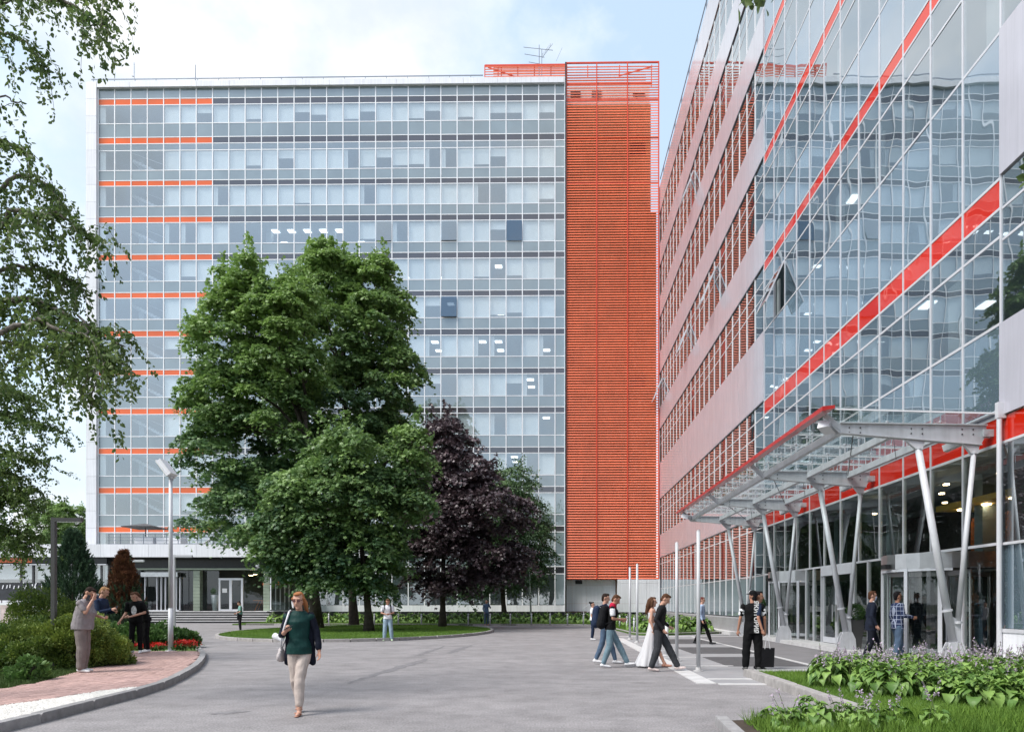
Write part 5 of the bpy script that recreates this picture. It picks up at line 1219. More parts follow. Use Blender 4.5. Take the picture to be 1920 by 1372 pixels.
for i, (px, Y, rx, h) in enumerate(((215, 22.6, .55, .62), (248, 23.4, .55, .70), (275, 23.0, .55, .55), (300, 24.5, .6, .62), (322, 24.2, .5, .50), (345, 24.8, .45, .45), (200, 24.5, .6, .7), (262, 26, .8, .6), (300, 27.5, .8, .5))):
    shrub(['bluish leafy herb clump left of the men in black', 'tall green herb clump behind the men in black', 'leafy herb clump right of the men in black', 'green herb clump under the floodlight mast', 'dark herb clump beside the floodlight mast', 'low herb clump behind the red begonias', 'herb clump at the foot of the brown juniper', 'broad herb clump at the back of the flower bed', 'low herb clump at the rear edge of the flower bed'][i], at(px, Y), rx, .45, h, 70 + i, m=M_green, n=2600, ls=.12, name='herb_clump', cat='plant', group=HG, tb=.5 if i != 4 else .3)
# red bedding flowers
M_petal = mat('red_petal', (0, 0, 0), .5, var=.1, trans=.2, tint_attr=((.45, .010, .012), (.85, .05, .03)))
M_petal2 = mat('crimson_petal', (0, 0, 0), .5, var=.1, trans=.2, tint_attr=((.28, .010, .03), (.75, .30, .32)))
RG = 'red bedding plants along the end of the path'
flw = [(213, 'pink and crimson bedding plant at the left end of the red row'), (225, 'crimson bedding plant second from the left of the red row'), (236, 'crimson bedding plant just left of the men in black'), (262, 'red bedding plant behind the legs of the men in black'), (288, 'scarlet bedding plant just right of the men in black'), (299, 'scarlet bedding plant midway to the floodlight mast'), (335, 'tall scarlet begonia right of the floodlight mast'), (347, 'scarlet begonia in the middle of the rightmost clump'), (359, 'scarlet begonia nearest the kerb')]
for i, (px, lab) in enumerate(flw):
    t = empty('bedding_plant', at(px, 21.75)); tag(t, lab, 'flower', RG); gg = np.random.default_rng(90 + i); n = 130; h = .30 if px > 320 else .22
    pos = np.column_stack([gg.normal(0, .11, n), gg.normal(0, .10, n), gg.uniform(.05, h * .7, n)]); Vv, Ff, k = leaves_np(pos, unitv(gg.normal(0, 1, (n, 3)) + [0, 0, .6]), unitv(gg.normal(0, 1, (n, 3))), gg.uniform(.05, .09, n), 'oval', gg)
    link('leaves', mesh_np('leaves', Vv, Ff, M_green, np.repeat(gg.uniform(.3, .9, n), k)), t)
    n = 110; pos = np.column_stack([gg.normal(0, .10, n), gg.normal(0, .09, n), gg.uniform(h * .5, h * 1.1, n)]); Vv, Ff, k = leaves_np(pos, unitv(gg.normal(0, 1, (n, 3)) + [0, -.3, .5]), unitv(gg.normal(0, 1, (n, 3))), gg.uniform(.05, .08, n), 'oval', gg)
    link('petals', mesh_np('petals', Vv, Ff, M_petal2 if px < 240 else M_petal, np.repeat(gg.uniform(0, 1, n), k)), t)

# ------------------------------------------------------------------ hostas
M_hosta = mat('hosta_leaf', (0, 0, 0), .5, var=.10, vscale=8, trans=.22, spec=.45, tint_attr=((.060, .145, .026), (.27, .42, .10)))
M_lilac = mat('lilac_flower', (0, 0, 0), .7, var=.15, trans=.2, tint_attr=((.22, .16, .22), (.60, .50, .64)))
M_stalk = mat('flower_stalk', (.12, .16, .06), .7, var=.2)
def hosta_leaf_mesh(seed):
    """heart-shaped, veined, arching leaf about 0.2 m long: 4x6 grid"""
    r = random.Random(seed); ws = [.03, .40, .54, .50, .38, .19, .0]; V = []; Fq = []
    for i, w in enumerate(ws):
        y = i / 6; 
        for j in range(-2, 3):
            x = w * j / 2; z = .55 * y * (1 - y) * 1.2 - .55 * y * y + .22 * abs(x) - (.05 if abs(j) == 1 else 0) + .05 * math.sin(i * 1.9 + j * 1.3 + seed)
            V.append((x * .86, y, z))
    for i in range(6):
        for j in range(4): Fq.append((i * 5 + j, i * 5 + j + 1, (i + 1) * 5 + j + 1, (i + 1) * 5 + j))
    return np.array(V), np.array(Fq)
HL = [hosta_leaf_mesh(s) for s in range(3)]
hleaf = []
for s in range(3):
    for c in range(3):
        hleaf.append(mesh_np('hosta_leaf', HL[s][0], HL[s][1], M_hosta, np.full(len(HL[s][0]), .22 + .30 * c), smooth=True))
def stalk_mesh(seed):
    r = random.Random(seed); gg = np.random.default_rng(seed); h = r.uniform(.52, .70); tx = r.uniform(.10, .26); mb = MB(); mb.path([(0, 0, .1), (tx * .4, 0, h * .6), (tx, 0, h)], [.006, .005, .003], 4); n = 15
    u = gg.uniform(.66, 1.0, n); pos = np.column_stack([tx * u, np.zeros(n), h * u]) + gg.normal(0, .010, (n, 3)); Vv, Ff, k = leaves_np(pos, unitv(gg.normal(0, 1, (n, 3)) + [0, 0, -.6]), unitv(gg.normal(0, 1, (n, 3))), gg.uniform(.030, .048, n), 'oval', gg)
    mb.cur = 1; mb.add(Vv.tolist(), [tuple(f) for f in Ff.tolist()]); return mb.mesh('flower_stalk', [M_stalk, M_lilac2])
M_lilac2 = mat('lilac_petal', (.52, .42, .55), .7, var=.35, vscale=40, trans=.2)
STALK = [stalk_mesh(900 + i) for i in range(5)]
def hosta(base, seed, single, label, group, nl=34, spread=.34, hh=.34, stalks=5, ls=.20):
    t = empty('hosta', base); tag(t, label, 'plant', group); r = random.Random(seed); Vs, Fs, Ts = [], [], []; b0 = 0
    for i in range(nl):
        a = r.uniform(0, 6.283); u = ((i + .5) / nl); rad = spread * (u ** .6); z = hh * (1 - u * .72) * r.uniform(.85, 1.1) + .03
        pitch_ = R(32 - 66 * u + r.uniform(-12, 12)); s_ = ls * r.uniform(.75, 1.2) * (.7 + .4 * u); c = r.randrange(3); q = r.randrange(3)
        M_ = Matrix.Translation((rad * math.cos(a) * .6, rad * math.sin(a) * .6, z)) @ Matrix.Rotation(a - math.pi / 2 + r.uniform(-.4, .4), 4, 'Z') @ Matrix.Rotation(pitch_, 4, 'X') @ Matrix.Rotation(r.uniform(-.3, .3), 4, 'Y') @ Matrix.Scale(s_, 4)
        if single:
            o = link('leaf', hleaf[q * 3 + c], t); o.matrix_local = M_
        else:
            m = np.array(M_); V = HL[q][0] @ m[:3, :3].T + m[:3, 3]; Vs.append(V); Fs.append(HL[q][1] + b0); b0 += len(V); Ts.append(np.full(len(V), .18 + .34 * c + r.uniform(-.08, .08)))
    if not single: link('leaves', mesh_np('leaves', np.concatenate(Vs), np.concatenate(Fs), M_hosta, np.concatenate(Ts), True), t)
    for i in range(stalks):
        o = link('flower_stalk', STALK[r.randrange(5)], t, (r.uniform(-.06, .06), r.uniform(-.06, .06), 0)); o.rotation_euler = (0, 0, r.uniform(0, 6.28)); q = r.uniform(.8, 1.12) * (hh / .42) ** .4; o.scale = (q, q, q)
    return t
hr_ = random.Random(77); spots = []
bedp = [(4.75, 12.2), (5.3, 11.0), (6.0, 9.9), (6.6, 9.5), (9.4, 9.3), (9.5, 13.9), (5.3, 13.9)]
yy = 9.6
while yy < 14.0:
    xx = 4.6 + (0.2 if int(yy * 10) % 2 else 0)
    while xx < 9.5:
        q = (xx + hr_.uniform(-.1, .1), yy + hr_.uniform(-.1, .1))
        if inside(q, bedp): spots.append(q)
        xx += .50
    yy += .46
spots.sort(key=lambda q: q[1]); rowof = {}; cnt = {}
for q in sorted(spots): k_ = int((q[1] - 9.37) / .46); cnt[k_] = cnt.get(k_, 0) + 1; rowof[q] = (k_, cnt[k_])
for i, q in enumerate(spots):
    near_ = i < 9
    px = q[0] / q[1] * F + VX
    hosta((q[0], q[1], .11), 200 + i, near_, f"green hosta, {ORD[rowof[q][1] - 1]} from the left in the {ORD[rowof[q][0]]} row from the grass, right bed", 'hostas in the front row' if near_ else 'hostas in the right bed', nl=33 if near_ else 62, spread=.44, hh=.41 if q[1] > 11 else .35, stalks=(0 if q[1] < 10.6 else 2 if q[1] < 12.2 else 5), ls=.185 if near_ else .165)
# near corner bed: light green leafy plants
ns_ = random.Random(5)
for i, (x, y, h) in enumerate(((2.75, 8.75, .16), (3.15, 8.7, .30), (3.05, 8.2, .34), (3.5, 8.55, .24), (3.8, 8.8, .20), (3.6, 8.1, .30), (4.15, 8.6, .22), (4.45, 8.3, .24), (2.7, 8.1, .26))):
    hosta((x, y, .07), 400 + i, False, ['sparse seedlings at the soil corner behind the kerb stone', 'bright yellow-green leafy plant, tallest in the near corner bed', 'yellow-green leafy plant cut by the lower edge of the view', 'dusty green plant right of the bright one in the near bed', 'dusty green plant in front of the pale kerb end', 'leafy plant at the lower edge right of the bright one', 'grey-green plant among the long grass at the kerb end', 'grey-green plant with lilac stalks at the lower edge', 'low leafy plant beside the dark corner kerb'][i], 'plants of the near corner bed', nl=30, spread=.26, hh=h, stalks=(0 if i < 3 else 3), ls=.11 if i not in (1, 2) else .13)
grass('grass', 'thin weedy grass in the near corner bed', [(2.4, 7.5), (2.4, 8.9), (4.1, 9.2), (4.8, 9.0), (4.8, 7.5)], 5200, .08, .24, .07, 12, wide=.8)
# far hostas: one row of clumps along the block and round the corner
fr_ = random.Random(8); far_spots = []
x = -20.5
while x < 3.3:
    far_spots.append((x, 53.2 + fr_.uniform(-.3, .3))); x += .78
for (x, y) in ((3.7, 50.5), (4.4, 49.0), (4.9, 47.2), (5.3, 45.3), (5.2, 43.3), (5.4, 41.2), (5.5, 39.2), (5.6, 37.3), (6.3, 36.3), (7.2, 36.9), (8.0, 37.6), (6.6, 38.6), (7.6, 39.8), (6.8, 41.5), (7.8, 42.8), (6.6, 44.2), (8.2, 45.5), (6.4, 47), (7.6, 48.4), (5.2, 51), (6.4, 51.6), (7.8, 52.2), (8.4, 40.5), (4.8, 37.0), (4.7, 38.7)): far_spots.append((x, y))
variants = []
for i, (x, y) in enumerate(far_spots):
    corner = i >= len(far_spots) - 25
    lab, grp = ('leafy hosta clump in the corner bed beside the glass wing', 'hostas in the corner bed') if corner else ('leafy hosta clump in the long row before the office block', 'hostas in the far row')
    lab = f'leafy hosta clump of the corner bed, {ORD[i - len(far_spots) + 25]} inward from its bending kerb' if corner else f'leafy hosta clump, {ORD[i]} from the left in the long row before the office block'
    if len(variants) < 4: t = hosta((x, y, .09), 500 + i, False, lab, grp, nl=46, spread=.62, hh=.62, stalks=8, ls=.32); variants.append(t)
    else:
        s = variants[i % 4]; c = s.copy(); COL.objects.link(c); c.location = (x, y, .09); c.rotation_euler = (0, 0, fr_.uniform(0, 6)); c['label'] = lab; c['group'] = grp
        for ch in s.children: d = ch.copy(); COL.objects.link(d); d.parent = c
# ------------------------------------------------------------------ posts, lamps, bollards
for i, (px, Y, top, lab) in enumerate(((1309.5, 16.3, 995, 'nearest tall white pole on the apron edge'), (1269, 19.1, 1017, 'tall white pole second nearest, between the man in black shirt and the nearest pole'), (1194.7, 27.8, 1057, 'tall white pole beside the woman in the long white dress'), (1181, 30.3, 1063, 'farthest tall white pole, right of the man with the backpack'))):
    p = P(px, 1130, Y); H = EYE + (VY - top) / F * Y
    mb = MB().tube((0, 0, .02), (0, 0, H), .047, .043, 14).lathe([(.045, H), (.02, H + .02)], n=14); t = mb.build('white_pole', M_post, None, True); t.location = (p.x, Y, 0); tag(t, lab, 'pole', 'tall white poles along the apron')
    MB().tube((0, 0, .004), (0, 0, .025), .115, .115, 18).tube((0, 0, .03), (0, 0, .09), .065, .065, 14).build('base_plate', M_strip, t)
p = P(1250, 1130, 21.1); t = MB().tube((0, 0, .0), (0, 0, .95), .055, .055, 14).lathe([(.055, .95), (.03, .98)], n=14).build('bollard', M_post, None, True); t.location = (p.x, 21.1, .0); tag(t, 'short white bollard beside the walking man in the black shirt', 'bollard')
MB().tube((0, 0, .004), (0, 0, .03), .12, .12, 16).build('base_plate', M_strip, t)
bx = [(616.5, 1170), (660, 1170), (702, 1170), (747, 1170), (790, 1170), (836, 1170), (878, 1170), (919, 1170), (957, 1170), (996.5, 1170), (1031.5, 1170), (1064, 1170), (1094, 1170.5), (1130, 1172), (1162, 1176), (1175.6, 1180), (1189, 1185)]
bm = MB().tube((0, 0, -.02), (0, 0, .72), .05, .05, 10).lathe([(.05, .72), (.03, .75)], n=10).mesh('marker_post', M_post, True); cm = MB().tube((0, 0, .60), (0, 0, .64), .052, .052, 10).mesh('ring', M_railing)
for i, (px, y) in enumerate(bx):
    q = G(px, y, .09)
    o = link('marker_post', bm, None, (q.x, q.y, .09)); link('ring', cm, o)
    lab = f"{['leftmost', 'second', 'third', 'fourth', 'fifth', 'sixth', 'seventh', 'eighth', 'ninth', 'tenth', 'eleventh', 'twelfth', 'thirteenth'][i]} low white post{'' if i == 0 else ' from the left'} in the far hosta row" if i < 13 else ['low white post where the far kerb starts to bend', 'low white post before the corner bed, leftmost of the close trio', 'middle low white post of the close trio by the corner bed', 'low white post nearest the woman in white'][i - 13]
    tag(o, lab, 'post', 'low white posts along the far kerb')
def park_lamp(base, H, px_arm, m, label, w=.10, arm=.62):
    t = empty('park_lamp', base); tag(t, label, 'lamp post', 'angular park lamps')
    MB().box(-w / 2, w / 2, -w / 2, w / 2, -.03, H).build('post', m, t)
    MB().box(w / 2, arm, -.05, .05, H - .09, H - .01).build('lamp_arm', m, t)
    MB().box(w / 2 + .05, arm - .03, -.04, .04, H - .105, H - .09).build('lamp_diffuser', M_frame, t)
    MB().box(-.10, .10, -.10, .10, -.02, .015).build('base_plate', m, t)
    return t
q = G(101, 1255, .09); park_lamp((q.x, q.y, .09), 3.33, 0, M_lampdark, 'dark bronze right-angled park lamp beside the man on the phone', w=.085)
q = P(243, 1130, 29.5); park_lamp((q.x, 29.5, .09), 3.25, 0, M_alu, 'pale right-angled park lamp behind the brown-topped juniper', arm=.6)
q = P(326, 1130, 27.8); park_lamp((q.x, 27.8, .09), 3.33, 0, M_alu, 'pale right-angled park lamp just behind the floodlight mast', arm=.72)
q = P(320, 1130, 21.6); t = empty('floodlight_mast', (q.x, 21.6, .09)); tag(t, 'tall grey mast with a tilted white floodlight above the red flowers', 'lamp post')
Hm = EYE + (VY - 897) / F * 21.6 - .09
MB().tube((0, 0, -.02), (0, 0, 1.3), .075, .07, 16).tube((0, 0, 1.3), (0, 0, Hm), .062, .05, 16).tube((0, 0, 0), (0, 0, .03), .15, .15, 16).build('pole', M_steel, t, True)
hd = MB(); c = Vector((-.10, 0, Hm + .28)); d = Vector((.60, 0, -.80)).normalized(); nn = Vector((-.8, 0, -.6)).normalized()
hd.bar(c - d * .30, c + d * .24, .42, .17, up=nn); hd.bar(c - d * .33 + nn * .04, c + d * .26 + nn * .04, .47, .03, up=nn); hd.tube((0, 0, Hm - .02), c + d * .15 + Vector((.06, 0, -.1)), .03); hd.build('lamp_head', M_frame, t)
MB().bar(c - d * .27 + nn * .10, c + d * .21 + nn * .10, .37, .02, up=nn).build('lamp_glass', M_canglass, t); MB().bar((0, -.09, Hm - .05), (.06, -.09, Hm + .2), .02, .05).bar((0, .09, Hm - .05), (.06, .09, Hm + .2), .02, .05).build('bracket', M_steel, t)
# leaning pole with small lamp arms near the facade
q = P(996, 1130, 56.5); t = empty('lamp_mast', (q.x, 56.5, .09)); tag(t, 'thin leaning white mast with a side arm before the facade right of the trees', 'lamp post')
MB().tube((0, 0, -.02), (-.22, 0, 6.2), .075, .05, 10).build('pole', M_post, t, True); MB().bar((-.22, 0, 6.0), (-1.0, 0, 5.75), .05, .05).bar((-.8, 0, 5.83), (-1.1, 0, 5.72), .16, .07).build('lamp_arm', M_post, t)
# banner fence and terrace left of the pavilion
q = P(0, 1130, 47); fe = empty('banner_fence', (q.x, 47, 0)); tag(fe, 'white railing hung with pink and white printed sheets at the far left', 'fence')
s_ = F / 47
M_banner = mat('pink_banner', (.62, .50, .48), .6, var=.32, vscale=2.2)
for i in range(-6, 8): MB().tube((0, 0, 0), (0, 0, 1.55), .03, n=8).build('fence_post', M_frame, fe, loc=(i * .95, 0, 0))
for i in range(-6, 7):
    if i % 3 == 0 or i < -1: MB().box(.04, .91, -.02, .0, .25, 1.42).build('printed_sheet', M_banner, fe, loc=(i * .95, 0, 0))
    else:
        for j in range(7): MB().box(0, .06, -.015, .015, .25, 1.42).build('fence_slat', M_frame, fe, loc=(i * .95 + .06 + j * .125, 0, 0))
MB().box(-6.2, 7.2, -.03, .03, 1.42, 1.56).build('top_rail', M_frame, fe); MB().box(-6.2, 7.2, -.025, .025, .16, .25).build('bottom_rail', M_frame, fe)
q = P(0, 1130, 54); bn = empty('dark_banner', (q.x, 54, 0)); tag(bn, 'long dark banner with white lettering below the annex windows', 'banner')
MB().box(-6, 4.0, 0, .05, 1.75, 3.05).build('cloth', mat('dark_cloth', (.035, .038, .045), .7, var=.3, vscale=2), bn)
def text_mesh(s, size, m, name='lettering', ext=.004, bold=0.0):
    c = bpy.data.curves.new(name, 'FONT'); c.body = s; c.size = size; c.extrude = ext; c.offset = bold; c.align_x = 'CENTER'; c.align_y = 'CENTER'
    o = bpy.data.objects.new('tmp', c); COL.objects.link(o); bpy.context.view_layer.update(); me = bpy.data.meshes.new_from_object(o.evaluated_get(bpy.context.evaluated_depsgraph_get())); bpy.data.objects.remove(o); me.materials.clear(); me.materials.append(m); me.name = name; return me
r3 = random.Random(12)
for i, ch in enumerate('ИШКМИНУБИС'):      # loose white script strokes on the cloth
    px = 6 + i * 9.6; x = (px - 0) / (F / 54)
    z = 2.72 + .06 * math.sin(i * .9)
    o = link('letter', text_mesh(ch, .42, M_frame, 'letter', .01, .01), bn, (x, -.03, z), (R(90), R(r3.uniform(-8, 8)), 0)) if False else None
lt = MB()
for i, (x0, h, sl) in enumerate(((5, 7, .3), (13, 6, .25), (19, 6, .1), (26, 6, .3), (35, 5, .2), (44, 10, .1), (47, 8, .5), (62, 8, -.1), (65, 9, .4), (67, 4, .1), (79, 8, .0), (87, 7, .1))):
    x = x0 / (F / 54); hh = h / (F / 54); lt.bar((x, -.03, 2.62 + .04 * (i % 3)), (x + sl * hh, -.03, 2.62 + .04 * (i % 3) + hh), .02, .07, up=(1, 0, 0))
lt.build('lettering', M_frame, bn)
MB().box(-6, 4.0, -.02, .08, 3.05, 3.09).build('rail', M_lampdark, bn)
for i in range(6): MB().tube((0, .1, 0), (0, .1, 3.05), .03, n=8).build('post', M_lampdark, bn, loc=(-5.5 + i * 1.85, 0, 0))
# clipped ball plant in a dark tall pot by the hinged doors, another near the far revolving door
for (x, y, h, lab) in ((9.5, 22.3, .92, 'green ball plant in a dark square pot behind the man in the dark suit'), (9.4, 32.2, 1.2, 'leafy plant in a dark pot beside the far revolving door')):
    t = empty('potted_plant', (x, y, .12)); tag(t, lab, 'potted plant'); MB().hexa([(-.13, -.13, 0), (.13, -.13, 0), (.13, .13, 0), (-.13, .13, 0), (-.2, -.2, h), (.2, -.2, h), (.2, .2, h), (-.2, .2, h)]).build('pot', M_lampdark, t)
    gg = np.random.default_rng(int(y)); n = 1600; u = unitv(gg.normal(0, 1, (n, 3))); pos = u * gg.uniform(.20, .27, n)[:, None] + [0, 0, h + .2]; Vv, Ff, k = leaves_np(pos, u + gg.normal(0, .5, (n, 3)), unitv(gg.normal(0, 1, (n, 3))), gg.uniform(.04, .07, n), 'oval', gg); link('foliage', mesh_np('foliage', Vv, Ff, M_green, np.repeat(gg.uniform(0, .6, n), k)), t)
# ------------------------------------------------------------------ people
SKIN = mat('skin', (.52, .29, .21), .55, var=.06, vscale=10, spec=.4); SKIN2 = mat('skin_tan', (.42, .21, .14), .55, var=.06, vscale=10)
def cloth(name, col, var=.14, **kw): return mat(name, col, kw.pop('rough', .85), var=var, vscale=kw.pop('vscale', 7), bump=.5, bscale=14, space='object', spec=kw.pop('spec', .18), **kw)
def remesh(parts, vox, name, m, smooth=2, parent=None, loc=None, rz=0, wr=0.0, seed=0):
    """fuse overlapping shapes into one skin"""
    mb = MB()
    for fn in parts: fn(mb)
    me = mb.mesh('tmp', m); o = bpy.data.objects.new('tmp', me); COL.objects.link(o)
    md = o.modifiers.new('r', 'REMESH'); md.mode = 'VOXEL'; md.voxel_size = vox; md.use_smooth_shade = True
    if smooth: s = o.modifiers.new('s', 'SMOOTH'); s.factor = .5; s.iterations = smooth
    dg = bpy.context.evaluated_depsgraph_get(); dg.update(); out = bpy.data.meshes.new_from_object(o.evaluated_get(dg)); bpy.data.objects.remove(o); out.name = name
    if wr:                                        # folds in cloth
        n = len(out.vertices); co = np.empty(n * 3, np.float32); out.vertices.foreach_get('co', co); co = co.reshape(-1, 3); nr = np.empty(n * 3, np.float32); out.vertices.foreach_get('normal', nr); nr = nr.reshape(-1, 3)
        ph = seed * 1.7; f = np.sin(co[:, 2] * 34 + 7 * np.sin(co[:, 0] * 9 + ph) + 6 * np.sin(co[:, 1] * 11 + ph)) * .5 + np.sin(co[:, 0] * 38 + 5 * np.sin(co[:, 2] * 7 + ph)) * .35 + np.sin((co[:, 2] + co[:, 0]) * 21 + ph) * .4
        co = co + nr * (f * wr)[:, None]; out.vertices.foreach_set('co', co.ravel()); out.update()
    out.materials.clear(); out.materials.append(m)
    ob = link(name, out, parent, loc or (0, 0, 0), (0, 0, rz) if rz else None); return ob
def caps(p0, p1, r0, r1, flat=1.0, fdir=None, n=12):
    """rounded cone; flat squeezes it along fdir"""
    def fn(mb):
        a, b = Vector(p0), Vector(p1); d = (b - a); L = d.length
        if L < 1e-4: d = Vector((0, 0, 1)); L = 1e-4
        d.normalize(); u = Vector(fdir) if fdir is not None else Vector((0, 1, 0))
        u = u - d * u.dot(d)
        if u.length < 1e-3: u = Vector((1, 0, 0)) - d * d.x
        u.normalize(); x = u.cross(d); rings = []
        for k in (-1, -.75, -.4, 0): rings.append((a + d * (k * r0), r0 * math.sqrt(max(0, 1 - k * k)) + 1e-4))
        for k in (0, .4, .75, 1): rings.append((b + d * (k * r1), r1 * math.sqrt(max(0, 1 - k * k)) + 1e-4))
        base = len(mb.v)
        for c, r in rings:
            for i in range(n):
                t = 2 * math.pi * i / n; mb.v.append(tuple(c + x * (r * math.cos(t)) + u * (r * flat * math.sin(t))))
        for j in range(len(rings) - 1):
            for i in range(n): mb.f.append((base + j * n + i, base + j * n + (i + 1) % n, base + (j + 1) * n + (i + 1) % n, base + (j + 1) * n + i)); mb.mi.append(0)
        mb.f.append(tuple(base + i for i in range(n - 1, -1, -1))); mb.f.append(tuple(base + (len(rings) - 1) * n + i for i in range(n))); mb.mi += [0, 0]
    return fn
def loft(rings, n=18):
    """rings: (centre, half width x, half depth y)"""
    def fn(mb):
        base = len(mb.v)
        for c, ax, ay in rings:
            for i in range(n):
                t = 2 * math.pi * i / n; mb.v.append((c[0] + ax * math.cos(t), c[1] + ay * math.sin(t), c[2]))
        for j in range(len(rings) - 1):
            for i in range(n): mb.f.append((base + j * n + i, base + j * n + (i + 1) % n, base + (j + 1) * n + (i + 1) % n, base + (j + 1) * n + i)); mb.mi.append(0)
        mb.f.append(tuple(base + i for i in range(n - 1, -1, -1))); mb.f.append(tuple(base + (len(rings) - 1) * n + i for i in range(n))); mb.mi += [0, 0]
    return fn
def ell(c, rx, ry, rz_, tilt=0.0):
    def fn(mb):
        rings = []; base = len(mb.v); n = 14; c_ = Vector(c); Rm_ = Matrix.Rotation(tilt, 3, 'X')
        for k in range(1, 10):
            a = math.pi * k / 10
            for i in range(n):
                t = 2 * math.pi * i / n; mb.v.append(tuple(c_ + Rm_ @ Vector((rx * math.sin(a) * math.cos(t), ry * math.sin(a) * math.sin(t), -rz_ * math.cos(a)))))
        for j in range(8):
            for i in range(n): mb.f.append((base + j * n + i, base + j * n + (i + 1) % n, base + (j + 1) * n + (i + 1) % n, base + (j + 1) * n + i)); mb.mi.append(0)
        mb.f.append(tuple(base + i for i in range(n - 1, -1, -1))); mb.f.append(tuple(base + 8 * n + i for i in range(n))); mb.mi += [0, 0]
    return fn
def hand(w, d, nrm, s=1.0, curl=.6, side=1):
    """palm + four unequal fingers in two joints + thumb leaving the side of the palm"""
    w, d, nrm = Vector(w), Vector(d).normalized(), Vector(nrm); nrm = (nrm - d * nrm.dot(d)).normalized(); x = d.cross(nrm) * side; out = [caps(w, w + d * .075 * s, .028 * s, .036 * s, .48, nrm)]
    base = w + d * .082 * s
    for k, (off, ln) in enumerate(((-.028, .066), (-.010, .076), (.009, .071), (.027, .056))):
        b = base + x * off * s; c1 = curl * .8; d1 = (d * math.cos(c1) + nrm * math.sin(c1)).normalized(); e = b + d1 * ln * .55 * s; c2 = curl * 1.9; d2 = (d * math.cos(c2) + nrm * math.sin(c2)).normalized()
        out += [caps(b, e, .0095 * s, .009 * s, n=8), caps(e, e + d2 * ln * .5 * s, .009 * s, .0075 * s, n=8)]
    tb = w + d * .022 * s - x * .030 * s; te = tb + (d * .75 - x * .55 + nrm * .35).normalized() * .042 * s; out += [caps(tb, te, .0125 * s, .0105 * s, n=8), caps(te, te + (d * .9 - x * .1 + nrm * .5).normalized() * .032 * s, .0105 * s, .0085 * s, n=8)]
    return out
NP = [0]
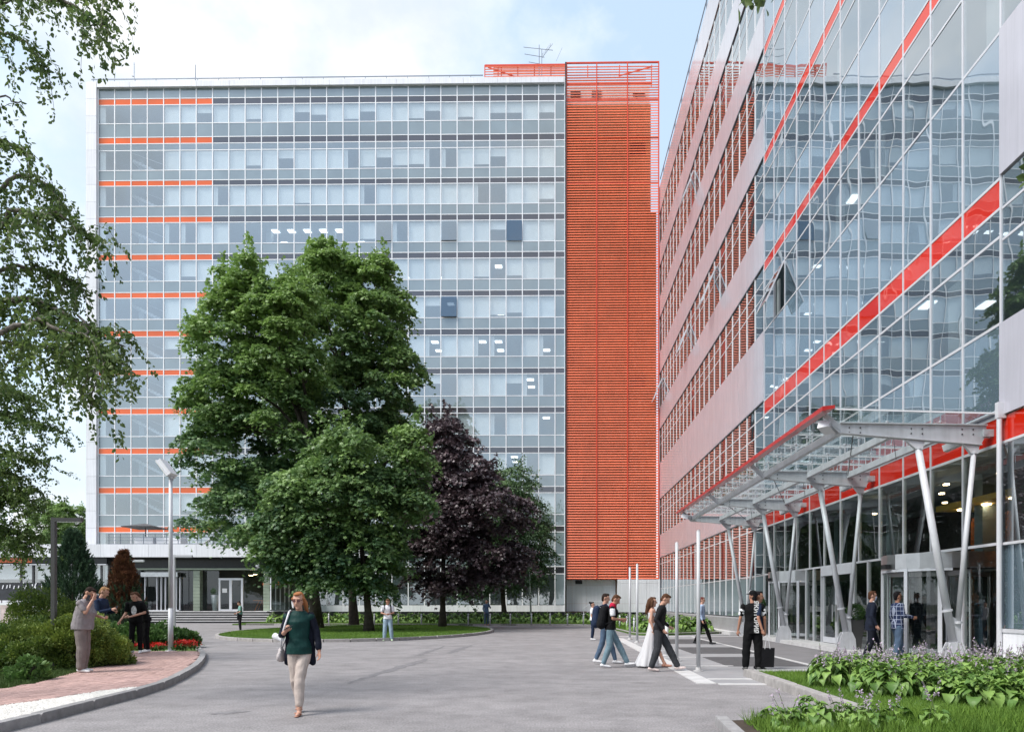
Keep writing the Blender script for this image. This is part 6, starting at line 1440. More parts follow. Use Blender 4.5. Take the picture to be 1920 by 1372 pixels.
def person(label, loc, heading, H=1.76, z=0.0, sex='m', lean=0.0, head=(0, 0), elbows=None, wrists=None, hips=None, knees=None, ankles=None, top=None, topm=None, sleeve='short', legm=None, legw=0.0, shoem=None,
           hairm=None, hair='short', belly=0.0, skin=None, vox=.011, group=None, hem=.90, grip=(.5, .5), toes=None, pants='long', palm=None, bulk=1.0, face=True, extra=None, open_front=None, wr=.004):
    """faces -Y before turning by heading; 'a' side is -X, 'b' side +X; heights for a 1.75 m figure"""
    NP[0] += 1; seed = NP[0]; k = H / 1.75; skin = skin or SKIN
    fem = sex == 'f'; sw = (.165 if fem else .19) * bulk; hw = .095
    L = lambda p: Vector(p)
    def up(p):                                # the upper body tips forward about the hips
        p = L(p) - Vector((0, 0, .95)); c, s = math.cos(lean), math.sin(lean); return Vector((p.x, p.y * c - p.z * s, p.y * s + p.z * c)) + Vector((0, 0, .95))
    sh = [up((-sw, .0, 1.405)), up((sw, .0, 1.405))]
    el = [L(e) if e else up((sx * (sw + .06), .03, 1.15)) for e, sx in zip(elbows or (None, None), (-1, 1))]
    wrs = [L(w) if w else up((sx * (sw + .075), -.05, .90)) for w, sx in zip(wrists or (None, None), (-1, 1))]
    hp = [L((-hw, 0, .92)), L((hw, 0, .92))]; kn = [L(q) for q in (knees or ((-.10, -.02, .50), (.10, -.02, .50)))]; an = [L(q) for q in (ankles or ((-.105, .02, .085), (.105, .02, .085)))]
    tz = [up((0, .0, zz)) for zz in (.95, 1.08, 1.2, 1.32, 1.40, 1.46)]
    nk = up((0, .005, 1.46)); hc = up((0, -.015, 1.615)); yaw, pit = head
    hdx = Matrix.Rotation(yaw, 3, 'Z') @ Matrix.Rotation(lean + pit, 3, 'X')
    piv = up((0, .0, 1.50)); hp_ = lambda v: piv + hdx @ Vector(v)      # head-local -> body
    S = lambda p: tuple(L(p) * k)
    def c_(a, b, r0, r1, f=1.0, fd=None, n=12): return caps(S(a), S(b), r0 * k, r1 * k, f, fd, n)
    # ---- body
    ch = .135 if fem else .155; parts = []
    parts.append(loft([(S(tz[0]), .140 * k, .092 * k), (S(tz[1]), (.115 if fem else .135) * k, .088 * k), (S(tz[2]), .128 * k, .095 * k), (S(tz[3]), ch * k, .10 * k), (S(tz[4]), ch * .98 * k, .085 * k), (S(tz[5]), .08 * k, .06 * k)]))
    parts.append(c_(nk, hp_((0, .0, .05)), .056 if not fem else .048, .052 if not fem else .045))
    hz = .115
    parts.append(ell(S(hp_((0, .012, hz + .035))), .076 * k, .092 * k, .098 * k, lean + pit)); parts.append(ell(S(hp_((0, -.028, hz - .02))), .060 * k, .060 * k, .088 * k, lean + pit))
    for sx in (-1, 1):
        parts.append(c_(hp_((sx * .074, .012, hz - .015)), hp_((sx * .080, .02, hz + .025)), .012, .016, .5, (1, 0, 0), 8))
    parts.append(c_(hp_((0, -.085, hz + .028)), hp_((0, -.106, hz - .012)), .009, .015, n=8)); parts.append(c_(hp_((-.02, -.078, hz - .042)), hp_((.02, -.078, hz - .042)), .010, .010, .7, (0, 0, 1), 8)); parts.append(ell(S(hp_((0, -.066, hz - .085))), .026 * k, .022 * k, .02 * k))
    parts.append(c_(hp_((-.045, -.074, hz + .052)), hp_((.045, -.074, hz + .052)), .010, .010, n=8))
    for i, sx in enumerate((-1, 1)):
        parts.append(c_(sh[i], el[i], .046 if not fem else .040, .036)); parts.append(c_(el[i], wrs[i], .036, .025))
        d = (wrs[i] - el[i]).normalized(); pn = Vector(palm[i]) if palm and palm[i] else Vector((-sx, 0, 0)) * .6 + Vector((0, -.5, 0)); parts += [f for f in hand(S(wrs[i]), d, pn, k * (1 if not fem else .92), grip[i], side=-sx)]
        parts.append(c_(hp[i] + Vector((.012 if i == 0 else -.012, 0, -.04)), kn[i], .070, .050)); parts.append(c_(kn[i], an[i], .052, .036)); tdir = Vector(toes[i]) if toes else Vector((sx * .15, -1, 0)); tdir.normalize()
        parts.append(c_(an[i] + Vector((0, .0, -.035)), an[i] + tdir * .13 + Vector((0, 0, -.055)), .036, .026, .75, (0, 0, 1)))
    body = remesh(parts, vox, 'person', skin, 1, None, (loc[0], loc[1], z), heading); tag(body, label, 'person', group)
    A = lambda nm, ps, m, sm=2, w=0.0, v=None: remesh(ps, v or vox * 1.05, nm, m, sm, body, wr=w, seed=seed)
    # ---- eyes and brows
    if face:
        mb = MB()
        for sx in (-1, 1):
            c = Vector(S(hp_((sx * .030, -.080, hz + .030)))); ell(c, .011 * k, .008 * k, .006 * k)(mb)
            b = MB
        mb.build('eyes', mat('eye_dark', (.03, .02, .02), .3), body)
    # ---- trousers
    if pants:
        g = .012 + legw; zt = {'long': 1.0, 'crop': .80}[pants]; ps = [loft([(S((0, .005, .86)), .150 * k, .104 * k), (S(tz[0] + Vector((0, 0, .0))), .152 * k, (.104 + belly * .4) * k), (S(tz[1] + Vector((0, 0, -.06))), .128 * k, (.092 + belly * .6) * k)])]
        for i in range(2):
            aend = kn[i] + (an[i] - kn[i]) * (.93 if pants == 'long' else zt)
            ps += [c_(hp[i] + Vector((-.012 if i else .012, .008, -.03)), kn[i], .076 + g, .056 + g), c_(kn[i], kn[i] + (aend - kn[i]) * .45, .058 + g, .056 + g * .9), c_(kn[i] + (aend - kn[i]) * .45, aend, .056 + g * .9, .040 + g * 1.0)]
        A('trousers', ps, legm, 2, wr)
    # ---- shoes
    if shoem:
        ps = []
        for i, sx in enumerate((-1, 1)):
            tdir = Vector(toes[i]) if toes else Vector((sx * .15, -1, 0)); tdir.normalize(); a = an[i]
            ps += [c_(a + Vector((0, 0, -.035)) - Vector((tdir.x, tdir.y, 0)) * .035, a + Vector((0, 0, -.045)) + tdir * .07, .046, .044, .8, (0, 0, 1)), c_(a + Vector((0, 0, -.045)) + tdir * .06, a + Vector((0, 0, -.056)) + tdir * .155, .045, .034, .75, (0, 0, 1)), c_(a + Vector((0, 0, .015)), a + Vector((0, 0, -.03)), .044, .046)]
        A('shoes', ps, shoem, 1)
        if shoem.name.startswith('white'):
            pass
    # ---- top
    if topm:
        g = .014; q = bulk; hz0 = hem; low = up((0, .004, max(hz0, .95))) if hz0 > .95 else Vector((0, .004, hz0)); bw = .172 if fem else .172
        rings = [(S(low), .186 * k * q, (.134 + belly * .7) * k), (S(up((0, .004, .96))), .178 * k * q, (.130 + belly * .8) * k), (S(tz[1]), ((.132 if fem else .158) + belly * .3) * k * q, (.104 + belly) * k), (S(tz[2] + Vector((0, -belly * .35, 0))), ((.148 if fem else .160) + belly * .3) * k * q, (.112 + belly) * k), (S(tz[3]), (.160 if fem else .178) * k * q, (.128 if fem else .118 + belly * .3) * k), (S(tz[4]), (.158 if fem else .176) * k * q, .098 * k), (S(up((0, 0, 1.475))), .088 * k, .070 * k)]
        ps = [loft(rings)]
        for i in range(2):
            ps.append(c_(sh[i] + Vector((0, 0, -.015)), sh[i] + Vector((0, 0, -.015)), .060 * q, .060 * q))
            if sleeve == 'short': ps.append(c_(sh[i], sh[i] + (el[i] - sh[i]) * .68, .058, .057))
            elif sleeve == 'long': ps += [c_(sh[i], el[i], .056, .050), c_(el[i], el[i] + (wrs[i] - el[i]) * .93, .052, .038)]
            elif sleeve == 'roll': ps += [c_(sh[i], el[i], .058, .050), c_(el[i], el[i] + (wrs[i] - el[i]) * .30, .050, .048)]
            elif sleeve == 'three': ps += [c_(sh[i], el[i], .058, .050), c_(el[i], el[i] + (wrs[i] - el[i]) * .55, .050, .046)]
        A(top or 'shirt', ps, topm, 2, wr)
    # ---- hair
    if hairm:
        ps = [ell(S(hp_((0, .026, hz + .050))), .081 * k, .086 * k, .086 * k, lean + pit), ell(S(hp_((0, -.030, hz + .112))), .056 * k, .048 * k, .024 * k, lean + pit)]
        ps += [c_(hp_((0, .058, hz + .02)), hp_((0, .062, hz - .035)), .066, .050, .8)]
        if hair == 'long': ps += [c_(hp_((0, .06, hz + .03)), hp_((0, .095, hz - .12)), .078, .070), c_(hp_((0, .095, hz - .12)), hp_((0, .12, hz - .27)), .070, .045), c_(hp_((-.07, .0, hz + .03)), hp_((-.075, .01, hz - .10)), .030, .028), c_(hp_((.07, .0, hz + .03)), hp_((.075, .01, hz - .10)), .030, .028)]
        if hair == 'tail': ps += [c_(hp_((0, .09, hz + .05)), hp_((.05, .12, hz - .05)), .045, .038), c_(hp_((.05, .12, hz - .05)), hp_((.08, .10, hz - .20)), .038, .020), c_(hp_((.074, -.01, hz + .04)), hp_((.080, .03, hz - .03)), .022, .02), c_(hp_((-.074, -.01, hz + .04)), hp_((-.078, .03, hz + .0)), .022, .018)]
        if hair == 'bun': ps += [ell(S(hp_((0, .12, hz + .10))), .05 * k, .05 * k, .05 * k)]
        A('hair', ps, hairm, 1, .003)
    J = dict(k=k, hp=hp_, hz=hz, up=up, S=S, c=c_, A=A, body=body, el=el, wr=wrs, sh=sh, tz=tz, an=an, kn=kn)
    if extra: extra(J)
    return body, J
H_dark = cloth('hair_dark', (.025, .015, .012)); H_brown = cloth('hair_brown', (.085, .040, .022)); H_red = cloth('hair_ginger', (.34, .135, .050), rough=.5); H_blond = cloth('hair_blond', (.30, .17, .085)); H_black = cloth('hair_black', (.012, .010, .012))
C_black = cloth('cloth_black', (.005, .005, .006)); C_black2 = cloth('cloth_black_faded', (.016, .015, .017)); C_navy = cloth('cloth_navy', (.020, .032, .068)); C_green = cloth('cloth_bottle_green', (.005, .036, .033), rough=.6); C_beige = cloth('cloth_beige', (.48, .41, .375)); C_grey = cloth('cloth_grey_lilac', (.27, .245, .26)); C_grey2 = cloth('cloth_warm_grey', (.22, .185, .18))
C_jean = cloth('cloth_light_jeans', (.16, .24, .29), var=.25); C_jeand = cloth('cloth_blue_jeans', (.085, .13, .20), var=.25); C_white = cloth('cloth_white', (.72, .72, .75)); C_char = cloth('cloth_charcoal', (.045, .047, .053)); C_mint = cloth('cloth_mint', (.20, .38, .33)); C_blue = cloth('cloth_pale_blue', (.40, .50, .68)); C_suitblue = cloth('cloth_denim_blue', (.13, .20, .33)); C_shoew = cloth('white_shoe', (.72, .72, .74), rough=.5); C_shoeb = cloth('black_shoe', (.02, .02, .022), rough=.4); C_tan = cloth('tan_leather', (.42, .22, .16), rough=.4); C_bag = cloth('pale_bag', (.46, .42, .42), rough=.5); C_crim = cloth('cloth_crimson', (.42, .012, .045)); C_blackbag = cloth('black_bag', (.009, .009, .011))
M_phone = mat('phone', (.02, .022, .03), .15, var=.02)
def phone(J, c, d, up_, sz=(.072, .145, .010)):
    mb = MB(); mb.bar(Vector(c) - Vector(d).normalized() * sz[1] / 2, Vector(c) + Vector(d).normalized() * sz[1] / 2, sz[0], sz[2], up=up_); o = mb.build('phone', M_phone)
    o.parent = None; o.matrix_world = J['body'].matrix_basis.copy(); return o
def place(px, py, z=0.0): q = G(px, py, z); return (q.x, q.y)
def toworld(J, o): o.location = J['body'].location; o.rotation_euler = J['body'].rotation_euler

# 1. woman with phone
def w_extra(J):
    hp, hz, c, A, S, k = J['hp'], J['hz'], J['c'], J['A'], J['S'], J['k']
    # open black cardigan: back, sides and sleeves, longer at the hip
    ps = []
    for sx in (-1, 1): ps += [c((sx * .125, .05, 1.40), (sx * .150, .045, 1.08), .060, .055, .8), c((sx * .150, .045, 1.08), (sx * .175, .05, .74), .055, .050, .7), c((sx * .06, .085, 1.38), (sx * .08, .115, .76), .07, .07, .4)]
    for i, f in ((0, .30), (1, .80)): ps += [c(J['sh'][i] + Vector((0, .005, .002)), J['el'][i], .054, .048), c(J['el'][i], J['el'][i] + (J['wr'][i] - J['el'][i]) * f, .050, .044)]
    A('cardigan', ps, C_navy2, 2, .004)
    # glasses and mask pulled to one ear
    mb = MB()
    for sx in (-1, 1):
        mb.bar(S(hp((sx * .012, -.100, hz + .028))), S(hp((sx * .055, -.094, hz + .028))), .004, .034, up=(0, 0, 1)); mb.bar(S(hp((sx * .056, -.092, hz + .03))), S(hp((sx * .080, .0, hz + .03))), .004, .006)
    mb.build('glasses', mat('eyeglass', (.10, .04, .04), .15), J['body'])
    A('face_mask', [c(hp((-.078, -.03, hz + .0)), hp((-.062, -.055, hz - .075)), .016, .018, .5)], C_white, 1, v=.008)
C_navy2 = cloth('cloth_cardigan', (.008, .010, .020))
x, y = place(561, 1338)
b, J = person('woman with ginger hair walking towards us looking at her phone, green top and beige trousers', (x, y), R(4), 1.71, sex='f', head=(R(-4), R(14)), elbows=((-.235, -.02, 1.13), (.245, .03, 1.14)), wrists=((-.115, -.24, 1.20), (.285, -.02, .90)),
       knees=((-.060, .03, .49), (.030, -.10, .50)), ankles=((-.055, .24, .13), (.045, -.16, .085)), toes=((0, -1, .15), (.05, -1, .02)), topm=C_green, sleeve='none', hem=.86, legm=C_beige, pants='crop', shoem=None, hairm=H_red, hair='tail', vox=.0075, grip=(.9, .45), palm=((.3, -.2, 1), None), extra=w_extra, legw=.006)
ph = phone(J, Vector((-.060, -.325, 1.245)) * J['k'], (.5, -.6, .25), (0, -.5, 1)); toworld(J, ph); tag(ph, 'dark phone in the hand of the woman with ginger hair', 'phone')
# sandals
ps = []
for i, a in enumerate(J['an']):
    for u, v, r in (((0, .03, -.068), (0, -.06, -.072), .034), ((0, -.06, -.072), (.0, -.15, -.070), .036)): ps.append(J['c'](a + Vector(u), a + Vector(v), r, r * .9, .35, (0, 0, 1)))
    ps.append(J['c'](a + Vector((-.035, -.09, -.035)), a + Vector((.035, -.09, -.035)), .012, .012, n=8)); ps.append(J['c'](a + Vector((-.03, .02, .005)), a + Vector((.03, .02, .005)), .014, .014, n=8))
J['A']('sandals', ps, C_tan, 1, v=.008)
# her shoulder bag: a thing of its own
mb = []
o = remesh([caps((-.27, .08, .86), (-.27, .12, .80), .075, .085, .55, (1, 0, 0)), caps((-.27, .0, .80), (-.27, .17, .80), .07, .07, .55, (1, 0, 0))], .010, 'shoulder_bag', C_bag, 1); toworld(J, o); tag(o, 'pale grey shoulder bag hanging at the hip of the woman in green', 'bag')
st = MB().path([(-.12, -.06, 1.43), (-.165, -.10, 1.25), (-.23, -.05, 1.05), (-.26, .05, .90)], [.013] * 4, 6).path([(-.12, -.06, 1.43), (-.13, .04, 1.45), (-.2, .12, 1.1), (-.27, .1, .9)], [.012] * 4, 6).build('strap', C_white, o, True)
sc_ = MB(); o = remesh([caps((-.27, .0, 1.07), (-.33, .02, 1.09), .04, .05, .6), caps((-.22, -.03, 1.05), (-.28, .0, 1.06), .035, .04, .6)], .010, 'white_scarf', C_white, 1, wr=.006); toworld(J, o); tag(o, 'white cloth bunched over the forearm of the woman in green', 'cloth')

# 2. heavy man on the phone
x, y = place(155, 1259, .13)
def g_extra(J):
    c, A = J['c'], J['A']; mb = MB()
    A('collar', [c(J['up']((-.06, -.03, 1.47)), J['up']((.06, -.03, 1.47)), .022, .022), c(J['up']((-.05, .05, 1.475)), J['up']((.05, .05, 1.475)), .020, .020)], C_black, 1)
b, J = person('heavy man in grey polo shirt and trousers, head bowed, phone at his ear', (x, y), R(98), 1.79, z=.125, lean=R(6), head=(R(-5), R(34)), belly=.085, bulk=1.12, elbows=((-.24, -.16, 1.20), (.27, -.06, 1.16)), wrists=((-.10, -.235, 1.46), (.17, -.30, 1.10)),
       topm=C_grey, sleeve='short', hem=.86, legm=C_grey2, legw=.024, shoem=C_shoew, hairm=H_dark, vox=.009, grip=(.25, .9), palm=((.6, .9, 0), (-.3, 0, 1)), extra=g_extra, skin=SKIN, knees=((-.10, -.03, .5), (.11, .0, .5)), ankles=((-.12, -.02, .085), (.12, .05, .085)), wr=.006)
ph = phone(J, Vector((-.115, -.16, 1.50)) * J['k'], (0, -.3, 1), (1, 0, 0), (.06, .12, .010)); toworld(J, ph); tag(ph, 'dark phone held to the ear of the man in grey', 'phone')
# 3. man in navy hoodie
p = P(187, 1130, 17.7)
b, J = person('fair-haired man in navy hoodie and jeans looking down at his phone behind the bushes', (p.x, 17.7), R(95), 1.88, z=.09, head=(0, R(26)), lean=R(4), elbows=((-.24, -.07, 1.14), (.25, -.07, 1.14)), wrists=((-.09, -.29, 1.21), (.11, -.27, 1.17)), topm=C_navy, sleeve='long', hem=.88, legm=C_jean, legw=.012, shoem=C_shoew, hairm=H_blond, vox=.010, grip=(.8, .8), wr=.005,
       extra=lambda J: J['A']('hood', [J['c'](J['up']((-.07, .07, 1.46)), J['up']((.07, .07, 1.46)), .055, .055, .8), J['c'](J['up']((-.05, .11, 1.40)), J['up']((.05, .11, 1.40)), .05, .05, .7)], C_navy, 2))
ph = phone(J, Vector((.0, -.36, 1.24)) * J['k'], (0, -.4, .8), (0, -1, 0)); toworld(J, ph); tag(ph, 'phone in the hands of the man in the navy hoodie', 'phone')
# 4-5. two in black sharing a phone
x, y = place(255, 1224, .13)
M_print = mat('tee_print', (.55, .55, .55), .8, var=.5, vscale=25)
def pr(J):
    mb = MB(); c = J['up']((0, -.135, 1.24)) * J['k']; n_ = 14
    vs = [(c[0] + .07 * math.cos(6.283 * i / n_), c[1] - .004 - .012 * math.cos(6.283 * i / n_) ** 2 * 0, c[2] + .13 * math.sin(6.283 * i / n_)) for i in range(n_)]; vs2 = [(v[0] * .9, v[1] + .02, v[2]) for v in vs]
    mb.add(vs + vs2, [tuple(range(n_)), tuple(range(2 * n_ - 1, n_ - 1, -1))] + [((i + 1) % n_, i, n_ + i, n_ + (i + 1) % n_) for i in range(n_)]); mb.build('tee_print', M_print, J['body'])
b, J = person('young man in black T-shirt with pale chest print and dark jeans, pointing down', (x, y), R(14), 1.76, z=.125, lean=R(10), head=(R(-12), R(20)), elbows=((-.24, -.05, 1.13), (.25, -.08, 1.15)), wrists=((-.34, -.20, .92), (-.02, -.30, 1.05)), topm=C_black, sleeve='short', hem=.88, legm=C_black, shoem=C_shoew, hairm=H_brown, skin=SKIN, vox=.011, extra=pr)
x, y = place(276, 1222, .13)
b, J = person('taller young man all in black leaning over to look at the same phone', (x, y - .05), R(-48), 1.80, z=.125, lean=R(18), head=(R(-20), R(22)), elbows=((-.23, -.16, 1.18), (.22, -.12, 1.15)), wrists=((-.22, -.38, 1.04), (.16, -.32, 1.0)), topm=C_black, sleeve='long', hem=.88, legm=C_black, shoem=C_shoew, hairm=H_brown, vox=.011)
# 6. man by the steps
x, y = place(451, 1183)
person('small figure in mint T-shirt and dark bib standing before the entrance steps', (x, 39.2), R(-60), 1.66, head=(0, R(26)), elbows=((-.22, .0, 1.14), (.22, -.02, 1.14)), wrists=((-.16, -.20, 1.05), (.14, -.22, 1.06)), topm=C_mint, sleeve='short', hem=1.12, legm=C_black2, shoem=C_shoeb, hairm=H_dark, vox=.014, face=False,
       extra=lambda J: J['A']('apron', [J['c']((0, -.06, 1.10), (0, -.06, .78), .13, .15, .8)], C_black, 1))
# 7. backpack lad by the island
x, y = place(727, 1201)
def bp(J, m=C_black, sz=1.0, off=0):
    c = J['c']; o = remesh([caps(tuple(J['up']((-.06, .20, 1.34)) * J['k']), tuple(J['up']((-.06, .22, 1.02)) * J['k']), .10 * sz, .12 * sz, .8), caps(tuple(J['up']((.06, .20, 1.34)) * J['k']), tuple(J['up']((.06, .22, 1.02)) * J['k']), .10 * sz, .12 * sz, .8)], .014, 'backpack', m, 1, wr=.005); toworld(J, o)
    mb = MB()
    for sx in (-1, 1): mb.path([J['up']((sx * .10, .12, 1.42)) * J['k'], J['up']((sx * .115, -.03, 1.485)) * J['k'], J['up']((sx * .13, -.13, 1.34)) * J['k'], J['up']((sx * .15, -.10, 1.12)) * J['k'], J['up']((sx * .14, .12, 1.02)) * J['k']], [.018] * 5, 6)
    mb.build('strap', m, o, True); return o
b, J = person('lad in white T-shirt, backpack and light jeans standing at the kerb of the round lawn', (x, y), R(10), 1.74, head=(R(8), R(30)), elbows=((-.25, .0, 1.15), (.24, -.02, 1.15)), wrists=((-.05, -.24, 1.10), (.09, -.24, 1.12)), topm=C_white, sleeve='short', hem=.90, legm=cloth('cloth_pale_jeans', (.28, .38, .46), var=.2), legw=.014, shoem=cloth('white_green_shoe', (.45, .55, .40)), hairm=H_brown, vox=.013, skin=SKIN2, knees=((-.11, -.02, .5), (.13, -.04, .5)), ankles=((-.14, .0, .085), (.17, -.04, .085)))
o = bp(J); tag(o, 'black backpack on the lad in the white T-shirt', 'backpack')
# 8. man in blue by the far bed
x, y = place(912, 1172)
person('bald man in blue shirt and trousers by the far kerb, hand at ear', (x, y), R(25), 1.76, elbows=((-.24, .0, 1.14), (.26, -.08, 1.20)), wrists=((-.2, -.12, .92), (.10, -.12, 1.58)), topm=C_suitblue, sleeve='long', hem=.84, legm=C_jeand, shoem=C_tan, hairm=None, vox=.015, face=False)
# 9. red-white-black shirt, jeans, walking right
x, y = place(1133, 1251)
def bag9(J):
    J['A']('shoulder_yoke', [J['c'](J['up']((-.13, .0, 1.435)), J['up']((.13, .0, 1.435)), .078, .078, .95), J['c'](J['up']((0, .0, 1.46)), J['up']((0, .0, 1.47)), .085, .08)], C_crim, 1)
    J['A']('white_sleeve_band', [J['c'](J['sh'][i] + (J['el'][i] - J['sh'][i]) * .18, J['sh'][i] + (J['el'][i] - J['sh'][i]) * .58, .068, .066) for i in (0, 1)], C_white, 1)
b, J = person('striding man in crimson, white and black polo and light jeans, reading his phone', (x, y), R(84), 1.78, lean=R(6), head=(0, R(30)), elbows=((-.22, -.06, 1.16), (.24, .02, 1.15)), wrists=((-.08, -.29, 1.14), (.10, -.27, 1.12)), knees=((-.09, .02, .52), (.09, -.19, .54)), ankles=((-.09, .17, .10), (.09, -.40, .115)), toes=((-.05, -1, -.05), (.05, -1, .25)), topm=C_black, sleeve='short', hem=.90, legm=C_jean, legw=.008, shoem=C_shoew, hairm=H_brown, vox=.009, skin=SKIN2, extra=bag9, grip=(.8, .8))
J['body'].location.x += .15
o = bp(J, C_blackbag, 1.25); tag(o, 'large black backpack on the man in the crimson and black polo', 'backpack')
ph = phone(J, Vector((.0, -.37, 1.18)) * J['k'], (0, -.5, .5), (0, -1, 0)); toworld(J, ph); tag(ph, 'phone in the hands of the striding man in crimson', 'phone')
# 10-11. companions behind him
p = P(1134, 1130, 18.2); b, J = person('dark-haired man in navy walking half hidden beyond the man in crimson', (p.x, 18.2), R(84), 1.80, head=(0, R(12)), topm=C_navy, legm=C_jeand, shoem=C_shoew, hairm=H_dark, sleeve='short', vox=.012, face=False, knees=((-.09, .06, .52), (.09, -.14, .54)), ankles=((-.09, .22, .12), (.09, -.26, .09)))
o = bp(J, C_navy, 1.2); tag(o, 'navy backpack on the half hidden walker', 'backpack')
p = P(1111, 1130, 30); b, J = person('small figure in white shirt with dark bun beyond the two walkers with backpacks', (p.x, 30, 0), R(80), 1.60, sex='f', topm=C_white, legm=C_navy, shoem=C_shoew, hairm=H_black, hair='bun', sleeve='short', vox=.015, face=False)
# 12. woman in long white dress
p = P(1223, 1130, 17.2)
def dress(J):
    k = J['k']; n = 40; V = []; rings = [(1.36, .140, .108, 0), (1.12, .112, .088, 0), (1.02, .13, .105, 0), (.85, .155, .125, .004), (.6, .17, .165, .014), (.35, .195, .21, .024), (.12, .225, .27, .034), (.05, .23, .28, .036)]
    for (z, ax, ay, f) in rings:
        for i in range(n):
            t = 2 * math.pi * i / n; w = 1 + f * 3.2 * math.sin(t * 9 + z * 3) + f * 1.5 * math.sin(t * 17); off = max(0, 1.0 - z) * .14; V.append((ax * math.cos(t) * w * k, (ay * math.sin(t) * w + off) * k, z * k))
    mb = MB(); mb.add(V, [(j * n + i, (j + 1) * n + i, (j + 1) * n + (i + 1) % n, j * n + (i + 1) % n) for j in range(len(rings) - 1) for i in range(n)]); mb.add([V[i] for i in range(n)], [tuple(range(n))]); mb.build('dress', mat('white_tulle', (.80, .80, .83), .7, var=.05, trans=.25), J['body'], True)
b, J = person('brown-haired woman in a long white dress walking beside the man in black', (p.x, 17.2), R(80), 1.70, sex='f', head=(0, R(6)), topm=None, sleeve='none', pants=None, legm=C_white, shoem=C_tan, hairm=H_brown, hair='long', vox=.010, knees=((-.08, .04, .5), (.08, -.12, .5)), ankles=((-.08, .2, .11), (.07, -.30, .09)), toes=((0, -1, 0), (0, -1, .1)), extra=dress)
# 13. man in black shirt
x, y = place(1236, 1258)
b, J = person('young man in black shirt and charcoal checked trousers striding right', (x, y), R(78), 1.79, lean=R(7), head=(0, R(30)), elbows=((-.24, .06, 1.15), (.25, .02, 1.15)), wrists=((-.24, -.10, .94), (.22, -.20, 1.0)), knees=((-.09, .03, .52), (.09, -.19, .54)), ankles=((-.09, .17, .10), (.09, -.40, .115)), toes=((-.05, -1, -.05), (.05, -1, .2)), topm=C_black2, sleeve='long', hem=.86, legm=C_char, legw=.016, shoem=cloth('white_pink_shoe', (.62, .52, .50), rough=.6), hairm=H_brown, vox=.009, grip=(.6, .7))
# 14. man in pale shirt at the bed
p = P(1316, 1130, 26.6)
person('man in pale blue shirt and black trousers walking past the corner bed', (p.x, 26.6), R(70), 1.78, head=(0, R(8)), topm=C_blue, sleeve='long', hem=.93, legm=C_black, shoem=C_shoeb, hairm=cloth('hair_auburn', (.12, .03, .025)), vox=.012, knees=((-.09, .05, .52), (.09, -.17, .55)), ankles=((-.09, .24, .13), (.09, -.32, .10)), toes=((0, -1, -.2), (0, -1, .2)))
# 15. man in black cap, back to us
M_letter = mat('white_print', (.68, .68, .68), .7, var=.05)
def cap_(J):
    hp, hz, c, A, S, k = J['hp'], J['hz'], J['c'], J['A'], J['S'], J['k']
    A('cap', [ell(S(hp((0, .01, hz + .075))), .088 * k, .100 * k, .070 * k), c(hp((-.045, -.12, hz + .055)), hp((.045, -.12, hz + .055)), .045, .045, .22, (0, 0, 1))], C_black, 1)
    A('cap_front', [ell(S(hp((0, -.045, hz + .085))), .066 * k, .058 * k, .055 * k)], C_white, 1)
    for i in (0, 1):
        a, e = J['sh'][i], J['el'][i]
        for u in (.34, .56): A('sleeve_stripe', [c(a + (e - a) * u + Vector((0, -.006, .0)), a + (e - a) * (u + .10) + Vector((0, -.01, 0)), .0665, .0655)], C_white, 0)
    o = link('lettering', text_mesh('ЯКИТОРИЯ', .135, M_letter, 'lettering', .004, .004), J['body'], (-.055 * k, .142 * k, 1.17 * k), Matrix(((0, -1, 0), (0, 0, 1), (-1, 0, 0))).to_euler())
x, y = place(1411, 1256)
b, J = person('man in white-fronted black cap, vertical white lettering down his black T-shirt', (x, y), R(172), 1.84, head=(R(22), R(-2)), elbows=((-.25, .03, 1.14), (.26, .0, 1.14)), wrists=((-.27, -.02, .88), (.30, -.06, .88)), topm=C_black, sleeve='short', hem=.80, legm=C_black, legw=.022, shoem=cloth('black_white_shoe', (.10, .10, .10)), hairm=H_black, vox=.009, skin=SKIN2, extra=cap_, bulk=1.06, knees=((-.12, .0, .5), (.13, .0, .5)), ankles=((-.13, .01, .085), (.15, .01, .085)), wr=.005)
q = J['wr'][0]; wk = Matrix.Rotation(R(172), 3, 'Z') @ (q * J['k']) + J['body'].location
bagm = MB(); bx_, by_ = wk.x, wk.y
o = MB().hexa([(-.15, -.05, 0), (.15, -.05, 0), (.15, .05, 0), (-.15, .05, 0), (-.17, -.045, .44), (.17, -.045, .44), (.17, .045, .44), (-.17, .045, .44)]).build('shopping_bag', C_blackbag); o.location = (bx_ + .03, by_ - .03, .08); tag(o, 'black carrier bag hanging from the hand of the man in the cap', 'bag')
MB().path([(-.06, -.05, .42), (-.03, -.04, .62), (0, 0, .70), (.03, -.04, .62), (.06, -.05, .42)], [.006] * 5, 5).build('bag_handle', C_white, o)
# 16. companion
p = P(1422, 1130, 16.6)
person('dark-haired man in navy T-shirt standing hidden beyond the man in the cap', (p.x, 16.6), R(80), 1.83, head=(0, R(5)), topm=C_navy, sleeve='short', legm=C_black, shoem=C_shoeb, hairm=H_black, vox=.012, skin=SKIN2)
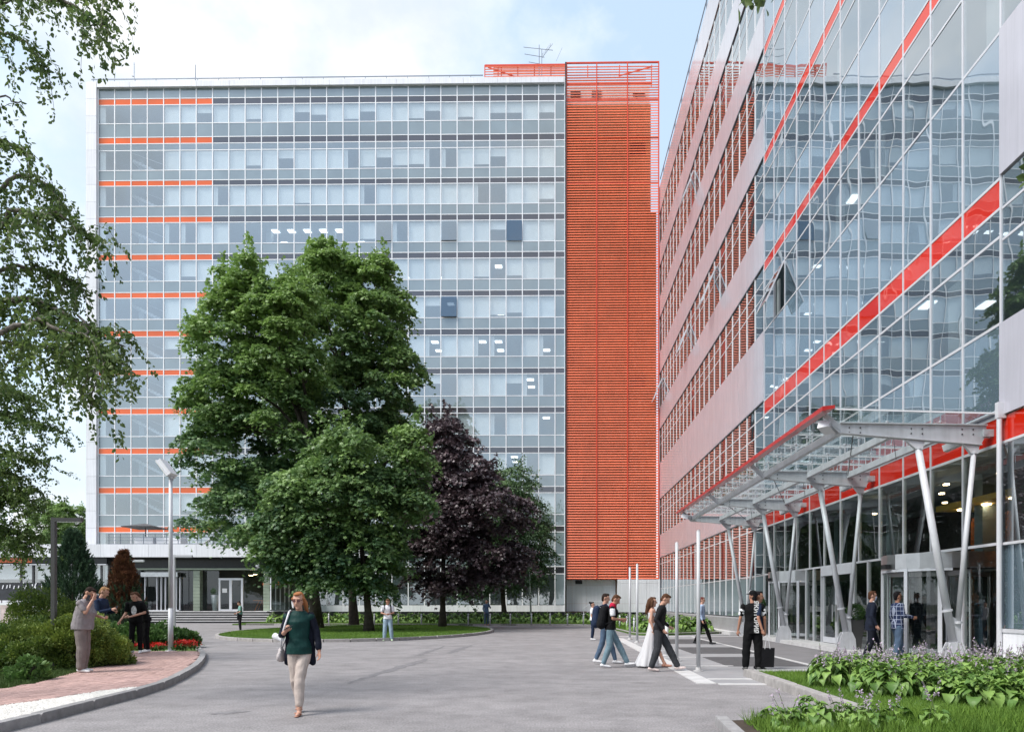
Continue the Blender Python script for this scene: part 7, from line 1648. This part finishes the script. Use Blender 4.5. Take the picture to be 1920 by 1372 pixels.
# 17. suit man
p = P(1633, 1130, 18.6)
def suit(J):
    c, A, hp, hz = J['c'], J['A'], J['hp'], J['hz']
    A('collar', [c(J['up']((-.05, -.03, 1.475)), J['up']((.05, -.03, 1.475)), .026, .026), c(J['up']((0, -.09, 1.42)), J['up']((0, -.112, 1.22)), .030, .012, .6)], C_white, 1)
    A('face_mask', [c(hp((0, -.075, hz - .025)), hp((0, -.07, hz - .065)), .050, .042, .62)], C_blue, 1)
b, J = person('man in dark suit and face mask walking to the revolving door', (p.x, 18.6), R(80), 1.86, z=.01, head=(0, R(6)), lean=R(2), topm=cloth('suit_navy', (.012, .016, .030)), top='jacket', sleeve='long', hem=.78, legm=cloth('suit_dark', (.010, .012, .020)), legw=.012, shoem=C_shoeb, hairm=H_brown, vox=.010, extra=suit, elbows=((-.25, .05, 1.15), (.25, .02, 1.15)), wrists=((-.26, -.06, .92), (.28, -.05, .9)), knees=((-.09, .02, .52), (.09, -.13, .54)), ankles=((-.09, .18, .1), (.09, -.28, .1)))
# 18. plaid man
M_plaid = bpy.data.materials.new('plaid_shirt'); M_plaid.use_nodes = True
def plaid():
    nt = M_plaid.node_tree; N = nt.nodes; L = nt.links; b = N['Principled BSDF']; b.inputs['Roughness'].default_value = .85; tc = N.new('ShaderNodeTexCoord'); sp = N.new('ShaderNodeSeparateXYZ'); L.new(tc.outputs['Object'], sp.inputs[0]); last = None
    for ax in (0, 1, 2):
        m1 = N.new('ShaderNodeMath'); m1.operation = 'MULTIPLY'; m1.inputs[1].default_value = 9.0; L.new(sp.outputs[ax], m1.inputs[0]); m2 = N.new('ShaderNodeMath'); m2.operation = 'FRACT'; L.new(m1.outputs[0], m2.inputs[0]); m3 = N.new('ShaderNodeMath'); m3.operation = 'LESS_THAN'; m3.inputs[1].default_value = .13; L.new(m2.outputs[0], m3.inputs[0])
        if last is None: last = m3
        else: mm = N.new('ShaderNodeMath'); mm.operation = 'MAXIMUM'; L.new(last.outputs[0], mm.inputs[0]); L.new(m3.outputs[0], mm.inputs[1]); last = mm
    mx = N.new('ShaderNodeMixRGB'); mx.inputs[1].default_value = (.010, .022, .075, 1); mx.inputs[2].default_value = (.34, .38, .50, 1); L.new(last.outputs[0], mx.inputs[0]); L.new(mx.outputs[0], b.inputs['Base Color'])
plaid()
p = P(1690, 1130, 18.3)
person('man in navy plaid shirt and blue jeans stepping into the revolving door', (p.x, 18.5), R(95), 1.84, z=.01, head=(R(8), R(2)), topm=M_plaid, sleeve='long', hem=.84, legm=C_jeand, legw=.014, shoem=C_shoew, hairm=H_black, vox=.010, skin=SKIN2, elbows=((-.24, .0, 1.16), (.25, .02, 1.15)), wrists=((-.22, -.26, 1.12), (.28, -.05, .9)), knees=((-.09, .04, .52), (.09, -.1, .54)), ankles=((-.09, .14, .09), (.09, -.2, .09)))
# 19. shadowy figure inside the lobby
p = P(1873, 1130, 17.4)
person('dark-clothed person with folded arms inside the lobby beyond the glass', (11.3, 17.9), R(20), 1.80, z=.10, topm=C_black2, sleeve='long', legm=C_black, shoem=C_shoeb, hairm=H_black, vox=.013, elbows=((-.25, -.05, 1.15), (.25, -.05, 1.15)), wrists=((.03, -.2, 1.18), (-.03, -.21, 1.14)))
# 20. person behind the shrubs at the left, arms spread on the rail
p = P(70, 1130, 40.5)
person('person in white top with arms spread, standing by the railing beyond the shrubs', (p.x, 40.5), R(6), 1.72, z=0.06, head=(0, R(10)), topm=C_white, sleeve='short', legm=C_jeand, shoem=C_shoew, hairm=cloth('hair_pinkish', (.34, .12, .10)), vox=.015, face=False, elbows=((-.42, .0, 1.32), (.42, .0, 1.32)), wrists=((-.58, -.15, 1.24), (.58, -.15, 1.24)))
